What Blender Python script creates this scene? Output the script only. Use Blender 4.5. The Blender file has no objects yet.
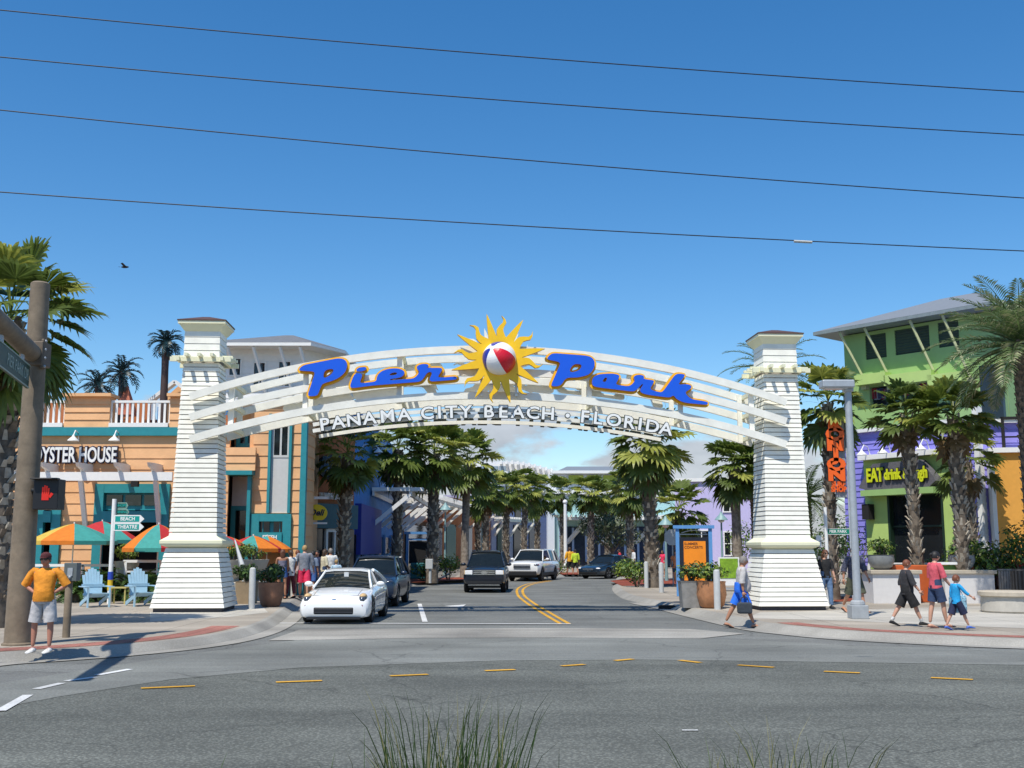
import bpy, bmesh, math, random
from math import sin, cos, pi, radians, tan, atan2, sqrt
from mathutils import Vector, Matrix
random.seed(11)
scene = bpy.context.scene
COL = scene.collection

# ------------------------------------------------------------ camera
F = 1100.0
PITCH = math.atan(164.0 / F)
CAMZ = 1.9
cam_d = bpy.data.cameras.new('camera')
cam = bpy.data.objects.new('camera', cam_d)
COL.objects.link(cam)
cam.location = (0, 0, CAMZ)
cam.rotation_euler = (pi / 2 + PITCH, 0, 0)
cam_d.sensor_width = 36.0
cam_d.lens = 36.0 * F / 1024.0
cam_d.clip_end = 4000
scene.camera = cam

def ray(px, py):
    cx = (px - 512) / F
    cu = (384 - py) / F
    return cx, cos(PITCH) - cu * sin(PITCH), sin(PITCH) + cu * cos(PITCH)
def G(px, py, z=0.0):                      # ground point seen at a photo position
    dx, dy, dz = ray(px, py)
    t = (z - CAMZ) / dz
    return Vector((dx * t, dy * t, z))
def W(px, py, Y):                          # point at distance Y along the street
    dx, dy, dz = ray(px, py)
    t = Y / dy
    return Vector((dx * t, Y, CAMZ + dz * t))
def X(px, Y, py=548):
    return W(px, py, Y).x
def Z(py, Y):
    return W(512, py, Y).z

# ------------------------------------------------------------ materials
def lin(h):
    h = h.lstrip('#')
    o = []
    for i in (0, 2, 4):
        c = int(h[i:i + 2], 16) / 255.0
        o.append(c / 12.92 if c <= 0.04045 else ((c + 0.055) / 1.055) ** 2.4)
    return o
_mats = {}
def M(name, rgb, rough=0.6, metal=0.0, var=0.12, scale=6.0, bump=0.0, bscale=None, coat=0.0, spec=None, sub=None, transl=0.0):
    if name in _mats:
        return _mats[name]
    if isinstance(rgb, str):
        rgb = lin(rgb)
    m = bpy.data.materials.new(name)
    m.use_nodes = True
    nt = m.node_tree
    n, l = nt.nodes, nt.links
    b = n['Principled BSDF']
    b.inputs['Roughness'].default_value = rough
    b.inputs['Metallic'].default_value = metal
    if coat:
        b.inputs['Coat Weight'].default_value = coat
        b.inputs['Coat Roughness'].default_value = 0.04
    if spec is not None:
        b.inputs['Specular IOR Level'].default_value = spec
    tc = n.new('ShaderNodeTexCoord')
    nz = n.new('ShaderNodeTexNoise')
    nz.inputs['Scale'].default_value = scale
    nz.inputs['Detail'].default_value = 5
    nz.inputs['Roughness'].default_value = 0.65
    l.new(tc.outputs['Object'], nz.inputs['Vector'])
    mix = n.new('ShaderNodeMix')
    mix.data_type = 'RGBA'
    lo = [max(0, c * (1 - var)) for c in rgb]
    hi = [min(1, c * (1 + var)) for c in rgb]
    mix.inputs[6].default_value = (*lo, 1)
    mix.inputs[7].default_value = (*hi, 1)
    mr = n.new('ShaderNodeMapRange')
    mr.inputs[1].default_value = 0.3
    mr.inputs[2].default_value = 0.7
    l.new(nz.outputs['Fac'], mr.inputs[0])
    l.new(mr.outputs[0], mix.inputs[0])
    l.new(mix.outputs[2], b.inputs['Base Color'])
    if bump:
        nb = n.new('ShaderNodeTexNoise')
        nb.inputs['Scale'].default_value = bscale or scale * 6
        nb.inputs['Detail'].default_value = 4
        l.new(tc.outputs['Object'], nb.inputs['Vector'])
        bp = n.new('ShaderNodeBump')
        bp.inputs['Strength'].default_value = bump
        bp.inputs['Distance'].default_value = 0.02
        l.new(nb.outputs['Fac'], bp.inputs['Height'])
        l.new(bp.outputs['Normal'], b.inputs['Normal'])
    if transl:
        tr = n.new('ShaderNodeBsdfTranslucent')
        l.new(mix.outputs[2], tr.inputs['Color'])
        ms = n.new('ShaderNodeMixShader')
        ms.inputs[0].default_value = transl
        l.new(b.outputs[0], ms.inputs[1])
        l.new(tr.outputs[0], ms.inputs[2])
        l.new(ms.outputs[0], n['Material Output'].inputs['Surface'])
    _mats[name] = m
    return m

# ------------------------------------------------------------ mesh builder
class B:
    def __init__(s):
        s.v, s.f, s.m = [], [], []
    def add(s, verts, faces, mat=0):
        k = len(s.v)
        s.v.extend([tuple(p) for p in verts])
        for f in faces:
            s.f.append(tuple(i + k for i in f))
            s.m.append(mat)
        return s
    def box(s, c, d, rz=0.0, mat=0, rx=0.0, ry=0.0):
        R = Matrix.Rotation(rz, 3, 'Z') @ Matrix.Rotation(ry, 3, 'Y') @ Matrix.Rotation(rx, 3, 'X')
        vs = []
        for x, y, z in ((-1, -1, -1), (1, -1, -1), (1, 1, -1), (-1, 1, -1), (-1, -1, 1), (1, -1, 1), (1, 1, 1), (-1, 1, 1)):
            vs.append(Vector(c) + R @ Vector((x * d[0] / 2, y * d[1] / 2, z * d[2] / 2)))
        return s.add(vs, ((3, 2, 1, 0), (4, 5, 6, 7), (0, 1, 5, 4), (1, 2, 6, 5), (2, 3, 7, 6), (3, 0, 4, 7)), mat)
    def beam(s, p, q, w, h, mat=0, up=(0, 0, 1)):
        p, q, up = Vector(p), Vector(q), Vector(up)
        d = (q - p).normalized()
        if abs(d.dot(up)) > 0.98:
            up = Vector((0, 1, 0))
        a = d.cross(up).normalized()
        u = a.cross(d).normalized()
        vs = []
        for e in (p, q):
            for i, j in ((-1, -1), (1, -1), (1, 1), (-1, 1)):
                vs.append(e + a * (w / 2 * i) + u * (h / 2 * j))
        return s.add(vs, ((3, 2, 1, 0), (4, 5, 6, 7), (0, 1, 5, 4), (1, 2, 6, 5), (2, 3, 7, 6), (3, 0, 4, 7)), mat)
    def tube(s, pts, r, n=8, mat=0, cap=True):
        pts = [Vector(p) for p in pts]
        if not isinstance(r, (list, tuple)):
            r = [r] * len(pts)
        vs = []
        ref = None
        for i, p in enumerate(pts):
            d = (pts[min(i + 1, len(pts) - 1)] - pts[max(i - 1, 0)])
            d = d.normalized() if d.length > 1e-9 else Vector((0, 0, 1))
            if ref is None:
                ref = Vector((1, 0, 0)) if abs(d.x) < 0.9 else Vector((0, 1, 0))
            a = (ref - d * ref.dot(d)).normalized()
            b = d.cross(a)
            ref = a
            for k in range(n):
                t = 2 * pi * k / n
                vs.append(p + (a * cos(t) + b * sin(t)) * r[i])
        fs = []
        for i in range(len(pts) - 1):
            for k in range(n):
                k2 = (k + 1) % n
                fs.append((i * n + k, i * n + k2, (i + 1) * n + k2, (i + 1) * n + k))
        if cap:
            fs.append(tuple(reversed(range(n))))
            fs.append(tuple((len(pts) - 1) * n + k for k in range(n)))
        return s.add(vs, fs, mat)
    def rings(s, rings, mat=0, cap=True):
        n = len(rings[0])
        vs = [p for r in rings for p in r]
        fs = []
        for i in range(len(rings) - 1):
            for k in range(n):
                k2 = (k + 1) % n
                fs.append((i * n + k, i * n + k2, (i + 1) * n + k2, (i + 1) * n + k))
        if cap:
            fs.append(tuple(reversed(range(n))))
            fs.append(tuple((len(rings) - 1) * n + k for k in range(n)))
        return s.add(vs, fs, mat)
    def lathe(s, prof, n=16, c=(0, 0, 0), sx=1.0, sy=1.0, mat=0, a0=0.0, cap=True):
        rr = []
        for r, z in prof:
            rr.append([(c[0] + r * sx * cos(a0 + 2 * pi * k / n), c[1] + r * sy * sin(a0 + 2 * pi * k / n), c[2] + z) for k in range(n)])
        return s.rings(rr, mat, cap)
    def sphere(s, c, r, n=10, mat=0):
        if not isinstance(r, (list, tuple)):
            r = (r, r, r)
        prof = [(max(1e-4, sin(pi * i / n)), -cos(pi * i / n)) for i in range(n + 1)]
        rr = []
        for q, z in prof:
            rr.append([(c[0] + r[0] * q * cos(2 * pi * k / (2 * n)), c[1] + r[1] * q * sin(2 * pi * k / (2 * n)), c[2] + r[2] * z) for k in range(2 * n)])
        return s.rings(rr, mat)
    def prism(s, poly, z0, z1, mat=0):
        n = len(poly)
        area = sum(poly[i][0] * poly[(i + 1) % n][1] - poly[(i + 1) % n][0] * poly[i][1] for i in range(n))
        if area < 0:
            poly = poly[::-1]
        vs = [(p[0], p[1], z0) for p in poly] + [(p[0], p[1], z1) for p in poly]
        fs = [tuple(reversed(range(n))), tuple(range(n, 2 * n))]
        for k in range(n):
            k2 = (k + 1) % n
            fs.append((k, k2, n + k2, n + k))
        return s.add(vs, fs, mat)
    def plate(s, poly, o, u, v, d, mat=0, mside=None):      # polygon in the (u,v) plane at o, extruded by vector d (away from the face)
        o, u, v, d = Vector(o), Vector(u), Vector(v), Vector(d)
        n = len(poly)
        area = sum(poly[i][0] * poly[(i + 1) % n][1] - poly[(i + 1) % n][0] * poly[i][1] for i in range(n))
        if (area < 0) != (u.cross(v).dot(d) > 0):
            poly = poly[::-1]
        vs = [o + u * p[0] + v * p[1] for p in poly]
        vs += [p + d for p in vs]
        s.add(vs, [tuple(range(n)), tuple(reversed(range(n, 2 * n)))], mat)
        s.add(vs, [((k + 1) % n, k, n + k, n + (k + 1) % n) for k in range(n)], mat if mside is None else mside)
        return s
    def quad(s, a, b, c, d, mat=0):
        return s.add([a, b, c, d], [(0, 1, 2, 3)], mat)
    def build(s, name, mats, parent=None, loc=(0, 0, 0), rz=0.0, smooth=False, bevel=0.0):
        me = bpy.data.meshes.new(name)
        me.from_pydata(s.v, [], s.f)
        if not isinstance(mats, (list, tuple)):
            mats = [mats]
        for m in mats:
            me.materials.append(m)
        me.polygons.foreach_set('material_index', s.m)
        if smooth:
            me.polygons.foreach_set('use_smooth', [True] * len(me.polygons))
        me.update()
        o = bpy.data.objects.new(name, me)
        COL.objects.link(o)
        if smooth and smooth != 'all':
            try:
                me.set_sharp_from_angle(angle=radians(38))
            except Exception:
                pass
        if parent is not None:
            o.parent = parent
        o.location = loc
        o.rotation_euler = (0, 0, rz)
        if bevel:
            bv = o.modifiers.new('bevel', 'BEVEL')
            bv.width = bevel
            bv.segments = 2
            bv.limit_method = 'ANGLE'
        return o

def tag(o, label=None, cat=None, group=None, kind=None):
    if label:
        o['label'] = label
    if cat:
        o['category'] = cat
    if group:
        o['group'] = group
    if kind:
        o['kind'] = kind
    return o
def thing(name, label, cat, loc=(0, 0, 0), rz=0.0, group=None):
    o = bpy.data.objects.new(name, None)
    COL.objects.link(o)
    o.location = loc
    o.rotation_euler = (0, 0, rz)
    o.empty_display_size = 0.3
    return tag(o, label, cat, group)
def struct(o):
    return tag(o, kind='structure')
KIDS = {}
def kids_of(o):
    return [c for c in bpy.data.objects if c.parent is o]
def dup(root, loc, rz=None, label=None, group=None, scale=None):
    def cp(o, parent):
        c = o.copy()
        COL.objects.link(c)
        if parent is not None:
            c.parent = parent
        for ch in kids_of(o):
            cp(ch, c)
        return c
    r = cp(root, None)
    r.location = loc
    if rz is not None:
        r.rotation_euler = (0, 0, rz)
    if scale is not None:
        r.scale = scale if isinstance(scale, (tuple, list)) else (scale,) * 3
    if label:
        r['label'] = label
    if group:
        r['group'] = group
    return r

def curve_mesh(cu, name):
    ob = bpy.data.objects.new(name, cu)
    COL.objects.link(ob)
    dg = bpy.context.evaluated_depsgraph_get()
    me = bpy.data.meshes.new_from_object(ob.evaluated_get(dg))
    bpy.data.objects.remove(ob)
    bpy.data.curves.remove(cu)
    return me
_tm = {}
def text_verts(txt, size=1.0, ext=0.02, offset=0.0, align='CENTER', shear=0.0, space=1.0):
    key = (txt, size, ext, offset, align, shear, space)
    if key in _tm:
        return _tm[key]
    cu = bpy.data.curves.new('lettering', 'FONT')
    cu.body = txt
    cu.size = size
    cu.extrude = ext
    cu.offset = offset
    cu.align_x = align
    cu.align_y = 'CENTER'
    cu.shear = shear
    cu.space_character = space
    cu.resolution_u = 3
    me = curve_mesh(cu, 'lettering')
    vs = [v.co.copy() for v in me.vertices]
    fs = [tuple(p.vertices) for p in me.polygons]
    bpy.data.meshes.remove(me)
    _tm[key] = (vs, fs)
    return vs, fs
def add_text(b, txt, o, u, v, size, ext=0.02, offset=0.0, mat=0, align='CENTER', shear=0.0, sxy=1.0, space=1.0):
    """stand the lettering in the plane (u, v) at o; it faces u x v"""
    vs, fs = text_verts(txt, size, ext, offset, align, shear, space)
    o, u, v = Vector(o), Vector(u).normalized(), Vector(v).normalized()
    w = u.cross(v)
    b.add([o + u * (p.x * sxy) + v * p.y + w * p.z for p in vs], fs, mat)

def siding(b, Wd, H, pitch=0.2, openings=(), mat=0, lip=0.035, z0=0.0, back=0.12):
    """lap boards on the plane y=0 facing -y, x 0..Wd, z z0..z0+H, real board lips; openings are (x0,z0,x1,z1)"""
    rows = max(1, int(round(H / pitch)))
    ph = H / rows
    for r in range(rows):
        a, c = z0 + r * ph, z0 + (r + 1) * ph
        zs = sorted({a, c, *[q for o in openings for q in (o[1], o[3]) if a + 1e-4 < q < c - 1e-4]})
        for za, zb in zip(zs, zs[1:]):
            zm = (za + zb) / 2
            cuts = sorted((max(0, o[0]), min(Wd, o[2])) for o in openings if o[1] < zm < o[3])
            x = 0.0
            segs = []
            for u, w in cuts:
                if u > x:
                    segs.append((x, u))
                x = max(x, w)
            if x < Wd:
                segs.append((x, Wd))
            ya = -lip * (1 - (za - a) / ph)
            yb = -lip * (1 - (zb - a) / ph)
            for u, w in segs:
                b.add([(u, ya, za), (w, ya, za), (w, yb, zb), (u, yb, zb), (u, back, za), (w, back, za), (w, back, zb), (u, back, zb)],
                      ((0, 1, 2, 3), (1, 0, 4, 5), (0, 3, 7, 4), (2, 1, 5, 6), (3, 2, 6, 7)), mat)
    return b
# ------------------------------------------------------------ world, sun
SUN_EL = radians(61)
sun_dir = Vector((-0.46 * cos(SUN_EL), -0.89 * cos(SUN_EL), sin(SUN_EL))).normalized()   # towards the sun
world = bpy.data.worlds.new('World')
scene.world = world
world.use_nodes = True
wn, wl = world.node_tree.nodes, world.node_tree.links
bg = wn['Background']
sky = wn.new('ShaderNodeTexSky')
sky.sky_type = 'NISHITA'
sky.sun_disc = False
sky.sun_elevation = math.asin(sun_dir.z)
sky.sun_rotation = atan2(sun_dir.x, sun_dir.y)
sky.air_density = 1.0
sky.dust_density = 0.25
sky.ozone_density = 3.0
hs = wn.new('ShaderNodeHueSaturation')
hs.inputs['Saturation'].default_value = 1.33
hs.inputs['Hue'].default_value = 0.500
hs.inputs['Value'].default_value = 1.10
wl.new(sky.outputs[0], hs.inputs['Color'])
tc = wn.new('ShaderNodeTexCoord')
sep = wn.new('ShaderNodeSeparateXYZ')
wl.new(tc.outputs['Generated'], sep.inputs[0])
mp = wn.new('ShaderNodeMapping')
mp.inputs['Scale'].default_value = (1, 1, 2.2)
mp.inputs['Location'].default_value = (0.35, 0.0, 0.03)
wl.new(tc.outputs['Generated'], mp.inputs['Vector'])
cn = wn.new('ShaderNodeTexNoise')
cn.inputs['Scale'].default_value = 9.0
cn.inputs['Detail'].default_value = 8
cn.inputs['Roughness'].default_value = 0.55
wl.new(mp.outputs[0], cn.inputs['Vector'])
band = wn.new('ShaderNodeMapRange')          # cumulus low over the horizon only
band.interpolation_type = 'SMOOTHSTEP'
band.inputs[1].default_value = 0.20
band.inputs[2].default_value = 0.06
band.inputs[3].default_value = 0.0
band.inputs[4].default_value = 0.42
wl.new(sep.outputs['Z'], band.inputs[0])
addn = wn.new('ShaderNodeMath')
addn.operation = 'ADD'
wl.new(cn.outputs['Fac'], addn.inputs[0])
wl.new(band.outputs[0], addn.inputs[1])
cov = wn.new('ShaderNodeMapRange')
cov.interpolation_type = 'SMOOTHSTEP'
cov.inputs[1].default_value = 0.76
cov.inputs[2].default_value = 0.88
cov.inputs[4].default_value = 0.9
wl.new(addn.outputs[0], cov.inputs[0])
cn2 = wn.new('ShaderNodeTexNoise')
cn2.inputs['Scale'].default_value = 22.0
cn2.inputs['Detail'].default_value = 6
wl.new(mp.outputs[0], cn2.inputs['Vector'])
cr = wn.new('ShaderNodeValToRGB')
cr.color_ramp.elements[0].position = 0.35
cr.color_ramp.elements[0].color = (3.2, 3.4, 3.8, 1)
cr.color_ramp.elements[1].position = 0.65
cr.color_ramp.elements[1].color = (4.3, 4.5, 4.9, 1)
wl.new(cn2.outputs['Fac'], cr.inputs[0])
cmix = wn.new('ShaderNodeMix')
cmix.data_type = 'RGBA'
cmix.clamp_result = False
wl.new(cov.outputs[0], cmix.inputs[0])
wl.new(hs.outputs[0], cmix.inputs[6])
wl.new(cr.outputs[0], cmix.inputs[7])
wl.new(cmix.outputs[2], bg.inputs['Color'])
bg.inputs['Strength'].default_value = 0.14

sd = bpy.data.lights.new('sun', 'SUN')
sd.energy = 5.0
sd.angle = radians(0.53)
sd.color = (1.0, 0.95, 0.86)
so = bpy.data.objects.new('sun', sd)
COL.objects.link(so)
so.rotation_euler = sun_dir.to_track_quat('Z', 'Y').to_euler()

scene.view_settings.view_transform = 'Standard'
scene.view_settings.look = 'None'
scene.view_settings.exposure = 0.0
scene.view_settings.gamma = 1.0
scene.render.engine = 'CYCLES'
scene.cycles.use_denoising = True
scene.cycles.max_bounces = 6
scene.cycles.transparent_max_bounces = 8
scene.cycles.caustics_reflective = False
scene.cycles.caustics_refractive = False

# ------------------------------------------------------------ ground materials
def asphalt(name, rgb, speck=0.5, patch=0.25, cracks=0.0, joints=0.0):
    m = bpy.data.materials.new(name)
    m.use_nodes = True
    n, l = m.node_tree.nodes, m.node_tree.links
    b = n['Principled BSDF']
    b.inputs['Roughness'].default_value = 0.85
    b.inputs['Specular IOR Level'].default_value = 0.3
    t = n.new('ShaderNodeTexCoord')
    big = n.new('ShaderNodeTexNoise'); big.inputs['Scale'].default_value = 0.35; big.inputs['Detail'].default_value = 6
    mapx = n.new('ShaderNodeMapping'); mapx.inputs['Scale'].default_value = (0.12, 1.0, 1.0)
    l.new(t.outputs['Object'], mapx.inputs[0])
    st = n.new('ShaderNodeTexNoise'); st.inputs['Scale'].default_value = 0.9; st.inputs['Detail'].default_value = 5
    l.new(mapx.outputs[0], st.inputs['Vector'])
    fine = n.new('ShaderNodeTexVoronoi'); fine.inputs['Scale'].default_value = 26.0
    fn = n.new('ShaderNodeTexNoise'); fn.inputs['Scale'].default_value = 60.0; fn.inputs['Detail'].default_value = 3
    for q in (big, fine, fn):
        l.new(t.outputs['Object'], q.inputs['Vector'])
    def rng(src, a, c, lo, hi):
        r = n.new('ShaderNodeMapRange')
        r.inputs[1].default_value, r.inputs[2].default_value, r.inputs[3].default_value, r.inputs[4].default_value = a, c, lo, hi
        l.new(src, r.inputs[0])
        return r.outputs[0]
    def mul(a, c):
        q = n.new('ShaderNodeMath'); q.operation = 'MULTIPLY'
        l.new(a, q.inputs[0]); l.new(c, q.inputs[1])
        return q.outputs[0]
    f = mul(rng(big.outputs['Fac'], 0.3, 0.7, 1 - patch, 1 + patch), rng(st.outputs['Fac'], 0.3, 0.7, 1 - patch * 0.8, 1 + patch * 0.8))
    f = mul(f, rng(fine.outputs['Distance'], 0.0, 0.55, 1 + speck, 1 - speck * 0.45))
    f = mul(f, rng(fn.outputs['Fac'], 0.3, 0.7, 1 - speck * 0.5, 1 + speck * 0.5))
    if cracks:
        wz = n.new('ShaderNodeTexNoise'); wz.inputs['Scale'].default_value = 1.2; wz.inputs['Detail'].default_value = 5
        l.new(t.outputs['Object'], wz.inputs['Vector'])
        va = n.new('ShaderNodeVectorMath'); va.operation = 'MULTIPLY_ADD'
        va.inputs[1].default_value = (1.1, 1.1, 0)
        l.new(wz.outputs['Color'], va.inputs[0]); l.new(t.outputs['Object'], va.inputs[2])
        vo = n.new('ShaderNodeTexVoronoi'); vo.feature = 'DISTANCE_TO_EDGE'; vo.inputs['Scale'].default_value = 0.21
        l.new(va.outputs[0], vo.inputs['Vector'])
        f = mul(f, rng(vo.outputs['Distance'], 0.0, 0.006, 1 - cracks, 1.0))
        oil = n.new('ShaderNodeTexNoise'); oil.inputs['Scale'].default_value = 1.7; oil.inputs['Detail'].default_value = 4
        l.new(t.outputs['Object'], oil.inputs['Vector'])
        f = mul(f, rng(oil.outputs['Fac'], 0.66, 0.74, 1.0, 0.72))
    if joints:
        br = n.new('ShaderNodeTexBrick')
        br.offset = 0.0
        br.inputs['Scale'].default_value = 1.0
        br.inputs['Brick Width'].default_value = joints
        br.inputs['Row Height'].default_value = joints
        br.inputs['Mortar Size'].default_value = 0.012
        br.inputs['Color1'].default_value = (1, 1, 1, 1); br.inputs['Color2'].default_value = (.9, .9, .9, 1); br.inputs['Mortar'].default_value = (.42, .42, .42, 1)
        l.new(t.outputs['Object'], br.inputs['Vector'])
        f = mul(f, br.outputs['Color'])
    vm = n.new('ShaderNodeVectorMath'); vm.operation = 'SCALE'
    vm.inputs[0].default_value = rgb
    l.new(f, vm.inputs['Scale'])
    l.new(vm.outputs[0], b.inputs['Base Color'])
    bp = n.new('ShaderNodeBump'); bp.inputs['Strength'].default_value = 0.35; bp.inputs['Distance'].default_value = 0.01
    l.new(fn.outputs['Fac'], bp.inputs['Height'])
    l.new(bp.outputs[0], b.inputs['Normal'])
    return m
m_road = asphalt('road_asphalt', (0.134, 0.139, 0.120), 0.6, 0.22, cracks=0.35)
m_side = asphalt('side_road_asphalt', (0.165, 0.168, 0.155), 0.35, 0.22, cracks=0.4)
m_conc = asphalt('road_concrete', (0.190, 0.195, 0.176), 0.25, 0.2, cracks=0.35)
m_worn = asphalt('worn_concrete', (0.30, 0.285, 0.25), 0.25, 0.3)
m_pave = asphalt('pavement_concrete', (0.36, 0.315, 0.255), 0.16, 0.18, joints=1.5)
m_pave2 = asphalt('pavement_pale', (0.48, 0.45, 0.39), 0.14, 0.15, joints=1.5)
m_brick = asphalt('red_paver', (0.36, 0.15, 0.115), 0.25, 0.2, joints=0.3)
m_kerb = asphalt('kerb_concrete', (0.31, 0.295, 0.26), 0.15, 0.18)
m_mulch = asphalt('red_mulch', (0.26, 0.06, 0.03), 0.6, 0.3)
m_sand = asphalt('verge_soil', (0.10, 0.09, 0.05), 0.5, 0.4)
m_yel = asphalt('yellow_paint', (0.62, 0.33, 0.035), 0.2, 0.2)
m_wht = asphalt('white_paint', (0.60, 0.60, 0.58), 0.2, 0.2)
m_far = asphalt('far_ground', (0.10, 0.10, 0.09), 0.3, 0.3)

def sheet(name, poly, z, mat):
    b = B()
    n = len(poly)
    area = sum(poly[i][0] * poly[(i + 1) % n][1] - poly[(i + 1) % n][0] * poly[i][1] for i in range(n))
    if area < 0:
        poly = poly[::-1]
    b.add([(p[0], p[1], z) for p in poly], [tuple(range(n))])
    return b.build(name, mat)
def ribbon(b, pts, w, z, mat=0):
    pts = [Vector((p[0], p[1], 0)) for p in pts]
    L, R = [], []
    for i, p in enumerate(pts):
        d = (pts[min(i + 1, len(pts) - 1)] - pts[max(i - 1, 0)]).normalized()
        nrm = Vector((-d.y, d.x, 0))
        L.append(p + nrm * w / 2)
        R.append(p - nrm * w / 2)
    for i in range(len(pts) - 1):
        b.add([(R[i].x, R[i].y, z), (R[i + 1].x, R[i + 1].y, z), (L[i + 1].x, L[i + 1].y, z), (L[i].x, L[i].y, z)], [(0, 1, 2, 3)], mat)
def smooth_path(pts, k=6):
    out = []
    P = [Vector(p[:2]).to_3d() if len(p) == 2 else Vector((p[0], p[1], 0)) for p in pts]
    for i in range(len(P) - 1):
        p0, p1, p2, p3 = P[max(i - 1, 0)], P[i], P[i + 1], P[min(i + 2, len(P) - 1)]
        for j in range(k):
            t = j / k
            out.append(0.5 * ((2 * p1) + (p2 - p0) * t + (2 * p0 - 5 * p1 + 4 * p2 - p3) * t * t + (3 * p1 - p0 - 3 * p2 + p3) * t ** 3))
    out.append(P[-1])
    return out

struct(sheet('ground', [(-1500, -60), (1500, -60), (1500, 2500), (-1500, 2500)], -0.06, m_far))
struct(sheet('road', [(-160, 8.4), (160, 8.4), (160, 190), (-160, 190)], 0.0, m_side))
# the through road nearest the camera: darker lane
lane = [G(-40, 716), G(60, 697), G(170, 680), G(300, 668), G(500, 661), G(640, 660), G(800, 662), G(1064, 666)]
lane_p = [(-160, 8.5)] + [(-160, lane[0].y - 6.0)] + [(p.x, p.y) for p in lane] + [(160, lane[-1].y - 1.0), (160, 8.5)]
struct(sheet('road_near_lane', lane_p, 0.004, m_road))
# smooth concrete band along the mouth of the side street
lane_top = [G(-40, 690), G(100, 668), G(215, 651), G(300, 640), G(420, 637.5), G(560, 637), G(680, 638), G(760, 641), G(860, 646), G(1064, 652)]
band_p = [(p.x, p.y) for p in lane] + [(p.x, p.y) for p in reversed(lane_top)]
struct(sheet('road_concrete_band', band_p, 0.008, m_conc))
worn = [G(268, 641), G(420, 638.5), G(560, 638), G(700, 639), G(745, 634), G(690, 629.5), G(560, 628.5), G(420, 629), G(300, 630)]
struct(sheet('road_worn_apron', [(p.x, p.y) for p in worn], 0.012, m_worn))
# paint
b = B()
for cx, cy, hw, dy in ((168, 688, 27, -1.2), (299, 682.3, 23, -0.8), (409, 676, 19, -0.8), (500, 671, 15, -0.6), (573, 666, 11.5, -0.8),
                       (624, 660.6, 9, -0.8), (690, 662.2, 10.5, 1.2), (756, 667, 18, 1.2), (842, 673, 18, 0.8), (952, 679.5, 21, 1.0)):
    ribbon(b, [G(cx - hw, cy - dy), G(cx + hw, cy + dy)], 0.13, 0.016)
struct(b.build('road_centre_dashes', m_yel))
b = B()
path = smooth_path([G(569, 624), G(550, 613), G(532, 602), G(523.5, 594.5), G(524, 588.5), G(534, 584), G(552, 581)])
ribbon(b, path, 0.11, 0.008)
path2 = smooth_path([G(560.5, 624), G(542, 613), G(525, 602), G(517.5, 594.5), G(518.5, 588), G(530, 583.6), G(550, 580.6)])
ribbon(b, path2, 0.11, 0.008)
struct(b.build('road_double_yellow_line', m_yel))
b = B()
ribbon(b, [G(277, 623.5), G(571, 624.5)], 0.20, 0.016)
ribbon(b, [G(425, 622), G(419.5, 604)], 0.14, 0.008)
a0 = G(446, 606.2); a1 = G(512, 608)
ribbon(b, [a0, a1], 0.16, 0.008)
b.add([(G(444, 606.3).x, G(444, 606.3).y, 0.0085), (G(466, 604.6).x, G(466, 604.6).y, 0.0085), (G(462, 607.6).x, G(462, 607.6).y, 0.0085)], [(2, 1, 0)])
for p, q in (((0, 712), (28, 696)), ((36, 690), (62, 684)), ((66, 682), (95, 678)), ((97, 676), (130, 670))):
    ribbon(b, [G(*p), G(*q)], 0.13, 0.016)
ribbon(b, [G(682, 731.5), G(698, 731.5)], 0.05, 0.016)
struct(b.build('road_white_lines', m_wht))

# pavements with kerbs
left_kerb_px = [(-260, 690), (-60, 669), (0, 662.5), (60, 658.5), (130, 653), (200, 645), (245, 635.5), (272, 624), (288, 611), (300, 601), (330, 594.5), (407, 586), (440, 583.5), (510, 580.5), (560, 577), (586, 573.5)]
right_kerb_px = [(608, 573), (618, 577), (619, 583), (616, 589), (625, 597.5), (645, 603), (667, 607.5), (690, 613), (720, 620), (764, 629.5), (800, 634), (850, 638.5), (940, 643.5), (1024, 647), (1250, 654)]
LK = smooth_path([G(*p) for p in left_kerb_px], 4)
RK = smooth_path([G(*p) for p in right_kerb_px], 4)
def kerb(name, path, side):
    b = B()
    for off, z0, z1, mt in ((0.0, -0.02, 0.145, 0),):
        for i in range(len(path) - 1):
            p, q = path[i], path[i + 1]
            d0 = (path[min(i + 1, len(path) - 1)] - path[max(i - 1, 0)]).normalized()
            d1 = (path[min(i + 2, len(path) - 1)] - path[i]).normalized()
            n0 = Vector((-d0.y, d0.x, 0)) * side
            n1 = Vector((-d1.y, d1.x, 0)) * side
            r0 = [p - n0 * 0.20, p - n0 * 0.17, p + n0 * 0.01, p + n0 * 0.05, p + n0 * 0.17]
            r1 = [q - n1 * 0.20, q - n1 * 0.17, q + n1 * 0.01, q + n1 * 0.05, q + n1 * 0.17]
            zs = [-0.01, 0.022, 0.128, 0.148, 0.152]
            for k in range(4):
                vv = [(r0[k].x, r0[k].y, zs[k]), (r1[k].x, r1[k].y, zs[k]), (r1[k + 1].x, r1[k + 1].y, zs[k + 1]), (r0[k + 1].x, r0[k + 1].y, zs[k + 1])]
                b.add(vv, [(0, 1, 2, 3) if side < 0 else (3, 2, 1, 0)])
    # gutter pan
    gp = B()
    o = b.build(name, m_kerb, smooth=True)
    return struct(o)
kerb('left_kerb', LK, 1)
kerb('right_kerb', RK, 1)
def inset(path, d, side):
    out = []
    for i, p in enumerate(path):
        t = (path[min(i + 1, len(path) - 1)] - path[max(i - 1, 0)]).normalized()
        out.append(p + Vector((-t.y, t.x, 0)) * side * d)
    return out
b = B()
LKi = inset(LK, 0.16, 1)
b.prism([(p.x, p.y) for p in LKi] + [(20, 175), (-120, 175), (-120, LK[0].y)], -0.03, 0.15)
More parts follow.
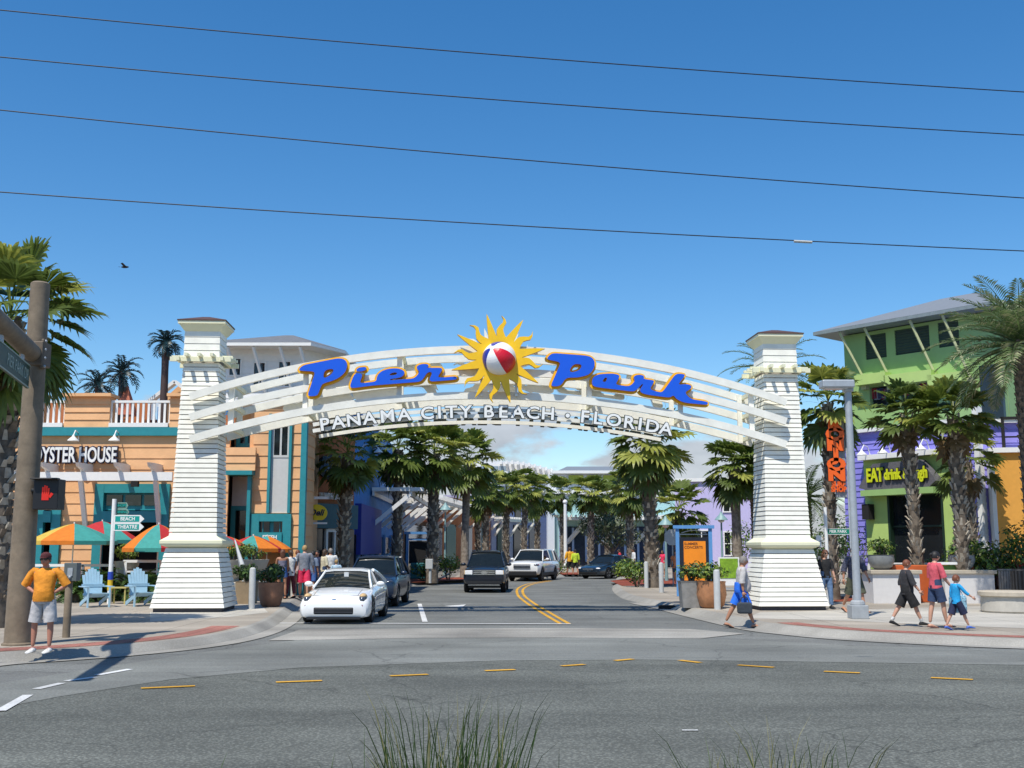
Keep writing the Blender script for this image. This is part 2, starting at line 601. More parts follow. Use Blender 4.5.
struct(b.build('left_pavement', m_pave))
b = B()
RKi = inset(RK, 0.16, 1)
b.prism([(p.x, p.y) for p in RKi] + [(120, RK[-1].y), (120, 175), (30, 175), (16, 100)], -0.03, 0.15)
struct(b.build('right_pavement', m_pave))
# gutter pans
b = B()
ribbon(b, inset(LK[:44], -0.38, 1), 0.40, 0.0145)
ribbon(b, inset(RK[20:], -0.38, 1), 0.40, 0.0145)
struct(b.build('road_gutter', m_kerb))
# red paver bands and pale slabs
b = B()
ribbon(b, inset(LK[3:26], 0.62, 1), 0.62, 0.156)
ribbon(b, inset(RK[36:], 0.60, 1), 0.55, 0.156)
struct(b.build('pavement_red_band', m_brick))
b = B()
pts = [G(*p, 0.15) for p in ((150, 622), (230, 617), (268, 612.5), (262, 606), (226, 606), (150, 612))]
b.add([(p.x, p.y, 0.154) for p in pts], [tuple(range(len(pts)))])
pts = [G(*p, 0.15) for p in ((745, 618), (760, 612.5), (1060, 604), (1060, 630), (940, 625), (850, 621))]
b.add([(p.x, p.y, 0.154) for p in pts][::-1], [tuple(range(len(pts)))])
struct(b.build('pavement_pale_slabs', m_pave2))
b = B()
for pts in ([(610, 581), (622, 586), (690, 585.5), (690, 580.5), (640, 577)], [(405, 583), (470, 580), (470, 577), (405, 579)],
            [(80, 600), (150, 597), (150, 594), (80, 597)], [(834, 602), (873, 601), (873, 596), (834, 597)], [(560, 574.5), (640, 574.5), (640, 572.5), (560, 572.5)]):
    q = [G(*p, 0.15) for p in pts]
    b.add([(p.x, p.y, 0.162) for p in q], [tuple(range(len(q)))])
for i, f in enumerate(b.f):
    a = sum(b.v[f[k]][0] * b.v[f[(k + 1) % len(f)]][1] - b.v[f[(k + 1) % len(f)]][0] * b.v[f[k]][1] for k in range(len(f)))
    if a < 0:
        b.f[i] = f[::-1]
struct(b.build('mulch_beds_ground', m_mulch))
# storm drain mouth in the right-hand kerb
dr = thing('storm_drain', 'dark storm drain mouth with a grate set in the kerb by the tall plant pots', 'drain', G(677, 609.5))
b = B(); b.box((0, -0.02, 0.07), (1.1, 0.36, 0.11), rz=-0.5); b.build('inlet', M('drain_dark', (0.012, 0.012, 0.012), 0.9), dr)
b = B()
for i in range(6):
    b.box((0.55 + i * 0.10, -0.36 - 0.055 * i, 0.03), (0.035, 0.42, 0.03), rz=-0.5)
b.build('grate', M('drain_iron', (0.07, 0.07, 0.07), 0.6, 0.6), dr)

# verge in front of the camera
b = B()
N = 60
for i in range(N):
    x0, x1 = -14 + 28 * i / N, -14 + 28 * (i + 1) / N
    ys = [-3, 3.5, 5.5, 7.2, 8.3, 8.55]
    zs = [0.33, 0.34, 0.35, 0.22, 0.04, -0.02]
    for k in range(5):
        b.add([(x0, ys[k], zs[k]), (x1, ys[k], zs[k]), (x1, ys[k + 1], zs[k + 1]), (x0, ys[k + 1], zs[k + 1])], [(0, 1, 2, 3)])
struct(b.build('verge_ground', m_sand, smooth='all'))
# ------------------------------------------------------------ entrance arch
m_white = M('cream_white_paint', (0.86, 0.84, 0.74), 0.55, var=0.09, scale=2.2, bump=0.15)
m_cream = M('cream_yellow_paint', (0.80, 0.78, 0.55), 0.5, var=0.05, scale=3)
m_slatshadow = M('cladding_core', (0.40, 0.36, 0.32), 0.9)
m_roofbrown = M('brown_cap_roof', (0.09, 0.045, 0.035), 0.7, var=0.2)
PL, PR = Vector((-8.98, 31.75, 0)), Vector((7.94, 32.75, 0))
AE = (PR - PL).normalized()
AN = Vector((AE.y, -AE.x, 0))               # towards the road
ARZ = atan2(AE.y, AE.x)
def arch(px, py, d=0.0):                      # point on the arch's own plane, d in front of its centre line
    dx, dy, dz = ray(px, py)
    P = PL + AN * d
    dirv = Vector((dx, dy, dz))
    t = (P - Vector((0, 0, CAMZ))).dot(AN) / dirv.dot(AN)
    return Vector((0, 0, CAMZ)) + dirv * t
def uz(p):                                    # arch coordinates (along, up)
    return (p - PL).dot(AE), p.z
def pt(u, z, d):
    q = PL + AE * u + AN * d
    return Vector((q.x, q.y, z))

def pillar(base, zt, label):
    z0 = 0.15
    t = thing('gate_pillar', label, 'pillar', (base.x, base.y, z0), ARZ, 'white gate pillars')
    k = (zt - z0) / 8.2
    def hw(z):
        return 1.0 - 0.29 * (z - 0.1) / 1.7
    b = B()
    b.box((0, 0, 0.05), (1.86, 1.86, 0.1), mat=0)
    b.build('plinth', M('pillar_plinth', (0.06, 0.06, 0.07), 0.9), t)
    b = B()
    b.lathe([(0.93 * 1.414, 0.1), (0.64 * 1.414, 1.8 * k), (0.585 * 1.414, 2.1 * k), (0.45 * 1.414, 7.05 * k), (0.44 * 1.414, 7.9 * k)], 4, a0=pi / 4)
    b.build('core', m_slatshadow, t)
    def slats(name, z0, z1, w0, w1, pitch, gap):
        b = B()
        n = int(round((z1 - z0) / pitch))
        p = (z1 - z0) / n
        for i in range(n):
            a, c = z0 + i * p, z0 + i * p + p * (1 - gap)
            wa = w0 + (w1 - w0) * (a - z0) / (z1 - z0) + 0.012
            wc = w0 + (w1 - w0) * (c - z0) / (z1 - z0)
            wi = wc - 0.05
            s = 1.4142
            b.lathe([(wi * s, a), (wa * s, a), (wc * s, c), (wi * s, c)], 4, a0=pi / 4, cap=False)
            b.lathe([(wi * s, c), (wi * s, a)], 4, a0=pi / 4, cap=False)
        return b.build(name, m_white, t)
    slats('base_cladding', 0.12, 1.74 * k, 1.0, 0.71, 0.135, 0.17)
    slats('shaft_cladding', 2.02 * k, 6.92 * k, 0.655, 0.50, 0.137, 0.17)
    slats('upper_cladding', 7.06 * k, 7.84 * k, 0.505, 0.495, 0.2, 0.06)
    b = B()
    s = 1.4142
    b.lathe([(0.66 * s, 1.72 * k), (0.84 * s, 1.80 * k), (0.86 * s, 1.84 * k), (0.86 * s, 1.92 * k), (0.66 * s, 2.05 * k)], 4, a0=pi / 4)
    b.build('moulding', m_cream, t)
    b = B()
    zz = 6.98 * k
    for sy in (-1, 1):
        b.box((0, sy * 0.60, zz), (1.72, 0.09, 0.13))
        b.box((sy * 0.62, 0, zz + 0.005), (0.09, 1.5, 0.11))
    for x in (-0.36, 0, 0.36):
        for sy in (-1, 1):
            b.box((x, sy * 0.60, zz + 0.10), (0.09, 0.55, 0.085))
    for y in (-0.36, 0, 0.36):
        for sx in (-1, 1):
            b.box((sx * 0.62, y, zz + 0.10), (0.5, 0.09, 0.08))
    b.build('trellis', m_cream, t)
    b = B()
    b.lathe([(0.50 * s, 7.80 * k), (0.54 * s, 7.84 * k), (0.655 * s, 8.00 * k), (0.675 * s, 8.00 * k), (0.675 * s, 8.08 * k), (0.5 * s, 8.08 * k)], 4, a0=pi / 4)
    cp = b.build('cap', m_cream, t)
    b = B()
    b.lathe([(0.695 * s, 8.08 * k), (0.695 * s, 8.11 * k), (0.10 * s, 8.30 * k)], 4, a0=pi / 4)
    b.build('cap_roof', m_roofbrown, cp)
    return t
zl = arch(204, 321, 0).z
zr = arch(776, 334, 0).z
pillar(PL, zl, 'tall white slatted gate pillar beside the pale blue garden chairs, carrying the left end of the arch')
pillar(PR, zr, 'tall white slatted gate pillar behind the walker in bright blue shorts, carrying the right end of the arch')

span = thing('arch_sign', 'wide white arch over the street with blue script, sun emblem and white capital letters', 'arch sign', (PL.x, PL.y, 0.15), 0)
SP = Vector((PL.x, PL.y, 0.15))
def circ(p, q, r):
    (x1, y1), (x2, y2), (x3, y3) = p, q, r
    d = 2 * (x1 * (y2 - y3) + x2 * (y3 - y1) + x3 * (y1 - y2))
    ux = ((x1 ** 2 + y1 ** 2) * (y2 - y3) + (x2 ** 2 + y2 ** 2) * (y3 - y1) + (x3 ** 2 + y3 ** 2) * (y1 - y2)) / d
    uy = ((x1 ** 2 + y1 ** 2) * (x3 - x2) + (x2 ** 2 + y2 ** 2) * (x1 - x3) + (x3 ** 2 + y3 ** 2) * (x2 - x1)) / d
    return ux, uy, sqrt((x1 - ux) ** 2 + (y1 - uy) ** 2)
DF, DB = 0.74, -0.82
arcs = []
for tips in (((190, 397), (490, 349.5), (786, 402.5)), ((190, 417.5), (490, 372.0), (786, 421.5)), ((190, 439.5), (490, 395.5), (786, 444.5))):
    arcs.append((circ(*[uz(arch(px, py, DF)) for px, py in tips]), uz(arch(*tips[0], DF))[0], uz(arch(*tips[2], DF))[0]))
def arc_z(i, u):
    (ux, uy, r), a, c = arcs[i]
    return uy + sqrt(max(0, r * r - (u - ux) ** 2))
def curved_bar(name, i, d, w, h, u0, u1, dz=0.0, mat=None, parent=None):
    b = B()
    n = 48
    rr = []
    for k in range(n + 1):
        u = u0 + (u1 - u0) * k / n
        z = arc_z(i, u) + dz
        sl = (arc_z(i, u + 0.01) - arc_z(i, u - 0.01)) / 0.02
        nu, nz = -sl / sqrt(1 + sl * sl), 1 / sqrt(1 + sl * sl)
        rr.append([pt(u + nu * h / 2 * s2, z + nz * h / 2 * s2, d + w / 2 * s1) - SP for s1, s2 in ((1, 1), (1, -1), (-1, -1), (-1, 1))])
    b.rings([list(reversed(q)) for q in rr])
    return b.build(name, mat or m_white, parent or span)
for i in range(3):
    (c, a, e) = arcs[i]
    curved_bar('beam', i, DF, 0.13, 0.21, a, e)
    curved_bar('beam', i, DB, 0.13, 0.21, 0.55, (PR - PL).length - 0.55)
# posts and cross ties between the beams
for px in (231, 305, 399, 590, 681, 752):
    u = uz(arch(px, 395, DF))[0]
    for d in (DF - 0.13, DB + 0.13):
        b = B()
        b.beam(pt(u, arc_z(2, u) - 0.12, d) - SP, pt(u, arc_z(0, u) + 0.08, d) - SP, 0.14, 0.12)
        b.build('post', m_white, span)
    for i in range(3):
        b = B()
        b.beam(pt(u + 0.1, arc_z(i, u) - 0.02, DF - 0.07) - SP, pt(u + 0.1, arc_z(i, u) - 0.02, DB + 0.07) - SP, 0.09, 0.12)
        b.build('cross_tie', m_cream, span)
# lettering rails
ul, ur = uz(arch(313, 425, DF))[0], uz(arch(671, 430, DF))[0]
for d in (DF, DB):
    for k, dz in enumerate((-0.42, -0.60)):
        curved_bar('letter_rail', 2, d, 0.05, 0.105, ul, ur, dz)
# PANAMA CITY BEACH . FLORIDA
m_letter = M('letter_white', (0.86, 0.86, 0.82), 0.45, var=0.03)
m_ledge = M('letter_edge_dark', (0.025, 0.035, 0.03), 0.5)
LET = [('P', 325.4), ('A', 339), ('N', 354.3), ('A', 370), ('M', 387.8), ('A', 404.5), ('C', 427.3), ('I', 439.5), ('T', 451.4), ('Y', 465.6),
       ('B', 488.5), ('E', 502.8), ('A', 517.5), ('C', 532.5), ('H', 547.5), ('·', 567), ('F', 584), ('L', 597), ('O', 613), ('R', 628), ('I', 639), ('D', 651.2), ('A', 664.5)]
for back in (0, 1):
    for ch, px in LET:
        u = uz(arch(px, 415, DF))[0]
        if back:
            u = (ul + ur) - u
        d = (DF + 0.12) if not back else (DB - 0.12)
        z = arc_z(2, u) - 0.50
        sl = (arc_z(2, u + 0.02) - arc_z(2, u - 0.02)) / 0.04
        U = (AE + Vector((0, 0, sl))).normalized()
        V = Vector((-AE.x * U.z, -AE.y * U.z, sqrt(max(0, 1 - U.z ** 2)))).normalized()
        if back:
            U = -U
        o = pt(u, z, d) - SP
        wn_ = U.cross(V)
        b = B()
        if ch == '·':
            for rr_, e0, mt in ((0.085, 0.0, 1), (0.062, 0.02, 0)):
                b.plate([(rr_ * cos(a * pi / 8), rr_ * sin(a * pi / 8)) for a in range(16)], o + wn_ * (0.05 + e0), U, V, -wn_ * (0.06 + e0), mt)
        else:
            add_text(b, ch, o, U, V, 0.50, 0.03, 0.028, 1, sxy=1.12)
            add_text(b, ch, o + wn_ * 0.030, U, V, 0.50, 0.012, 0.010, 0, sxy=1.12)
        b.build('letter', [m_letter, m_ledge], span)

# blue script, traced outlines placed on the sign's own plane
m_blue = M('script_blue', (0.008, 0.105, 0.70), 0.35, var=0.04)
m_amberside = M('script_side_ochre', (0.42, 0.17, 0.01), 0.5)
m_amber = M('script_amber', (0.92, 0.50, 0.012), 0.45, var=0.05)
def script_mesh(name, polys, o, s, d0, thick, offset, matf, mats, parent):
    cu = bpy.data.curves.new(name, 'CURVE')
    cu.dimensions = '2D'
    cu.fill_mode = 'BOTH'
    cu.extrude = thick / 2
    cu.offset = offset
    for poly in polys:
        spl = cu.splines.new('POLY')
        spl.points.add(len(poly) - 1)
        for p, (x, y) in zip(spl.points, poly):
            p.co = (x, y, 0, 1)
        spl.use_cyclic_u = True
    me = curve_mesh(cu, name)
    b = B()
    wn_ = AN
    vs = [pt(v.co.x, v.co.y, d0 - thick / 2 + v.co.z) - SP for v in me.vertices]
    for p in me.polygons:
        b.add([], [])
    k = len(b.v)
    b.v.extend([tuple(v) for v in vs])
    for p in me.polygons:
        b.f.append(tuple(p.vertices))
        b.m.append(0 if p.normal.z * (1 if d0 > 0 else -1) > 0.7 else 1)
    bpy.data.meshes.remove(me)
    return b.build(name, mats, parent)
def chaikin(poly, n=2):
    for _ in range(n):
        out = []
        m = len(poly)
        for i in range(m):
            (x0, y0), (x1, y1) = poly[i], poly[(i + 1) % m]
            L = sqrt((x1 - x0) ** 2 + (y1 - y0) ** 2)
            q = 0.25 if L < 60 else 12.0 / L
            out.append((x0 + (x1 - x0) * q, y0 + (y1 - y0) * q))
            out.append((x0 + (x1 - x0) * (1 - q), y0 + (y1 - y0) * (1 - q)))
        poly = out
    return poly
P1 = [[(45, 182), (75, 150), (285, 108), (325, 112), (345, 138), (337, 185), (303, 220), (258, 243), (190, 262), (165, 335), (102, 338), (152, 188)],
      [(206, 180), (255, 170), (263, 184), (240, 212), (197, 232)]]
IER = [[(388, 197), (440, 201), (416, 260), (520, 248), (522, 216), (545, 188), (590, 171), (650, 168), (686, 182), (690, 203), (668, 224), (598, 234), (604, 241), (750, 230),
        (782, 190), (766, 176), (762, 156), (790, 142), (828, 142), (836, 154), (822, 166), (912, 165), (918, 178), (884, 226), (1004, 217), (1006, 236), (850, 249), (838, 237), (860, 192),
        (828, 190), (800, 236), (780, 250), (500, 272), (368, 289), (360, 272)],
       [(596, 212), (606, 198), (638, 192), (646, 200), (632, 210)]]
IDOT = [[(404, 165), (462, 158), (454, 184), (396, 190)]]
P2 = [[(35, 110), (70, 74), (265, 88), (305, 98), (324, 128), (315, 170), (285, 203), (220, 218), (152, 218), (122, 268), (62, 270), (124, 128)],
      [(192, 140), (238, 138), (246, 154), (226, 180), (168, 190)]]
ARK = [[(304, 245), (312, 216), (345, 198), (430, 194), (470, 204), (458, 232), (442, 260), (528, 270), (560, 236), (548, 220), (560, 203), (600, 202), (613, 214), (606, 226), (670, 234),
        (666, 250), (642, 288), (716, 308), (798, 194), (858, 199), (806, 262), (860, 255), (890, 265), (886, 284), (846, 304), (884, 344), (985, 360), (985, 378), (850, 366), (802, 346),
        (784, 320), (762, 336), (640, 320), (598, 310), (584, 292), (608, 256), (598, 256), (562, 296), (536, 299), (370, 279), (312, 270)],
       [(364, 240), (384, 216), (396, 222), (384, 246)]]
def words(back):
    for nm, lab, polys, o, s in (('script_word', 'blue script word left of the sun emblem', [P1, IER, IDOT], (290, 340), 6.0235),
                                 ('script_word', 'blue script word right of the sun emblem', [P2, ARK], (540, 340), 5.8514)):
        allp = []
        for grp in polys:
            for poly in grp:
                q = [uz(arch(o[0] + x / s, o[1] + y / s, DF + 0.30)) for x, y in chaikin(poly)]
                if back:
                    q = [(ul + ur - u, z) for u, z in q]
                allp.append(q)
        if not back:
            w = script_mesh(nm, allp, o, s, DF + 0.25, 0.15, 0.0, None, [m_blue, m_amberside], span)
            script_mesh('backing', allp, o, s, DF + 0.115, 0.045, 0.066, None, [m_amber, m_amberside], w)
        else:
            w = script_mesh(nm, allp, o, s, DB - 0.20, 0.13, 0.0, None, [m_blue, m_white], span)
            script_mesh('backing', allp, o, s, DB - 0.085, 0.06, 0.06, None, [m_white, m_white], w)
words(0)
words(1)
# sun emblem with a beach ball
m_sun = M('sun_yellow', (0.95, 0.56, 0.008), 0.4, var=0.05)
m_sunside = M('sun_side_ochre', (0.50, 0.24, 0.008), 0.5)
m_ballw = M('ball_white', (0.85, 0.85, 0.84), 0.35, var=0.02)
m_ballr = M('ball_red', (0.66, 0.008, 0.025), 0.35, var=0.05)
m_ballb = M('ball_blue', (0.012, 0.03, 0.30), 0.35)
tips = [(305, 55), (415, 65), (575, 95), (645, 180), (735, 310), (720, 425), (685, 565), (605, 650), (480, 715), (355, 715), (220, 680), (145, 600), (50, 475), (65, 350), (90, 210), (180, 140)]
C0 = (398, 387)
ang = [atan2(C0[1] - y, x - C0[0]) for x, y in tips]
rad = [sqrt((x - C0[0]) ** 2 + (y - C0[1]) ** 2) for x, y in tips]
order = sorted(range(16), key=lambda i: ang[i])
wavy = {1, 3, 5, 7, 9, 11, 13, 15}
out = []
for kk, i in enumerate(order):
    a, r = ang[i], rad[i]
    j = order[(kk + 1) % 16]
    a2 = ang[j] + (2 * pi if kk == 15 else 0)
    h = order[kk - 1]
    a0 = ang[h] - (2 * pi if kk == 0 else 0)
    am = (a + a0) / 2
    ap = (a + a2) / 2
    w = (1 if i in wavy else 0)
    def pol(rr, aa):
        return (rr * cos(aa), rr * sin(aa))
    Rv = 168
    rows = 6
    left, right = [], []
    for q in range(rows):
        f = q / rows
        rr = Rv + (r - Rv) * f
        half0 = a - am
        half1 = ap - a
        sh = (1 - f) ** 0.82 * Rv / rr * 0.95
        off = w * 0.075 * sin(f * 2 * pi * 1.05) * (0.5 + f)
        right.append(pol(rr, a - half0 * sh + off))
        left.append(pol(rr, a + half1 * sh + off))
    out += right + [pol(r, a)] + left[::-1]
ctr = uz(arch(445 + C0[0] / 7.318, 305 + C0[1] / 7.318, DF + 0.45))
mpp = (uz(arch(512, 357, DF + 0.45))[0] - uz(arch(492, 357, DF + 0.45))[0]) / 20 / 7.318
sun_poly = [(x * mpp, y * mpp) for x, y in out]
for back in (0, 1):
    d = DF + 0.36 if not back else DB - 0.30
    cu_, cz_ = ctr if not back else (ctr[0], ctr[1])
    o = pt(cu_, cz_, d) - SP
    b = B()
    if not back:
        b.plate(sun_poly, o, AE, Vector((0, 0, 1)), -AN * 0.14, 0, 1)
    else:
        b.plate([(-x, y) for x, y in sun_poly], o, -AE, Vector((0, 0, 1)), AN * 0.14, 0, 1)
    em = b.build('sun_emblem', [m_sun if not back else m_white, m_sunside if not back else m_white], span)
    b = B()
    Rb = 124 * mpp
    axis = Vector((-0.45, -0.73, 0.52)).normalized()
    d0 = Vector((0.62, -0.60, -0.42))
    e1 = (d0 - axis * d0.dot(axis)).normalized()
    e2 = axis.cross(e1)
    sg = 1 if not back else -1
    for i in range(20):
        for j in range(36):
            q = []
            for ii, jj in ((i, j), (i + 1, j), (i + 1, j + 1), (i, j + 1)):
                th, ph = pi * ii / 20, 2 * pi * jj / 36 - pi / 6
                v = axis * cos(th) + (e1 * cos(ph) + e2 * sin(ph)) * sin(th)
                q.append(o + (AE * v.x + Vector((0, 0, 1)) * v.z - AN * v.y) * Rb * sg - AN * 0.02 * sg)
            seg = j // 6
            mt = (1, 0, 2, 0, 2, 0)[seg] if 1 <= i < 19 else 0
            b.add(q, [(0, 1, 2, 3)], mt)
    bo = b.build('beach_ball', [m_ballw, m_ballr, m_ballb], em, smooth='all')
b = B()
for u in (ctr[0] - 0.5, ctr[0] + 0.5):
    for i in (0, 1, 2):
        b.beam(pt(u, arc_z(i, u), DF) - SP, pt(u, arc_z(i, u), DF + 0.26) - SP, 0.07, 0.07)
    b.beam(pt(u, arc_z(2, u), DF + 0.16) - SP, pt(u, arc_z(0, u), DF + 0.16) - SP, 0.07, 0.07)
b.build('bracket', m_white, span)
for uu in [uz(arch(px, 380, DF))[0] for px in (325, 345, 385, 430, 555, 575, 615, 650, 680)]:
    pass
# ------------------------------------------------------------ buildings
m_orange = M('orange_siding', (0.76, 0.42, 0.20), 0.75, var=0.12, scale=1.1, bump=0.2)
m_orange2 = M('rust_orange_stucco', (0.46, 0.15, 0.05), 0.8, var=0.12, scale=1.2)
m_teal = M('teal_paint', (0.02, 0.24, 0.27), 0.5, var=0.08)
m_tealdk = M('teal_dark', (0.012, 0.10, 0.13), 0.5)
m_glass = M('dark_window_glass', (0.012, 0.015, 0.018), 0.06, var=0.3, scale=1.5, spec=0.6)
m_trim = M('white_trim', (0.80, 0.79, 0.75), 0.5, var=0.04)
m_greypanel = M('pale_grey_panel', (0.56, 0.56, 0.53), 0.7, var=0.05)
m_roofmetal = M('grey_metal_roof', (0.29, 0.30, 0.30), 0.45, 0.3, var=0.08)
m_roofshingle = M('grey_shingle', (0.15, 0.155, 0.165), 0.8, var=0.25, scale=5)
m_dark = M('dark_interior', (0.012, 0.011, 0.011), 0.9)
m_navy = M('sign_navy', (0.01, 0.012, 0.05), 0.5)
m_purple = M('violet_siding', (0.235, 0.215, 0.62), 0.65, var=0.06, scale=1.5)
m_lime = M('lime_stucco', (0.43, 0.58, 0.17), 0.75, var=0.06, scale=1.5)
m_limedk = M('green_stucco', (0.30, 0.47, 0.16), 0.75, var=0.06, scale=1.5)
m_louv = M('dark_green_shutter', (0.025, 0.055, 0.035), 0.6)
m_mango = M('mango_stucco', (0.72, 0.34, 0.055), 0.75, var=0.06)
m_blueb = M('cobalt_stucco', (0.03, 0.21, 0.56), 0.7, var=0.12, scale=0.8)
m_bluedk = M('indigo_paint', (0.012, 0.028, 0.27), 0.6, var=0.1)
m_bluecirc = M('sky_blue_paint', (0.14, 0.32, 0.66), 0.7)
m_lilac = M('lilac_stucco', (0.52, 0.47, 0.72), 0.75, var=0.06)
m_aqua = M('aqua_stucco', (0.36, 0.58, 0.58), 0.75, var=0.08)
m_tan = M('tan_stucco', (0.42, 0.24, 0.12), 0.8, var=0.1)
m_limeglass = M('lime_awning_glass', (0.36, 0.42, 0.03), 0.3, var=0.2)

def window(parent, x0, z0, x1, z1, y, mull=(1, 0), frame=None, fw=0.07, glass=None, depth=0.10, name='window'):
    """frame with mullions set into the facade plane y (facing -y), a pane behind it"""
    b = B()
    w, h = x1 - x0, z1 - z0
    b.box(((x0 + x1) / 2, y, z1 - fw / 2), (w, depth, fw))
    b.box(((x0 + x1) / 2, y, z0 + fw / 2), (w, depth, fw))
    b.box((x0 + fw / 2, y, (z0 + z1) / 2), (fw, depth - 0.01, h - 2 * fw))
    b.box((x1 - fw / 2, y, (z0 + z1) / 2), (fw, depth - 0.01, h - 2 * fw))
    for i in range(mull[0]):
        x = x0 + w * (i + 1) / (mull[0] + 1)
        b.box((x, y, (z0 + z1) / 2), (fw * 0.8, depth - 0.02, h - 2 * fw))
    for i in range(mull[1]):
        z = z0 + h * (i + 1) / (mull[1] + 1)
        b.box(((x0 + x1) / 2, y, z), (w - 2 * fw, depth - 0.03, fw * 0.7))
    f = b.build(name, frame or m_trim, parent)
    g = B()
    g.box(((x0 + x1) / 2, y + depth * 0.35, (z0 + z1) / 2), (w - fw * 0.6, 0.02, h - fw * 0.6))
    g.build('pane', glass or m_glass, f)
    return f

def gooseneck(parent, x, y, z, out=0.55, mat=None):
    b = B()
    b.tube([(x, y, z), (x, y - out * 0.25, z + 0.32), (x, y - out * 0.7, z + 0.38), (x, y - out, z + 0.18)], 0.022, 6)
    b.lathe([(0.03, 0.20), (0.05, 0.14), (0.20, 0.0), (0.21, -0.03)], 12, c=(x, y - out, z))
    return b.build('gooseneck_lamp', mat or m_trim, parent, smooth=True)

def scroll_tail(b, x, y0, z, L=0.95, h=0.26, t=0.10):
    """rafter tail with a cut scroll end, sticking out towards -y"""
    prof = [(0, 0), (0, h), (L * 0.55, h), (L, h * 0.95), (L * 0.93, h * 0.55), (L * 0.70, h * 0.30), (L * 0.62, 0.0)]
    b.plate([(q[0], q[1]) for q in prof], (x, y0, z), (0, -1, 0), (0, 0, 1), (t, 0, 0))

# ---- restaurant on the left
RX, RY = -21.0, 42.0
rest = thing('restaurant_building', 'orange clapboard restaurant with teal trim, roof deck and white upper storey beside the left pillar', 'building', (RX, RY, 0.15))
def rx(px, Y=RY):
    return X(px, Y) - RX
def rz_(py, Y=RY):
    return Z(py, Y) - 0.15
wA = rx(226)                                   # long front
zdeck = rz_(436)
opsA = [(rx(34), 0.0, rx(60), rz_(488)), (rx(93), 0.0, rx(168), rz_(484))]
b = B()
siding(b, wA + 3.0, zdeck, 0.42, [(o[0] + 3.0, o[1], o[2] + 3.0, o[3]) for o in opsA], lip=0.030)
for i in range(len(b.v)):
    b.v[i] = (b.v[i][0] - 3.0, b.v[i][1], b.v[i][2])
b.build('front_wall', m_orange, rest)
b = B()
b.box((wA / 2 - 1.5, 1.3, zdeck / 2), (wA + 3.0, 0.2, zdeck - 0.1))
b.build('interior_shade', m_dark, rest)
for o in opsA:
    b = B()
    fw = 0.34
    for x in (o[0] + fw / 2, o[2] - fw / 2):
        b.box((x, -0.03, o[3] / 2), (fw, 0.22, o[3]))
    b.box(((o[0] + o[2]) / 2, -0.03, o[3] - 0.17), (o[2] - o[0] - 2 * fw, 0.2, 0.34))
    zt = rz_(511)
    b.box(((o[0] + o[2]) / 2, -0.06, zt - 0.22), (o[2] - o[0] - 2 * fw, 0.3, 0.42))
    f = b.build('shopfront', m_teal, rest)
    g = B()
    g.box(((o[0] + o[2]) / 2, 0.12, (o[3] - 0.3 + zt) / 2), (o[2] - o[0] - 2 * fw, 0.05, o[3] - 0.36 - zt), mat=0)
    n = 3
    for i in range(n):
        xx = o[0] + fw + (o[2] - o[0] - 2 * fw) * (i + 0.5) / n
        g.box((xx, 0.06, (o[3] - 0.3 + zt) / 2 + 0.05), ((o[2] - o[0] - 2 * fw) / n - 0.12, 0.06, (o[3] - zt) - 0.62), mat=1)
    g.build('transom', [m_teal, m_glass], f)
# teal deck band, parapet piers and railings
b = B()
b.box((wA / 2 - 1.5, -0.03, zdeck + 0.16), (wA + 3.0, 0.3, 0.32))
b.build('deck_band', m_teal, rest)
b = B()
b.box((wA / 2 - 1.5, 3.6, zdeck + 0.10), (wA + 3.0, 7.0, 0.2))
b.build('roof_deck', M('deck_grey', (0.35, 0.33, 0.30), 0.8), rest)
zp = zdeck + 0.32
zpt = rz_(397)
for a, c in ((57, 103), (164, 182), (3, 33)):
    b = B()
    siding(b, rx(c) - rx(a), zpt - zp, 0.3, (), lip=0.04, z0=zp)
    for i in range(len(b.v)):
        b.v[i] = (b.v[i][0] + rx(a), b.v[i][1] - 0.05, b.v[i][2])
    b.box(((rx(a) + rx(c)) / 2, 0.3, (zp + zpt) / 2), (rx(c) - rx(a) - 0.02, 0.55, zpt - zp - 0.02))
    b.box(((rx(a) + rx(c)) / 2, 0.2, zpt + 0.06), (rx(c) - rx(a) + 0.16, 0.95, 0.12))
    b.build('parapet_pier', m_orange, rest)
for a, c in ((33.5, 56.5), (103.5, 163.5)):
    b = B()
    xa, xc = rx(a), rx(c)
    zt_, zb_ = rz_(401.5), rz_(428.5)
    b.box(((xa + xc) / 2, 0.05, zt_), (xc - xa, 0.09, 0.09))
    b.box(((xa + xc) / 2, 0.05, zb_), (xc - xa, 0.08, 0.09))
    n = int((xc - xa) / 0.20)
    for i in range(n + 1):
        b.box((xa + (xc - xa) * (i + 0.0) / n, 0.05, (zt_ + zb_) / 2), (0.085, 0.05, zt_ - zb_))
    b.box(((xa + xc) / 2, -0.02, zp + 0.09), (xc - xa, 0.32, 0.16))
    b.build('deck_railing', m_trim, rest)
# sign lettering OYSTER HOUSE
b = B()
zs = rz_(456)
xs = rx(114)
OW = max(v.x for v in text_verts('OYSTER HOUSE', 0.80, 0.05, 0.04, 'RIGHT')[0]) - min(v.x for v in text_verts('OYSTER HOUSE', 0.80, 0.05, 0.04, 'RIGHT')[0])
OW = (rx(114) - rx(28.5)) / OW
add_text(b, 'OYSTER HOUSE', (xs, -0.14, zs), (1, 0, 0), (0, 0, 1), 0.80, 0.05, 0.060, 1, align='RIGHT', sxy=OW)
add_text(b, 'OYSTER HOUSE', (xs, -0.18, zs), (1, 0, 0), (0, 0, 1), 0.80, 0.04, 0.018, 0, align='RIGHT', sxy=OW)
b.build('sign_lettering', [m_trim, m_navy], rest)
for px in (73, 114):
    gooseneck(rest, rx(px), -0.03, rz_(441.5), 0.55)
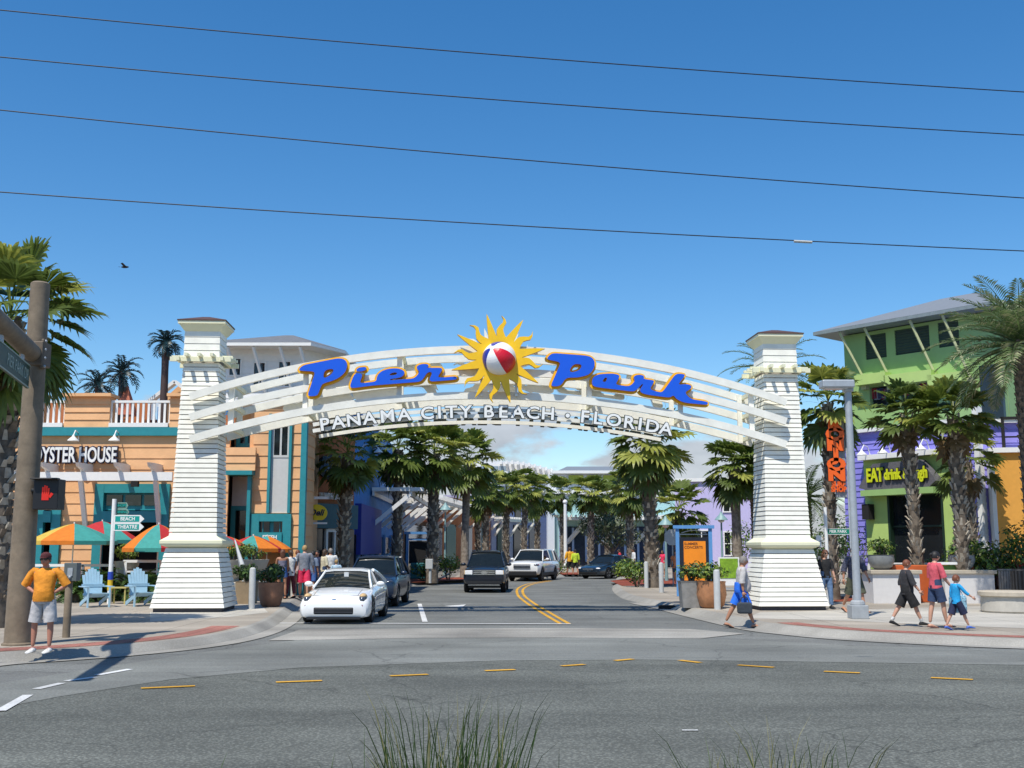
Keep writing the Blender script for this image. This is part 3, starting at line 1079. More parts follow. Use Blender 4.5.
# white bracket beam with scroll tails and braces
b = B()
zb_ = rz_(478)
b.box((rx(98), -0.95, zb_), (rx(178) - rx(20), 0.10, 0.32))
for px in (20, 51, 86, 123, 156):
    scroll_tail(b, rx(px), 0.0, zb_ + 0.16, 1.5, 0.34, 0.12)
for px in (34, 86, 160):
    b.beam((rx(px), -0.9, zb_ - 0.1), (rx(px) - 0.05, -0.02, rz_(528)), 0.16, 0.16)
b.build('eyebrow_pergola', m_trim, rest)
b = B()
b.box((rx(140), -0.9, zb_ - 0.28), (0.25, 0.2, 0.2))
b.build('flood_lamp', m_dark, rest)

# recessed bay and tower bay
xa, xb, xc_ = rx(226), rx(250), rx(304)
zt_tower = rz_(399)
b = B()
siding(b, xb - xa + 0.2, rz_(410), 0.42, [(0.0, 0.0, 0.75, rz_(470))], lip=0.04)
for i in range(len(b.v)):
    b.v[i] = (b.v[i][0] + xa - 0.1, b.v[i][1] + 1.1, b.v[i][2])
b.build('bay_wall', m_orange, rest)
b = B()
siding(b, xb - xa + 0.25, rz_(448) - rz_(471), 0.3, (), lip=0.04, z0=rz_(471))
for i in range(len(b.v)):
    b.v[i] = (b.v[i][0] + xa - 0.1, b.v[i][1] - 0.25, b.v[i][2])
b.box((xa + (xb - xa) / 2, 0.4, (rz_(448) + rz_(471)) / 2), (xb - xa + 0.2, 1.0, rz_(448) - rz_(471) - 0.02))
b.build('bay_balcony', m_orange, rest)
b = B()
b.box((xa + 0.4, 0.95, (rz_(475) + rz_(505)) / 2), (0.95, 0.1, rz_(475) - rz_(505)))
b.build('bay_panel', m_greypanel, rest)
b = B()
b.box(((xa + xb) / 2 + 0.05, -0.1, rz_(473.5)), (xb - xa + 0.1, 0.9, 0.16))
b.box((xb - 0.06, -0.12, rz_(473.5) / 2), (0.13, 0.3, rz_(473.5)))
b.build('bay_frame', m_teal, rest)
window(rest, xa - 0.1, 0.3, xa + 0.9, rz_(505), 0.95, (0, 0), m_teal, 0.18)
window(rest, xa, rz_(445), xb - 0.1, rz_(423), 0.98, (1, 0), m_teal, 0.15)
ops = [(rx(267), rz_(513), rx(288), rz_(414)), (rx(250.5), 0.0, rx(291), rz_(514))]
b = B()
siding(b, xc_ - xb, zt_tower, 0.44, [(o[0] - xb, o[1], o[2] - xb, o[3]) for o in ops], lip=0.030)
for i in range(len(b.v)):
    b.v[i] = (b.v[i][0] + xb, b.v[i][1], b.v[i][2])
b.build('tower_wall', m_orange, rest)
b = B()
b.box(((ops[0][0] + ops[0][2]) / 2, 0.06, (rz_(513) + rz_(457)) / 2), (ops[0][2] - ops[0][0], 0.08, rz_(457) - rz_(513)))
b.build('tower_panel', m_greypanel, rest)
for px in (267, 288):
    b = B()
    b.box((rx(px), -0.04, (rz_(513) + rz_(414)) / 2), (0.10, 0.2, rz_(414) - rz_(513)))
    b.build('tower_trim', m_teal, rest)
window(rest, ops[0][0] + 0.05, rz_(457.5), ops[0][2] - 0.05, rz_(414), 0.05, (1, 0), m_greypanel, 0.09)
b = B()
b.box((xc_ - 0.08, -0.06, zt_tower / 2), (0.22, 0.28, zt_tower))
b.build('corner_board', m_teal, rest)
o = ops[1]
b = B()
for x in (o[0] + 0.16, o[2] - 0.16):
    b.box((x, -0.04, o[3] / 2), (0.32, 0.24, o[3]))
b.box(((o[0] + o[2]) / 2, -0.04, o[3] - 0.14), (o[2] - o[0] - 0.64, 0.22, 0.28))
zt = rz_(538)
b.box(((o[0] + o[2]) / 2, -0.08, zt), (o[2] - o[0] - 0.64, 0.3, 0.42))
f = b.build('shopfront', m_teal, rest)
b = B()
b.box(((o[0] + o[2]) / 2, 0.1, (zt + o[3]) / 2), (o[2] - o[0] - 0.6, 0.05, o[3] - zt - 0.1))
for s_ in (0.29, 0.71):
    b.box((o[0] + (o[2] - o[0]) * s_, 0.05, (zt + o[3]) / 2 - 0.02), (0.48, 0.06, 0.42), mat=1)
    b.box((o[0] + (o[2] - o[0]) * s_, 0.02, (zt + o[3]) / 2 - 0.02), (0.03, 0.06, 0.42), mat=0)
b.build('transom', [m_teal, m_glass], f)
b = B()
add_text(b, 'FRESH', ((o[0] + o[2]) / 2, -0.24, zt + 0.02), (1, 0, 0), (0, 0, 1), 0.20, 0.01, 0.008)
b.build('fascia_lettering', m_trim, f)
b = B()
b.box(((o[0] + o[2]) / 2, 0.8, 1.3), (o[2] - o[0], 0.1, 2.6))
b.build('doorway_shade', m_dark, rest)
# wall turning up the street
b = B()
b2 = B()
siding(b2, 1.7, zt_tower, 0.44, (), lip=0.030)
for v in b2.v:
    b.v.append((xc_ - v[1], v[0] + 0.0, v[2]))
b.f = b2.f
b.m = b2.m
b.build('street_wall', m_orange, rest)
# white upper storey with hipped roof
zu0, zu1 = rz_(405), rz_(349)
ux0, ux1 = rx(214), rx(300)
ops = [(rx(222), rz_(377), rx(236), rz_(358)), (rx(247), rz_(389), rx(261), rz_(362)), (rx(272.5), rz_(388), rx(287), rz_(361))]
b = B()
siding(b, ux1 - ux0, zu1 - zu0, 0.25, [(o[0] - ux0, o[1], o[2] - ux0, o[3]) for o in ops], lip=0.02, z0=zu0)
for i in range(len(b.v)):
    b.v[i] = (b.v[i][0] + ux0, b.v[i][1] - 0.1, b.v[i][2])
b.prism([(ux1, -0.1), (ux1 + 0.75, 1.3), (ux1 + 0.75, 8), (ux0, 8), (ux0, 0.1), (ux1, 0.1)], zu0, zu1)
b.build('upper_storey', m_trim, rest)
for o in ops:
    window(rest, o[0], o[1], o[2], o[3], -0.1, (1, 0), m_trim, 0.06)
b = B()
ez = zu1 + 0.02
E = [(ux0 - 0.8, -0.95), (rx(310), -0.95), (rx(310) + 1.05, 0.8), (rx(310) + 1.05, 9), (ux0 - 0.8, 9)]
b.prism(E, ez - 0.06, ez + 0.06)
b.build('eaves', m_trim, rest)
b = B()
rz0 = ez + 0.065
ridge = [(ux0 + 1.6, 4.0, ez + 1.3), (ux1 - 1.3, 4.0, ez + 1.3)]
vs = [(x, y, rz0) for x, y in E] + ridge
b.add(vs, [(0, 1, 6, 5), (1, 2, 6), (2, 3, 6), (3, 4, 5, 6), (4, 0, 5)])
b.build('hipped_roof', m_roofshingle, rest)
b = B()
for px in (232, 258, 285, 305):
    b.beam((rx(px) - 0.25, -0.85, ez - 0.08), (rx(px) + 0.15, -0.12, zu0 + 0.4), 0.09, 0.09)
b.build('eave_brace', m_trim, rest)
# set-back roofs behind the deck
b = B()
b.add([(rx(14), 6, rz_(402)), (rx(150, 48) , 6, rz_(402)), (rx(150, 48) - 2.2, 12, rz_(381) + 0.9), (rx(40), 12, rz_(381) + 0.9)], [(0, 1, 2, 3)])
b.add([(rx(14), 6, rz_(402) - 0.2), (rx(150, 48), 6, rz_(402) - 0.2), (rx(150, 48), 6, rz_(402)), (rx(14), 6, rz_(402))], [(0, 1, 2, 3)])
b.build('rear_roof', m_roofmetal, rest)
b = B()
x0, x1, xm = rx(149, 47), rx(196, 47), rx(171, 47)
za, zb_ = Z(402, 47) - 0.15, Z(386, 47) - 0.15
b.plate([(x0 + 0.3, zp), (x1, zp), (x1, za + 0.1), (xm, zb_), (x0 + 0.3, za + 0.1)], (0, 5, 0), (1, 0, 0), (0, 0, 1), (0, 5, 0))
b.build('rear_gable', m_orange, rest)
b = B()
b.beam((x0 - 0.2, 4.6, za - 0.1), (xm, 4.6, zb_ + 0.12), 0.4, 0.14)
b.beam((x1 + 0.2, 4.6, za - 0.1), (xm, 4.6, zb_ + 0.12), 0.4, 0.14)
b.build('gable_trim', m_trim, rest)
b = B()
b.lathe([(0.55, 0), (0.45, 0.3), (0.06, 1.25), (0.0, 1.3)], 4, c=(rx(122, 46), 3.6, zp + 0.9), a0=pi / 4)
b.build('roof_finial', M('terracotta_roof', (0.42, 0.12, 0.06), 0.7), rest)
b = B()
b.box((rx(22), 5.5, zp + 0.75), (5.5, 0.3, 1.9))
b.build('deck_backwall', m_orange2, rest)
b = B()
b.box((wA / 2 - 1.5, 9.0, 3), (wA + 3, 11, 5.8))
b.box((rx(270), 2.4, 3.6), (xc_ - xb - 0.1, 4.2, 7.2))
b.build('back_block', m_orange, rest)

# ---- shops along the left of the street: local x runs up the street, the front faces the street
def shop(name, label, p, q, h, mat, z=0.15):
    p, q = Vector((*p, 0)), Vector((*q, 0))
    L = (q - p).length
    t = thing(name, label, 'building', (p.x, p.y, z), atan2(q.y - p.y, q.x - p.x))
    b = B()
    b.box((L / 2, 4.5, h / 2), (L - 0.02, 9, h))
    b.build('wall', mat, t)
    return t, L
def pergola(t, x0, x1, z, y=-0.1, out=1.7, tails=True, brace=None, step=0.6, wd=0.14):
    b = B()
    b.box(((x0 + x1) / 2, y - out * 0.75, z), (x1 - x0, 0.14, 0.26))
    b.box(((x0 + x1) / 2, y - 0.06, z), (x1 - x0, 0.10, 0.22))
    n = int((x1 - x0) / step)
    for i in range(n + 1):
        x = x0 + (x1 - x0) * i / n
        b.box((x, y - out / 2, z + 0.22), (wd, out, 0.18))
    m = max(2, int((x1 - x0) / 3.6))
    for i in range(m + 1):
        x = x0 + (x1 - x0) * i / m
        b.beam((x, y - out * 0.72, z - 0.1), (x, y - 0.05, z - 1.6), 0.2, 0.2)
    return b.build('pergola', m_trim, t)

# fish shop, rust-orange, next up the street
zt0 = 8.2
fish, L = shop('fish_mural_shop', 'rust orange shop with a striped fish mural and a small yellow blade sign', (X(309, 46.6), 46.6), (X(353, 49.6), 49.6), 7.6, m_orange2)
b = B()
for i in range(4):
    pass
# mural fish: dark oval with stripes and pale scales, facing the street
fz = 5.2
FS = 0.62
out_ = [(2.3 * FS * cos(a * pi / 12), 0.95 * FS * sin(a * pi / 12)) for a in range(24)]
b.plate([(1.75 + x, fz + y) for x, y in out_], (0, -0.10, 0), (1, 0, 0), (0, 0, 1), (0, 0.1, 0), 0)
b.plate([(2.85, fz), (3.3, fz + 0.5), (3.2, fz), (3.3, fz - 0.5)], (0, -0.12, 0), (1, 0, 0), (0, 0, 1), (0, 0.12, 0), 0)
for k in range(5):
    b.beam((0.42 + k * 0.11, -0.12, fz - 0.30 + 0.03 * k), (0.72 + k * 0.11, -0.12, fz + 0.46), 0.04, 0.05, mat=1)
random.seed(5)
for k in range(34):
    u, v = random.uniform(-1.2, 2.0), random.uniform(-0.6, 0.6)
    if (u / 2.4) ** 2 + (v / 0.75) ** 2 < 0.85:
        b.box((1.75 + u * FS, -0.115, fz + v * FS), (0.15, 0.05, 0.11), mat=2 if k % 3 else 1, ry=0.4)
b.build('fish_mural', [M('mural_black', (0.012, 0.014, 0.02), 0.6), M('mural_blue', (0.10, 0.22, 0.38), 0.6), M('mural_gold', (0.42, 0.30, 0.06), 0.6)], fish)
b = B()
add_text(b, '20 WITH LOCAL FARE', (1.75, -0.1, 3.95), (1, 0, 0), (0, 0, 1), 0.36, 0.04, 0.012, sxy=0.72)
b.build('wall_lettering', m_trim, fish)
b = B()
b.box((L / 2, -0.15, 3.1), (L - 0.2, 0.3, 1.05))
b.build('teal_fascia', m_tealdk, fish)
b = B()
b.box((L / 2, -0.05, 1.3), (L - 0.2, 0.12, 2.5))
b.build('shop_glazing', m_glass, fish)
b = B()
b.box((1.0, -0.14, 1.3), (0.14, 0.14, 2.5)); b.box((2.2, -0.14, 1.3), (0.14, 0.14, 2.5)); b.box((1.6, -0.14, 2.5), (1.1, 0.14, 0.14)); b.box((1.6, -0.14, 1.3), (1.1, 0.12, 0.10)); b.box((1.6, -0.14, 1.3), (0.10, 0.13, 2.4))
b.build('door_frame', m_trim, fish)
blade = thing('blade_sign', 'small yellow oval blade sign hung from a white bracket on the fish mural shop', 'sign', (X(310, 43.9) + .1, 43.9, 0.15))
b = B()
b.box((0.05, 0, 3.72), (1.05, 0.09, 0.10)); b.box((-0.42, 0, 3.5), (0.14, 0.12, 1.0)); b.box((0.12, 0, 2.72), (0.85, 0.08, 0.07))
b.build('bracket', m_trim, blade)
b = B()
b.plate([(0.12 + 0.43 * cos(a * pi / 12), 3.12 + max(-0.28, 0.34 * sin(a * pi / 12))) for a in range(24)], (0, -0.05, 0), (1, 0, 0), (0, 0, 1), (0, 0.1, 0))
b.build('oval_board', M('sign_yellow', (0.80, 0.58, 0.02), 0.5), blade)
b = B()
add_text(b, 'Deli', (0.12, -0.06, 3.13), (1, 0, 0), (0, 0, 1), 0.34, 0.01, 0.01, shear=0.3)
b.build('lettering', m_navy, blade)
b = B(); b.box((-0.38, -0.1, 2.1), (0.32, 0.3, 0.5)); b.box((-0.38, -0.1, 2.3), (0.5, 0.2, 0.12))
b.build('sconce', m_trim, blade)

# cobalt shop
blue, L = shop('cobalt_shop', 'cobalt blue shop with a white pergola over an indigo entrance', (X(353, 49.8), 49.8), (-7.6, 77), 8.1, m_blueb)
b = B()
b.plate([(13 + 3.0 * cos(a * pi / 16), 6.3 + 1.7 * sin(a * pi / 16)) for a in range(32)], (0, -0.06, 0), (1, 0, 0), (0, 0, 1), (0, 0.06, 0))
b.build('round_mural', m_bluecirc, blue)
b = B(); b.box((5, -0.15, 2.6), (9.2, 0.3, 2.3)); b.build('indigo_awning', m_bluedk, blue)
b = B(); b.box((L / 2, -0.04, 1.2), (L - 0.6, 0.1, 2.3)); b.build('shop_glazing', m_glass, blue)
for x in (1.0, 3.8, 6.6, 9.4, 13, 17, 20.5):
    b = B()
    b.box((x, -0.12, 1.25), (0.2, 0.16, 2.5))
    b.build('door_post', m_bluecirc, blue)
pergola(blue, 6.5, L - 0.3, 4.5, out=2.6, brace=True)
gooseneck(blue, 1.5, 0, 6.2, 0.9)
gooseneck(blue, 9.0, 0, 6.2, 0.9)

orng, L = shop('orange_trim_shop', 'brown shopfront with white pergola and red orange fascia past the cobalt shop', (-7.55, 77.2), (-6.0, 95), 5.6, M('brown_stucco', (0.16, 0.10, 0.07), 0.8))
b = B(); b.box((L / 2, -0.12, 5.75), (L, 0.5, 0.35)); b.box((L / 2, -0.14, 4.0), (L, 0.3, 0.5)); b.build('red_fascia', M('red_orange_paint', (0.50, 0.11, 0.03), 0.6), orng)
b = B(); b.box((L / 2, -0.05, 1.8), (L - 1, 0.12, 3.2)); b.build('shop_glazing', m_glass, orng)
pergola(orng, 0.5, L - 0.3, 5.1, out=2.6)
ter, L = shop('terracotta_shop', 'terracotta shop with white braces between the far palms', (-5.95, 95.2), (-2.2, 113), 6.2, M('terracotta_stucco', (0.55, 0.20, 0.08), 0.8))
b = B()
for x in (2.5, 8.5, 14.5):
    b = B()
    b.box((x, -0.05, 2.0), (3.2, 0.12, 3.6))
    b.build('shop_window', m_glass, ter)
pergola(ter, 0.5, L - 0.3, 5.2, out=2.2)
slate, L = shop('slate_shop', 'grey and lavender shop at the bend of the street', (-2.1, 113.2), (4.0, 128), 7.2, M('lavender_grey', (0.33, 0.35, 0.52), 0.8))
b = B()
for x in (2.5, 7, 11.5):
    b = B(); b.box((x, -0.06, 2.4), (2.4, 0.14, 3.6)); b.build('shop_window', m_glass, slate)
    b = B(); b.box((x, -0.06, 5.6), (1.6, 0.14, 1.2)); b.build('window', m_glass, slate)
pergola(slate, 0.5, L * 0.55, 4.6, out=1.6)
# white curved-roof hall far off
hall = thing('white_curved_hall', 'long white hall with a curved slatted roof far down the street', 'building', (X(470, 150), 150, 0.15))
x0 = 0.0
def hx(px): return X(px, 150) - X(470, 150)
def hz(py): return Z(py, 150) - 0.15
b = B()
n = 16
for i in range(n):
    u0, u1 = i / n, (i + 1) / n
    xa_, xb_ = hx(473 + 90 * u0), hx(473 + 90 * u1)
    def top(u): return hz(461.5 + 12.0 * max(0, (u - 0.42) / 0.58) ** 1.6)
    b.add([(xa_, 0, 0), (xb_, 0, 0), (xb_, 0, top(u1)), (xa_, 0, top(u0)), (xa_, 14, 0), (xb_, 14, 0), (xb_, 14, top(u1)), (xa_, 14, top(u0))],
          ((0, 1, 2, 3), (3, 2, 6, 7), (5, 4, 7, 6), (4, 0, 3, 7), (1, 5, 6, 2)))
b.build('wall', M('hall_white', (0.72, 0.72, 0.72), 0.6, var=0.04), hall)
b = B()
for i in range(5, 16):
    px = 473 + i * 5.6
    zz = hz(463.5 + 12.0 * max(0, ((px - 473) / 90 - 0.42) / 0.58) ** 1.6)
    b.box((hx(px), -1.0, zz), (0.28, 2.6, 0.5))
    if px > 505:
        b.beam((hx(px), -2.2, zz), (hx(px) + 0.2, -0.1, zz - 1.9), 0.3, 0.3)
for z_ in (hz(466), hz(473)):
    b.box((hx(495), -1.6, z_), (hx(525) - hx(473), 0.2, 0.22))
b.build('roof_slats', m_trim, hall)
b = B()
for px in (484, 494, 503):
    b = B()
    b.box((hx(px), -0.05, hz(469.5)), (1.1, 0.1, 0.9))
    b.build('clerestory_window', M('hall_glass', (0.25, 0.33, 0.40), 0.15), hall)
b = B(); b.box((hx(520), -0.08, hz(500)), (hx(562) - hx(478), 0.1, 5.0)); b.build('lower_front', M('hall_grey', (0.42, 0.45, 0.50), 0.7), hall)
b = B()
for s_ in (-1, 1):
    b.tube([(hx(541) + s_ * (0.1 + 0.55 * sin(a * 0.5)), -0.2, hz(488) + 0.75 * cos(a * 0.5) * 0.8) for a in range(1, 10)], 0.14, 6)
b.build('scroll_emblem', m_trim, hall)
# hall with lime glazing
lime = thing('lime_glazed_hall', 'pale hall with lime yellow windows under a metal roof at the far street end', 'building', (X(550, 138), 138, 0.15))
def lx(px): return X(px, 138) - X(550, 138)
def lz(py): return Z(py, 138) - 0.15
b = B(); b.box((lx(600), 5, lz(474) / 2), (lx(652) - lx(548), 9.9, lz(474))); b.build('wall', M('pale_hall', (0.62, 0.64, 0.66), 0.7, var=0.04), lime)
for a, c in ((569, 584), (588, 600), (604, 618), (622, 638)):
    b = B(); b.box(((lx(a) + lx(c)) / 2, -0.06, (lz(474) + lz(485)) / 2), (lx(c) - lx(a), 0.12, lz(475.5) - lz(484))); b.build('window', m_limeglass, lime)
b = B(); b.box((lx(600), -0.4, lz(472.5)), (lx(655) - lx(560), 1.4, 0.35)); b.build('eaves', m_trim, lime)
b = B()
ya, yb = -1.0, 6.0
b.add([(lx(556), ya, lz(472)), (lx(658), ya, lz(472)), (lx(650), yb, lz(463)), (lx(570), yb, lz(463))], [(0, 1, 2, 3)])
b.build('metal_roof', m_roofmetal, lime)
b = B(); b.box((lx(600), -0.2, lz(492)), (lx(652) - lx(548), 0.5, 0.5)); b.build('canopy_band', m_trim, lime)
# storefront row closing the bend, with a white canopy
row = thing('canopied_shop_row', 'blue grey shop row with a long white canopy and diagonal white brace at the bend', 'building', (X(556, 112), 112, 0.15))
def wx(px): return X(px, 112) - X(556, 112)
def wz(py): return Z(py, 112) - 0.15
b = B(); b.box((wx(625), 4.5, wz(500) / 2), (wx(690) - wx(556), 9, wz(500))); b.build('wall', m_aqua, row)
b = B(); b.box((wx(625), -0.05, wz(535) / 2 + 0.4), (wx(688) - wx(558), 0.14, wz(526))); b.build('shop_glazing', M('slate_glass', (0.03, 0.045, 0.07), 0.1, var=0.3), row)
b = B()
for px in range(560, 690, 13):
    b.box((wx(px), -0.14, wz(548) / 2 + 1.2), (0.22, 0.2, 3.4))
b.build('shop_posts', M('pale_blue_paint', (0.35, 0.45, 0.62), 0.6), row)
b = B()
b.box((wx(625), -1.1, wz(519)), (wx(692) - wx(556), 2.4, 0.3))
for i in range(30):
    b.box((wx(557 + i * 4.5), -1.2, wz(519) + 0.25), (0.15, 2.8, 0.2))
for px in (586, 620, 655, 688):
    b.beam((wx(px), -2.1, wz(520)), (wx(px - 19), -0.1, wz(543)), 0.32, 0.32)
b.build('canopy', m_trim, row)
# lilac house to the right
lil = thing('lilac_building', 'lilac building with a balcony behind the orange poster kiosk', 'building', (X(676, 78), 78, 0.15), -0.25)
H = Z(482, 78) - 0.15
b = B(); b.box((2.6, 4.5, H / 2), (5.2, 9, H)); b.build('wall', m_lilac, lil)
b = B(); b.box((2.6, 4.5, H + 0.12), (5.6, 9.4, 0.24)); b.build('roof_coping', m_trim, lil)
for z_ in (1.2, 4.2):
    window(lil, 3.3, z_, 4.3, z_ + 1.7, -0.03, (1, 1), m_trim, 0.08)
window(lil, 0.6, 1.0, 2.4, 3.0, -0.03, (2, 0), m_trim, 0.08)
lil2 = thing('violet_side_building', 'darker violet building with balconies between lilac building and right gate pillar', 'building', (X(708, 84), 84, 0.15), -0.25)
b = B(); b.box((1.9, 4, 3.1), (4.2, 8, 6.2)); b.build('wall', M('violet_grey_stucco', (0.36, 0.32, 0.58), 0.8), lil2)
window(lil2, 0.5, 1.0, 1.5, 3.4, -0.03, (1, 1), m_trim, 0.1)
window(lil2, 2.2, 1.0, 3.2, 3.4, -0.03, (1, 1), m_trim, 0.1)
b = B()
for z_ in (3.7, 5.0):
    b.box((1.9, -0.6, z_), (4.2, 1.2, 0.14)); b.box((1.9, -1.15, z_ + 0.9), (4.2, 0.06, 0.08))
    for i in range(22):
        b.box((-0.15 + i * 0.195, -1.15, z_ + 0.45), (0.04, 0.04, 0.85))
b.build('balcony', m_trim, lil2)
b = B(); b.box((1.9, 3.5, 6.4), (4.8, 8.5, 0.3)); b.build('roof', M('olive_roof', (0.30, 0.31, 0.22), 0.7), lil2)

# ---- right: violet pub with green portal, green tower, mango wing
p0, p1 = Vector((X(847, 46.5), 46.5, 0)), Vector((X(985, 41.0), 41.0, 0))
pub = thing('violet_pub_building', 'violet clapboard pub with a lime green portal behind two tall palms', 'building', (p0.x, p0.y, 0.15), atan2(p1.y - p0.y, p1.x - p0.x))
LP = (p1 - p0).length
prz = atan2(p1.y - p0.y, p1.x - p0.x)
def wall_u(px):                     # where a photo column meets the pub's front
    dx, dy, _ = ray(px, 500)
    e = (p1 - p0).normalized()
    nrm = Vector((e.y, -e.x, 0))
    t = p0.dot(nrm) / Vector((dx, dy, 0)).dot(nrm)
    q = Vector((dx, dy, 0)) * t
    return (q - p0).dot(e), q.y
def pu(px): return wall_u(px)[0]
def pz(px, py): return Z(py, wall_u(px)[1]) - 0.15
hp = pz(860, 433.5)
g0, g1 = pu(867), pu(966)
gz = pz(867, 461)
b = B()
siding(b, LP, hp, 0.24, [(g0, 0.0, g1, gz)], lip=0.03, back=0.25)
b.build('front_wall', m_purple, pub)
b = B(); b.box((LP / 2, 4.2, hp / 2), (LP, 7.9, hp - 0.05)); b.build('back_block', m_purple, pub)
b = B(); b.box((LP / 2, 0.05, hp + 0.07), (LP + 0.2, 0.5, 0.14)); b.build('coping', m_trim, pub)
d0, d1 = pu(889), pu(945)
dz = pz(889, 493)
b = B()
b.box(((g0 + d0) / 2, -0.02, gz / 2), (d0 - g0, 0.2, gz))
b.box(((g1 + d1) / 2, -0.02, gz / 2), (g1 - d1, 0.2, gz))
b.box(((d0 + d1) / 2, -0.02, (gz + dz) / 2), (d1 - d0, 0.19, gz - dz))
b.build('green_portal', m_lime, pub)
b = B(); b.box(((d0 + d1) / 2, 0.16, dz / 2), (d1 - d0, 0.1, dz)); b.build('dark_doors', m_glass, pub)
b = B()
b.box(((d0 + d1) / 2, 0.09, 1.6), (0.08, 0.08, 3.1)); b.box(((d0 + d1) / 2, 0.09, 2.6), (d1 - d0, 0.07, 0.07))
b.box((d0 + 0.05, 0.02, dz / 2), (0.1, 0.3, dz)); b.box((d1 - 0.05, 0.02, dz / 2), (0.1, 0.3, dz))
b.build('door_frame', M('green_black_frame', (0.01, 0.03, 0.015), 0.5), pub)
# board sign EAT drink & laugh
s0, s1 = pu(869.5), pu(947)
sz = pz(905, 476)
b = B()
hh = 0.52
poly = [(s0, sz - 0.42), (s0 + 0.12, sz - 0.22), (s0 + 0.75, sz + hh), (s1 - 0.7, sz + hh + 0.03), (s1 - 0.1, sz - 0.1), (s1, sz - 0.30), (s1 - 0.3, sz - hh), (s0 + 0.4, sz - hh)]
b.plate(poly, (0, -0.62, 0), (1, 0, 0), (0, 0, 1), (0, 0.4, 0))
b.build('sign_board', M('charcoal_sign_board', (0.115, 0.11, 0.12), 0.8, var=0.25, scale=8), pub)
b = B(); b.box(((s0 + s1) / 2, -0.3, sz - hh - 0.12), (s1 - s0 - 0.2, 0.7, 0.24)); b.build('sign_canopy', m_limedk, pub)
b = B()
m_ylw = M('chartreuse_letter', (0.62, 0.66, 0.01), 0.5)
sc = pz(905, 460) - pz(905, 480)
tx = pu(878.5)
for txt, px_a, px_b, sx in (('EAT', 879, 895.5, 0.95), ('drink', 897, 914, 0.72), ('&', 916, 921.5, 0.7), ('laugh', 923, 940, 0.78)):
    a_, c_ = pu(px_a), pu(px_b)
    vs, fs = text_verts(txt, 0.80 * sx, 0.03, 0.022, 'LEFT', 0.0, 1.0)
    w0 = max(v.x for v in vs) - min(v.x for v in vs)
    k_ = (c_ - a_) / w0
    for e_, mt in ((0.0, 1), (0.05, 0)):
        vs, fs = text_verts(txt, 0.80 * sx, 0.03, 0.022 if mt == 0 else 0.05, 'LEFT', 0.0, 1.0)
        b.add([(a_ + v.x * k_, -0.64 - e_ - v.z, sz + 0.03 + v.y) for v in vs], [tuple(f) for f in fs], mt)
b.build('sign_lettering', [m_ylw, m_dark], pub)
b = B(); b.box(((g0 + pu(962)) / 2, -0.25, gz + 0.10), (pu(962) - g0, 0.42, 0.2)); b.build('light_bar', m_trim, pub)
for px in (878, 899, 919.5, 938):
    gooseneck(pub, pu(px), -0.35, gz + 0.2, 0.5)
b = B(); b.box((pu(872.5), -0.3, pz(872, 512)), (0.34, 0.35, 0.62)); b.build('wall_lantern', m_dark, pub)
b = B(); b.box((pu(984), -0.10, hp / 2 + 0.25), (0.20, 0.34, hp + 0.5)); b.build('corner_board', m_trim, pub)
# east wing: violet wall and the mango wall turning towards the camera
w0 = p1 + (p1 - p0).normalized() * 0.16
wing = thing('mango_wing_building', 'violet wall with a mango orange block in front at the right edge', 'building', (w0.x, w0.y, 0.15), radians(-12))
hq = Z(424, 41) - 0.15
b = B(); siding(b, 9.0, hq, 0.24, (), lip=0.03, back=0.25); b.build('violet_wall', m_purple, wing)
b = B(); b.box((4.5, 4.2, hq / 2), (9.0, 7.5, hq - 0.05)); b.build('back_block', m_purple, wing)
b = B(); b.box((4.5, 0.05, hq + 0.07), (9.2, 0.5, 0.14)); b.build('coping', m_trim, wing)
mx = X(1001, 40) - X(985, 41)
hm = Z(452, 40) - 0.15
b = B(); b.box((mx + 4, -0.30, hm / 2), (8, 0.5, hm)); b.build('mango_block', m_mango, wing)
b = B(); b.box((mx + 0.02, -0.34, hm / 2), (0.14, 0.60, hm)); b.box((mx + 4, -0.34, hm + 0.08), (8.2, 0.72, 0.18)); b.build('mango_trim', m_trim, wing)
b = B(); b.box((mx + 0.55, -0.2, hm + 0.7), (0.1, 0.1, 1.3)); b.box((mx + 2.0, -0.2, hm + 1.3), (3.0, 0.1, 0.1)); b.box((mx + 2.0, -0.2, hm + 0.6), (2.8, 0.06, 0.06)); b.build('black_rail', m_dark, wing)
# green tower, same heading, set back
q0 = Vector((X(853, 54), 54, 0))
e = (p1 - p0).normalized()
te = Vector((cos(radians(-50)), sin(radians(-50)), 0))
tw = thing('green_tower_building', 'tall green tower with slanted pale eave struts and dark shutters above the violet pub', 'building', (q0.x, q0.y, 0.15), radians(-50))
def tu(px):
    dx, dy, _ = ray(px, 400)
    nrm = Vector((te.y, -te.x, 0))
    t = q0.dot(nrm) / Vector((dx, dy, 0)).dot(nrm)
    q = Vector((dx, dy, 0)) * t
    return (q - q0).dot(te), q.y
def tz(px, py): return Z(py, tu(px)[1]) - 0.15
T1 = tu(1004)[0]
ht = tz(853, 335)
ops = [(tu(868)[0], tz(868, 360), tu(889)[0], tz(868, 336)), (tu(898)[0], tz(898, 355.5), tu(933)[0], tz(898, 330.5)), (tu(942)[0], tz(942, 348), tu(963)[0], tz(942, 323)),
       (tu(870)[0], tz(870, 409), tu(891)[0], tz(870, 387.5)), (tu(901)[0], tz(901, 409), tu(937)[0], tz(901, 384)), (tu(948)[0], tz(948, 409), tu(970)[0], tz(948, 383))]
b = B()
siding(b, T1, ht, ht, ops, lip=0.0, back=0.35)
b.box((T1 / 2, 5.1, ht / 2), (T1, 9.4, ht - 0.02))
b.build('wall', m_limedk, tw)
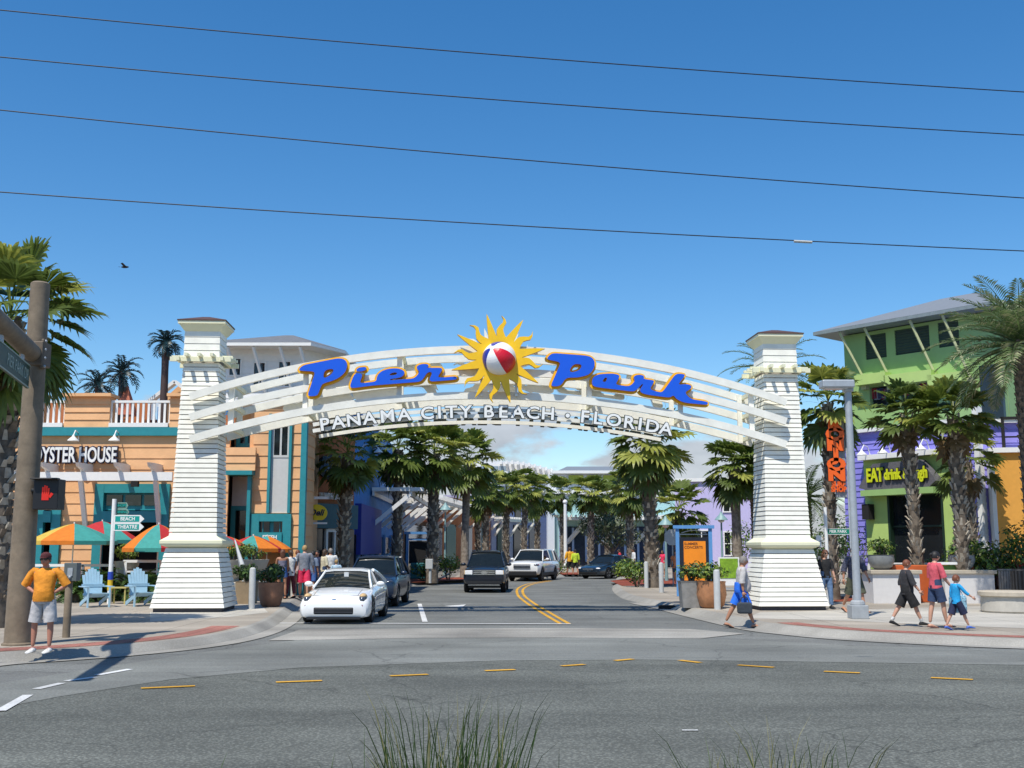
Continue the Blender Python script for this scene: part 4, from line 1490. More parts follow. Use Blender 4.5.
for i, o in enumerate(ops):
    b = B()
    if i < 3:
        b.box(((o[0] + o[2]) / 2, 0.12, (o[1] + o[3]) / 2), (o[2] - o[0], 0.1, o[3] - o[1]))
        for k in range(9):
            b.box(((o[0] + o[2]) / 2, 0.06, o[1] + (o[3] - o[1]) * (k + 0.5) / 9), (o[2] - o[0], 0.02, (o[3] - o[1]) / 12), rx=0.5)
        b.build('shutter', m_louv, tw)
    else:
        b.box(((o[0] + o[2]) / 2, 0.30, (o[1] + o[3]) / 2), (o[2] - o[0], 0.06, o[3] - o[1]))
        w_ = b.build('window', m_glass, tw)
        random.seed(i)
        g = B()
        for k in range(6):
            g.box((o[0] + (o[2] - o[0]) * (k + 0.5) / 6, 0.22, o[3] - 0.25 - random.uniform(0, 0.2)), (0.32, 0.05, 0.5), mat=k % 3)
        g.build('hanging_shirts', [M('shirt_red', (0.25, 0.02, 0.03), 0.8), M('shirt_grey', (0.22, 0.22, 0.24), 0.8), M('shirt_navy', (0.03, 0.04, 0.12), 0.8)], w_)
for a, c in ((868, 889), (898, 935), (942, 965)):
    b = B()
    x0, x1 = tu(a)[0] - 0.35, tu(c)[0] + 0.2
    z_ = tz(a, 381)
    b.box(((x0 + x1) / 2, -0.28, z_), (x1 - x0, 0.6, 0.5))
    b.build('window_hood', m_lime, tw)
ez = ht + 0.05
ov = 1.05
E = [(-ov * 1.0, -ov), (T1 + 0.6, -ov), (T1 + 0.6, 10), (-ov * 1.0, 10)]
b = B(); b.prism(E, ez, ez + 0.16); b.build('eaves', M('eave_slate', (0.20, 0.24, 0.24), 0.5), tw)
b = B()
vs = [(x, y, ez + 0.165) for x, y in E] + [(3.4, 3.4, ez + 1.75), (T1 - 2.6, 3.4, ez + 1.75)]
b.add(vs, [(0, 1, 5, 4), (1, 2, 5), (2, 3, 4, 5), (3, 0, 4)])
b.build('hipped_roof', m_roofmetal, tw)
for px in (853.5, 879, 925, 958):
    b = B()
    u = tu(px)[0]
    b.beam((u - 0.05, -ov + 0.15, ez - 0.02), (u + 0.75, -0.05, tz(px, 384)), 0.10, 0.10)
    b.box((u + 0.75, -0.12, tz(px, 384) - 0.1), (0.28, 0.3, 0.55))
    b.build('eave_strut', M('strut_olive_cream', (0.46, 0.48, 0.24), 0.6), tw)
b = B(); b.box((tu(998)[0] - 0.2, -0.06, tz(998, 400)), (1.0, 0.2, 3.2)); b.build('tall_window', m_glass, tw)
# ------------------------------------------------------------ palms and plants
def leafmat(name, rgb, transl=0.25, var=0.35, scale=2.5, rough=0.45):
    return M(name, rgb, rough, var=var, scale=scale, transl=transl, spec=0.4)
m_frond = leafmat('fan_frond_green', (0.14, 0.19, 0.034), 0.4)
m_frond_y = leafmat('fan_frond_light', (0.36, 0.38, 0.08), 0.4)
m_frond_d = leafmat('fan_frond_dark', (0.105, 0.15, 0.034), 0.4)
m_deadfr = leafmat('dry_frond', (0.17, 0.115, 0.055), 0.15, 0.4)
m_date = leafmat('date_frond', (0.14, 0.205, 0.075), 0.3)
m_date_tip = leafmat('date_frond_pale', (0.30, 0.31, 0.17), 0.2)
m_metalpalm = M('painted_metal_palm', (0.012, 0.045, 0.05), 0.45, var=0.2)
m_shrub = leafmat('shrub_leaf', (0.085, 0.155, 0.030))
m_shrub_l = leafmat('shrub_leaf_light', (0.21, 0.28, 0.04))
m_shrub_d = leafmat('shrub_leaf_dark', (0.030, 0.065, 0.018))
m_cycad = leafmat('sago_leaf', (0.08, 0.15, 0.035))
def trunk_material(name, a, c):
    m = bpy.data.materials.new(name)
    m.use_nodes = True
    n, l = m.node_tree.nodes, m.node_tree.links
    b = n['Principled BSDF']
    b.inputs['Roughness'].default_value = 0.9
    t = n.new('ShaderNodeTexCoord')
    v = n.new('ShaderNodeTexNoise'); v.inputs['Scale'].default_value = 7; v.inputs['Detail'].default_value = 6
    l.new(t.outputs['Object'], v.inputs['Vector'])
    mx = n.new('ShaderNodeMix'); mx.data_type = 'RGBA'
    mx.inputs[6].default_value = (*a, 1); mx.inputs[7].default_value = (*c, 1)
    mr = n.new('ShaderNodeMapRange'); mr.inputs[1].default_value = 0.35; mr.inputs[2].default_value = 0.65
    l.new(v.outputs['Fac'], mr.inputs[0]); l.new(mr.outputs[0], mx.inputs[0]); l.new(mx.outputs[2], b.inputs['Base Color'])
    return m
m_trunk = trunk_material('palm_trunk_grey', (0.16, 0.13, 0.10), (0.30, 0.26, 0.21))
m_trunk_b = trunk_material('palm_trunk_brown', (0.10, 0.08, 0.06), (0.20, 0.16, 0.12))
m_boot = trunk_material('palm_boot', (0.30, 0.26, 0.20), (0.48, 0.43, 0.35))

def fan_leaf(b, o, az, el, L, R, rng, mat, droop=0.35, blades=15):
    """petiole of length L then a folded fan of radius R"""
    d = Vector((cos(az) * cos(el), sin(az) * cos(el), sin(el)))
    side = Vector((-sin(az), cos(az), 0))
    up = d.cross(side) * -1
    if up.z < 0 and el < 1.2:
        up = -up
    h = o + d * L * 0.6 + Vector((0, 0, -0.02 * L))
    el2 = el - droop
    d2 = Vector((cos(az) * cos(el2), sin(az) * cos(el2), sin(el2)))
    hub = h + d2 * L * 0.4
    w = 0.022
    b.add([o - side * w, o + side * w, h + side * w, h - side * w, hub + side * w * .7, hub - side * w * .7], [(0, 1, 2, 3), (3, 2, 4, 5)], mat)
    up2 = d2.cross(side)
    if up2.z < 0:
        up2 = -up2
    tw = rng.uniform(-0.35, 0.35)
    s2 = side * cos(tw) + up2 * sin(tw)
    spread = rng.uniform(1.75, 2.15)
    for k in range(blades):
        a = -spread + 2 * spread * k / (blades - 1) + rng.uniform(-.05, .05)
        rl = R * (0.82 + 0.22 * cos(a * 0.6)) * rng.uniform(0.88, 1.08)
        dd = (d2 * cos(a) + s2 * sin(a) + up2 * (0.22 * abs(sin(a)))).normalized()
        per = (s2 * cos(a) - d2 * sin(a)).normalized()
        wm = R * 1.75 / blades
        m1 = hub + dd * rl * 0.55
        m2 = hub + dd * rl * 0.85 + Vector((0, 0, -rl * 0.10))
        tip = hub + dd * rl * 1.0 + Vector((0, 0, -rl * rng.uniform(0.10, 0.34)))
        fold = up2 * wm * 0.35 * (1 if k % 2 else -1)
        b.add([hub, m1 - per * wm + fold, m1 + per * wm - fold, m2 - per * wm * .55, m2 + per * wm * .55, tip],
              [(0, 1, 2), (1, 3, 4, 2), (3, 5, 4)], mat)

def fan_palm_mesh(seed, H, leaves=38, L=0.95, R=0.85, rt=0.20, boots=1.0, skirt=16, tone=0, lowest=-0.9, blades=15):
    """returns part builders; origin at the foot of the trunk, H is the height of the crown's heart"""
    rng = random.Random(seed)
    tb = B()
    bend = rng.uniform(-0.12, 0.12)
    pts, rad = [], []
    for i in range(13):
        f = i / 12
        pts.append((bend * f * f, 0.05 * sin(f * 3 + seed), H * f - (0.0 if i else 0.05)))
        rad.append(rt * (1.18 - 0.25 * min(1, f * 6) + 0.05 * sin(f * 9)))
    tb.tube(pts, rad, 12, 0)
    if boots > 0:
        rows = int(H * boots / 0.17)
        for i in range(rows):
            z = H - 0.1 - i * 0.17
            if z < 0.25:
                break
            f = z / H
            for k in range(7):
                a = 2 * pi * (k + 0.5 * (i % 2)) / 7 + rng.uniform(-.22, .22)
                r0 = rt * 0.92
                c = Vector((bend * f * f, 0.05 * sin(f * 3 + seed), z))
                dr = Vector((cos(a), sin(a), 0))
                sd_ = Vector((-sin(a), cos(a), 0))
                if rng.random() < 0.12:
                    continue
                z_j = rng.uniform(-.05, .05)
                c.z += z_j
                ln = rng.uniform(0.12, 0.26)
                w = rt * rng.uniform(0.20, 0.38)
                p = c + dr * r0
                q = p + Vector((0, 0, ln)) + dr * rng.uniform(0.03, 0.14) + sd_ * rng.uniform(-.05, .05)
                tb.add([p - sd_ * w, p + sd_ * w, q + sd_ * w * .5, q - sd_ * w * .5, p - sd_ * w - dr * .05, p + sd_ * w - dr * .05, q + sd_ * w * .5 - dr * .05, q - sd_ * w * .5 - dr * .05],
                       [(0, 1, 2, 3), (3, 2, 6, 7), (1, 5, 6, 2), (4, 0, 3, 7)], 1 if rng.random() < 0.55 else 0)
    cb = B()
    heart = Vector((bend, 0.05 * sin(3 + seed), H))
    leaves = int(leaves * 0.86)
    for i in range(leaves):
        f = (i + 0.5) / leaves
        el = 1.35 - f * (1.35 - lowest) + rng.uniform(-.1, .1)
        az = i * 2.39996 + rng.uniform(-.2, .2)
        u = rng.random()
        mt = (0 if u < 0.44 else 1 if u < 0.78 else 2)
        if f > 0.75:
            mt = 2 if u < 0.6 else 0
        fan_leaf(cb, heart + Vector((0, 0, 0.25 - 0.5 * f)), az, el, L * 1.12 * rng.uniform(0.75, 1.15), R * 0.90 * rng.uniform(0.85, 1.1), rng, mt, droop=rng.uniform(0.25, 0.6), blades=blades)
    db = B()
    for i in range(skirt):
        az = rng.uniform(0, 2 * pi)
        fan_leaf(db, heart + Vector((0, 0, -0.35)), az, rng.uniform(-1.35, -0.95), L * rng.uniform(0.5, 0.8), R * rng.uniform(0.55, 0.8), rng, 0, droop=0.1, blades=9)
    return tb, cb, db
def fan_palm(label, loc, seed, H, group=None, trunk=None, **kw):
    t = thing('fan_palm', label, 'palm tree', loc, random.uniform(0, 6), group)
    tb, cb, db = fan_palm_mesh(seed, H, **kw)
    tb.build('trunk', trunk or [m_trunk_b, m_boot], t, smooth=True)
    cb.build('crown', [m_frond, m_frond_y, m_frond_d], t)
    if db.v:
        db.build('dry_fronds', m_deadfr, t)
    return t
def feather_frond(b, o, az, el, L, rng, mat, n=26, lw=0.035, ll=0.42, curl=1.5, mat2=None, thick=False):
    side = Vector((-sin(az), cos(az), 0))
    p = Vector(o)
    e = el
    step = L / n
    prev = p
    for i in range(n):
        f = i / (n - 1)
        d = Vector((cos(az) * cos(e), sin(az) * cos(e), sin(e)))
        q = p + d * step
        up = side.cross(d)
        if up.z < 0:
            up = -up
        w = 0.03 * (1 - f) + 0.008
        b.add([p - side * w, p + side * w, q + side * w * .9, q - side * w * .9], [(0, 1, 2, 3)], mat)
        b.add([p - up * w, p + up * w, q + up * w * .9, q - up * w * .9], [(0, 1, 2, 3)], mat)
        if f > 0.08:
            l_ = ll * (sin(pi * (0.18 + 0.78 * f)) ** 0.7) * rng.uniform(0.85, 1.1)
            for s_ in (-1, 1):
                dd = (side * s_ * 0.78 + d * 0.62 + up * rng.uniform(0.05, 0.35)).normalized()
                tip = q + dd * l_ + Vector((0, 0, -l_ * 0.18))
                md = q + dd * l_ * 0.5
                pe = d * lw
                b.add([q, md + pe, tip, md - pe], [(0, 1, 2, 3)], (mat2 if (mat2 is not None and rng.random() < 0.35) else mat))
        p = q
        e -= curl * step / L * (0.4 + 1.2 * f)
    return p
def feather_palm(name, label, cat, loc, seed, H, n=34, L=2.3, rt=0.22, mats=None, trunkmats=None, group=None, ll=0.42, lw=0.03, lowest=-0.5, nl=26, boots=True, curl=1.2):
    rng = random.Random(seed)
    t = thing(name, label, cat, loc, 0, group)
    tb = B()
    tb.tube([(0, 0, -0.05), (0.02, 0, H * .3), (0, 0.03, H * .7), (0, 0, H)], [rt * 1.1, rt, rt * 0.9, rt * 1.05], 12)
    if boots:
        for i in range(int(H / 0.16)):
            z = H - i * 0.16
            for k in range(8):
                a = 2 * pi * (k + .5 * (i % 2)) / 8
                dr = Vector((cos(a), sin(a), 0)); sd_ = Vector((-sin(a), cos(a), 0))
                p = dr * rt * 0.9 + Vector((0, 0, z)); q = p + dr * 0.07 + Vector((0, 0, 0.13)); w = rt * .3
                tb.add([p - sd_ * w, p + sd_ * w, q + sd_ * w * .6, q - sd_ * w * .6, q - dr * .08], [(0, 1, 2, 3), (3, 2, 4)], 0)
    tb.build('trunk', trunkmats or [m_trunk_b], t, smooth=True)
    cb = B()
    for i in range(n):
        f = (i + .5) / n
        el = 1.35 - f * (1.35 - lowest) + rng.uniform(-.12, .12)
        az = i * 2.39996 + rng.uniform(-.2, .2)
        feather_frond(cb, (0, 0, H), az, el, L * rng.uniform(.85, 1.1), rng, 0, nl, lw, ll, curl, 1)
    cb.build('crown', mats or [m_date, m_date_tip], t)
    return t
def gz_palm(px, py, Y, z0=0.15):
    """foot position and crown height for a crown heart seen at (px, py)"""
    p = W(px, py, Y)
    return (p.x, Y, z0), p.z - z0
def put_palm(label, px, py, Y, seed, z0=0.15, group=None, **kw):
    loc, H = gz_palm(px, py, Y, z0)
    return fan_palm(label, loc, seed, H, group, **kw)
SG = 'fan palms along the street'
put_palm('large ragged fan palm behind the thick pole at the far left', 13, 326, 25.0, 3, blades=25, leaves=46, L=1.05, R=1.05, rt=0.30, skirt=16, lowest=-1.1)
put_palm('fan palm with a white-flecked trunk in front of the striped fish mural', 346, 455, 46, 7, group=SG, leaves=40, L=0.85, R=0.82, rt=0.24, skirt=22)
put_palm('fan palm in front of the cobalt shop, first of the two close together', 398, 450, 57, 12, group=SG, leaves=44, L=1.0, R=0.95, rt=0.25, skirt=26)
put_palm('fan palm behind the dark bollard beside the blue kiosk frame', 434, 455, 58, 17, group=SG, leaves=46, L=1.05, R=1.0, rt=0.28, skirt=26)
p5 = put_palm('fan palm with a slim trunk right above the dark blue oncoming four wheel drive', 466, 462, 66, 23, group=SG, leaves=44, L=1.15, R=1.1, rt=0.25, skirt=14, trunk=[m_trunk, m_trunk], boots=0)
put_palm('big fan palm on the red mulch island beside the white bollards', 650, 447, 50, 31, group=SG, leaves=50, L=1.1, R=1.05, rt=0.31, skirt=22)
put_palm('fan palm to the right of the orange poster kiosk', 735, 468, 58, 37, group=SG, leaves=48, L=0.95, R=0.95, rt=0.27, skirt=10, trunk=[m_trunk, m_trunk], boots=0.2)
put_palm('fan palm half hidden by the right gate pillar on its street side', 753, 472, 60, 41, group=SG, leaves=34, L=0.9, R=0.9, rt=0.22, skirt=14)
far_specs = [(486, 492, 82, 'fan palm standing behind the dark blue four wheel drive, nearer its right side'), (506, 491, 88, 'fan palm behind the left end of the white four wheel drive'),
             (524, 488, 95, 'fan palm over the middle of the white four wheel drive'), (537, 494, 101, 'fan palm just left of the tall white street pole'),
             (562, 494, 108, 'fan palm right behind the tall white street pole'), (590, 494, 86, 'fan palm between the tall white street pole and the dark saloon'),
             (630, 490, 74, 'dark fan palm just left of the big island palm'), (607, 497, 100, 'small fan palm behind the dark saloon car'), (478, 497, 98, 'fan palm half hidden behind the slim trunk over the dark four wheel drive')]
protos = []
for i, (px, py, Y, lab) in enumerate(far_specs):
    loc, H = gz_palm(px, py, Y)
    if i < 3:
        q = fan_palm(lab, loc, 50 + i, H, SG, leaves=38, L=1.0, R=0.95, rt=0.24, skirt=16)
        protos.append((q, H))
    else:
        q0_, H0 = protos[i % 3]
        q = dup(q0_, loc, rz=i * 1.3, label=lab, scale=(1.0, 1.0, H / H0))
# right-hand side
RG = 'tall fan palms in front of the violet pub'
put_palm('tall fan palm at the left of the green portal, standing in an orange planter', 908, 417, 37.0, 61, z0=0.55, group=RG, leaves=30, L=0.70, R=0.78, rt=0.19, skirt=4, boots=1.0, lowest=-0.3)
put_palm('tall fan palm at the right of the green portal, standing in an orange planter', 953, 419, 36.0, 67, z0=0.55, group=RG, leaves=32, L=0.75, R=0.82, rt=0.21, skirt=4, boots=1.0, lowest=-0.3)
put_palm('shorter dark fan palm against the violet corner board', 969, 462, 39.5, 71, z0=0.4, group=RG, leaves=22, L=0.75, R=0.72, rt=0.15, skirt=4, boots=1.0, lowest=-0.4)
put_palm('leaning fan palm beside the vertical orange lettered sign', 827, 404, 38.2, 73, group=RG, leaves=34, L=0.85, R=0.8, rt=0.19, skirt=6, boots=1.0, lowest=-0.8)
loc, H = gz_palm(1022, 345, 33.0)
feather_palm('date_palm', 'large grey green date palm at the right edge in front of the green tower', 'palm tree', loc, 5, H, n=62, L=2.7, rt=0.28, ll=0.58, lw=0.030, nl=38, lowest=-0.55, curl=0.85)
loc, H = gz_palm(772, 372, 52)
feather_palm('date_palm', 'tall date palm whose fronds spread behind the top of the right gate pillar', 'palm tree', loc, 9, H, n=34, L=2.6, rt=0.25, ll=0.5, lw=0.03, lowest=-0.6)
loc, H = gz_palm(806, 497, 55)
feather_palm('date_palm', 'low date palm showing just right of the right gate pillar', 'palm tree', loc, 15, H, n=30, L=2.3, rt=0.25, ll=0.5, lw=0.03, lowest=-0.5, mats=[m_frond, m_date])
loc, H = gz_palm(678, 512, 62)
fan_palm('short fan palm behind the poster kiosk', loc, 83, H, SG, leaves=34, L=1.0, R=0.95, rt=0.2, skirt=8)
# painted metal palms on the roof deck
for px, py, Y, z0, L_, seed, lab in ((122, 372, 45.5, 6.6, 1.05, 1, 'dark painted metal palm in the middle of the roof deck'), (98, 385, 47, 6.6, 1.15, 2, 'lowest dark metal palm at the left of the roof deck'),
                                   (166, 342, 44.5, 6.6, 0.85, 3, 'tallest dark metal palm beside the left gate pillar')):
    loc, H = gz_palm(px, py, Y, z0)
    feather_palm('metal_palm', lab, 'palm sculpture', loc, seed, H, n=20, L=L_, rt=0.13 if seed != 3 else 0.16, mats=[m_metalpalm, m_metalpalm], trunkmats=[M('metal_palm_trunk', (0.06, 0.035, 0.03), 0.6)],
                 group='metal palms on the roof deck', ll=0.30, lw=0.045, nl=12, boots=False, lowest=-0.75, curl=1.7)

def leaf_ball(b, c, r, n, size, rng, mats=(0, 1, 2), shell=0.55, flat=1.0):
    c = Vector(c)
    lobes = [(Vector((rng.uniform(-.5, .5), rng.uniform(-.5, .5), rng.uniform(-.3, .5))), rng.uniform(0.5, 0.75)) for _ in range(7)]
    for i in range(n):
        lo, lr = lobes[i % 7]
        d = Vector((rng.gauss(0, 1), rng.gauss(0, 1), rng.gauss(0, 1) * flat)).normalized()
        q = lo + d * lr * (shell + (1 - shell) * rng.random())
        p = c + Vector((q.x * r[0], q.y * r[1], q.z * r[2]))
        if p.z < c.z - r[2]:
            p.z = c.z - r[2] * rng.random()
        nrm = (d + Vector((rng.uniform(-.7, .7), rng.uniform(-.7, .7), rng.uniform(-.2, .9)))).normalized()
        a = nrm.cross(Vector((rng.uniform(-1, 1), rng.uniform(-1, 1), rng.uniform(-1, 1)))).normalized()
        e = nrm.cross(a)
        s_ = size * rng.uniform(0.6, 1.3)
        b.add([p - a * s_, p + e * s_ * .45, p + a * s_, p - e * s_ * .45], [(0, 1, 2, 3)], mats[int(rng.random() * len(mats))])
def shrub(label, loc, r, n=500, size=0.07, seed=1, mats=None, name='shrub', group=None, stems=True, pick=(0, 0, 1, 2)):
    rng = random.Random(seed)
    t = thing(name, label, 'plant' if name != 'tree' else 'tree', loc, 0, group)
    b = B()
    leaf_ball(b, (0, 0, r[2]), r, n, size, rng, pick)
    b.build('foliage', mats or [m_shrub, m_shrub_l, m_shrub_d], t)
    if stems:
        b = B()
        for k in range(6):
            a = k * 1.05
            b.tube([(0.05 * cos(a), 0.05 * sin(a), -0.02), (r[0] * .3 * cos(a), r[1] * .3 * sin(a), r[2] * .8), (r[0] * .55 * cos(a), r[1] * .55 * sin(a), r[2] * 1.3)], [0.025, 0.018, 0.008], 5)
        b.build('stems', m_trunk_b, t)
    return t
def sago(label, loc, seed, n=26, L=0.9, group=None, mats=None):
    rng = random.Random(seed)
    t = thing('sago_palm', label, 'plant', loc, 0, group)
    b = B()
    for i in range(n):
        f = (i + .5) / n
        feather_frond(b, (0, 0, 0.25), i * 2.4, 1.3 - f * 1.25, L * rng.uniform(.85, 1.1), rng, 0, 16, 0.035, 0.24, 1.6, 1)
    b.build('fronds', mats or [m_cycad, m_shrub], t)
    b = B()
    b.lathe([(0.14, -0.05), (0.17, 0.1), (0.12, 0.28)], 10)
    b.build('stem', m_trunk_b, t, smooth=True)
    return t
# plants of the left patio bed
for i, (px, py, s_, lab) in enumerate(((92, 589, 1.0, 'sago palm just behind the left blue chair'), (118, 586, 1.05, 'sago palm beside the white signpost'), (136, 588, 1.0, 'sago palm between the signpost and the right blue chair'), (155, 590, 0.9, 'sago palm next to the left gate pillar'),
                                     (76, 590, 0.9, 'sago palm behind the push button post'))):
    g = G(px, py + 12, 0.15)
    sago(lab, (g.x, g.y, 0.15), 20 + i, 44, 1.25 * s_, 'sago palms in the patio bed')
for px, py, r, seed, lab in ((62, 585, 0.55, 3, 'dark bush between the man and the sago palms'), (30, 590, 0.6, 4, 'dark bush at the foot of the restaurant wall'),):
    g = G(px, py + 6, 0.15)
    shrub(lab, (g.x, g.y, 0.15), (r, r, r * .8), 420, 0.07, seed)
# far street greenery
for px, py, r, seed, lab, pick in ((424, 581, (0.7, 0.7, 0.6), 5, 'low grassy bush beside the blue kiosk frame', (0, 1, 2)), (448, 580, (0.9, 0.9, 0.75), 6, 'rounded straw coloured bush left of the dark four wheel drive', (1, 1, 0)),
                                  (556, 576, (1.6, 0.9, 0.55), 7, 'low hedge between the white four wheel drive and the saloon', (0, 1, 2)), (628, 580, (0.8, 0.8, 0.55), 8, 'pale grassy bush at the tip of the mulch island', (1, 0, 1)),
                                  (637, 587, (0.9, 0.8, 0.7), 9, 'tall grey green bush at the foot of the island palm', (1, 0, 0)), (622, 576, (1.2, 0.8, 0.5), 10, 'dark low bush to the right of the saloon', (0, 2, 2)),
                                  (690, 578, (0.9, 0.9, 0.9), 11, 'green bush at the left of the poster kiosk', (0, 1, 2)), (812, 588, (1.2, 1.0, 1.5), 12, 'tall green shrub right behind the woman in black', (0, 1, 2)),
                                  (835, 590, (1.0, 1.0, 1.7), 13, 'dark green hedge left of the lamp post', (0, 2, 2)), (858, 592, (1.1, 1.0, 1.6), 14, 'dark green hedge behind the lamp post', (0, 2, 2)),
                                  (727, 570, (1.6, 1.2, 1.4), 16, 'green bushes under the palm right of the kiosk', (0, 2, 1)), (742, 575, (1.2, 1.2, 1.8), 17, 'leafy bush against the street side of the right pillar', (0, 2, 1))):
    g = G(px, py, 0.15)
    shrub(lab, (g.x, g.y, 0.15), r, 700 if r[2] > 1 else 420, 0.075 if g.y < 45 else 0.10, seed, pick=pick)
g = W(611, 520, 88)
olive = shrub('grey green spreading tree over the dark saloon car', (g.x, 88, 1.7), (3.1, 2.4, 1.5), 2200, 0.14, 21, mats=[leafmat('olive_leaf', (0.11, 0.14, 0.07)), leafmat('olive_leaf_pale', (0.20, 0.23, 0.13)), m_shrub_d], name='tree', stems=False)
b = B()
b.tube([(0, 0, -1.6), (0.1, 0, 0.2), (-0.2, 0.1, 1.2)], [0.16, 0.12, 0.05], 8)
b.tube([(0.05, 0, -0.2), (0.9, 0.1, 1.0), (1.6, 0.0, 1.6)], [0.09, 0.06, 0.03], 6)
b.tube([(0.05, 0, -0.1), (-1.0, 0.1, 0.9), (-1.7, 0.0, 1.5)], [0.09, 0.06, 0.03], 6)
b.build('trunk', m_trunk_b, olive, smooth=True)
# shrubs along the pub terrace
for px, Y, z0, r, seed, lab, n in ((1000, 37, 0.9, (2.0, 0.9, 0.75), 31, 'broad leafy shrub under the mango wall', 1200), (975, 38.5, 0.9, (1.0, 0.8, 0.7), 32, 'green shrub right of the pub portal', 700), (932, 38.5, 0.5, (0.75, 0.7, 0.65), 33, 'light green shrub between the two tall palms', 600),
                               (1022, 36.5, 1.0, (0.9, 0.7, 1.0), 34, 'yellow green shrub at the right edge', 700)):
    shrub(lab, (X(px, Y), Y, z0 - 0.2), r, n, 0.085, seed, pick=(0, 1, 0, 2))
# grass at the camera's feet
m_grass = leafmat('verge_grass', (0.045, 0.085, 0.018), 0.3)
m_grass2 = leafmat('verge_grass_dry', (0.22, 0.21, 0.08), 0.3)
def tuft(label, loc, n, h, spread, seed, lean=0.25):
    rng = random.Random(seed)
    b = B()
    for i in range(n):
        a = rng.uniform(0, 2 * pi)
        r = spread * sqrt(rng.random())
        p = Vector((r * cos(a), r * sin(a) * 0.6, -0.03))
        hh = h * (0.30 + 0.70 * rng.random() ** 1.5)
        ld = Vector((rng.gauss(0, 1) * lean + 0.6 * p.x, rng.gauss(0, 1) * lean, 0)) * hh
        w = rng.uniform(0.0018, 0.0045)
        s_ = Vector((1, rng.uniform(-.4, .4), 0)).normalized() * w
        m1 = p + Vector((0, 0, hh * .5)) + ld * .3
        m2 = p + Vector((0, 0, hh * .82)) + ld * .7
        tp = p + Vector((0, 0, hh)) + ld * 1.15
        b.add([p - s_, p + s_, m1 + s_ * .9, m1 - s_ * .9, m2 + s_ * .6, m2 - s_ * .6, tp], [(0, 1, 2, 3), (3, 2, 4, 5), (5, 4, 6)], 1 if rng.random() < 0.22 else 0)
    o = b.build('grass_tuft', [m_grass, m_grass2], None, loc)
    return tag(o, label, 'grass', 'grass tufts at the road edge')
def gv(px, Y): return (X(px, Y, 760), Y, 0.33 if Y < 6.5 else 0.25)
tuft('tall dark grass tuft at the road edge, left of the middle', gv(452, 6.4), 290, 0.82, 0.40, 1, 0.13)
tuft('a few long blades to the left of the tall grass tuft', gv(372, 6.4), 12, 0.66, 0.25, 2, 0.2)
tuft('grass tuft right of the middle with spreading blades', gv(775, 6.4), 200, 0.66, 0.45, 3, 0.18)
tuft('low sparse grass between the two tall tufts', gv(620, 6.4), 60, 0.45, 0.9, 4, 0.25)
tuft('sparse blades leaning at the far right road edge', gv(985, 6.4), 10, 0.5, 0.3, 5, 0.6)
tuft('few blades of grass at the bottom left', gv(180, 6.4), 16, 0.48, 0.5, 6, 0.4)
b = B()
rng = random.Random(99)
for i in range(4200):
    x, y = rng.uniform(-6.5, 6.5), rng.uniform(5.6, 7.3)
    hh = rng.uniform(0.05, 0.22)
    z = 0.34 if y < 5.6 else 0.35 - max(0, (y - 5.5) / 1.7) * 0.13
    lx_, ly_ = rng.gauss(0, .06), rng.gauss(0, .06)
    b.add([(x - .004, y, z - .02), (x + .004, y, z - .02), (x + lx_, y + ly_, z + hh)], [(0, 1, 2)], 1 if rng.random() < .3 else 0)
tag(b.build('verge_grass', [m_grass, m_grass2]), 'short grass cover along the verge at the bottom edge', 'grass', kind='stuff')
# ------------------------------------------------------------ cars
m_tyre = M('tyre_rubber', (0.012, 0.012, 0.012), 0.85)
m_rim = M('alloy_rim', (0.42, 0.43, 0.44), 0.3, 0.8, var=0.1)
m_blackp = M('black_plastic', (0.015, 0.015, 0.016), 0.5)
m_carglass = M('car_glass', (0.010, 0.014, 0.015), 0.04, var=0.2, spec=0.35)
m_lamp = M('lamp_lens', (0.86, 0.86, 0.84), 0.12, 0.0, coat=1.0, scale=12, var=0.1)
m_lampdk = M('lamp_reflector', (0.13, 0.14, 0.16), 0.1, 0.6, scale=18, var=0.8)
m_amberl = M('lamp_amber', (0.62, 0.42, 0.20), 0.15)
m_chrome = M('chrome', (0.65, 0.66, 0.67), 0.15, 1.0)
m_redl = M('lamp_red', (0.35, 0.02, 0.015), 0.2)

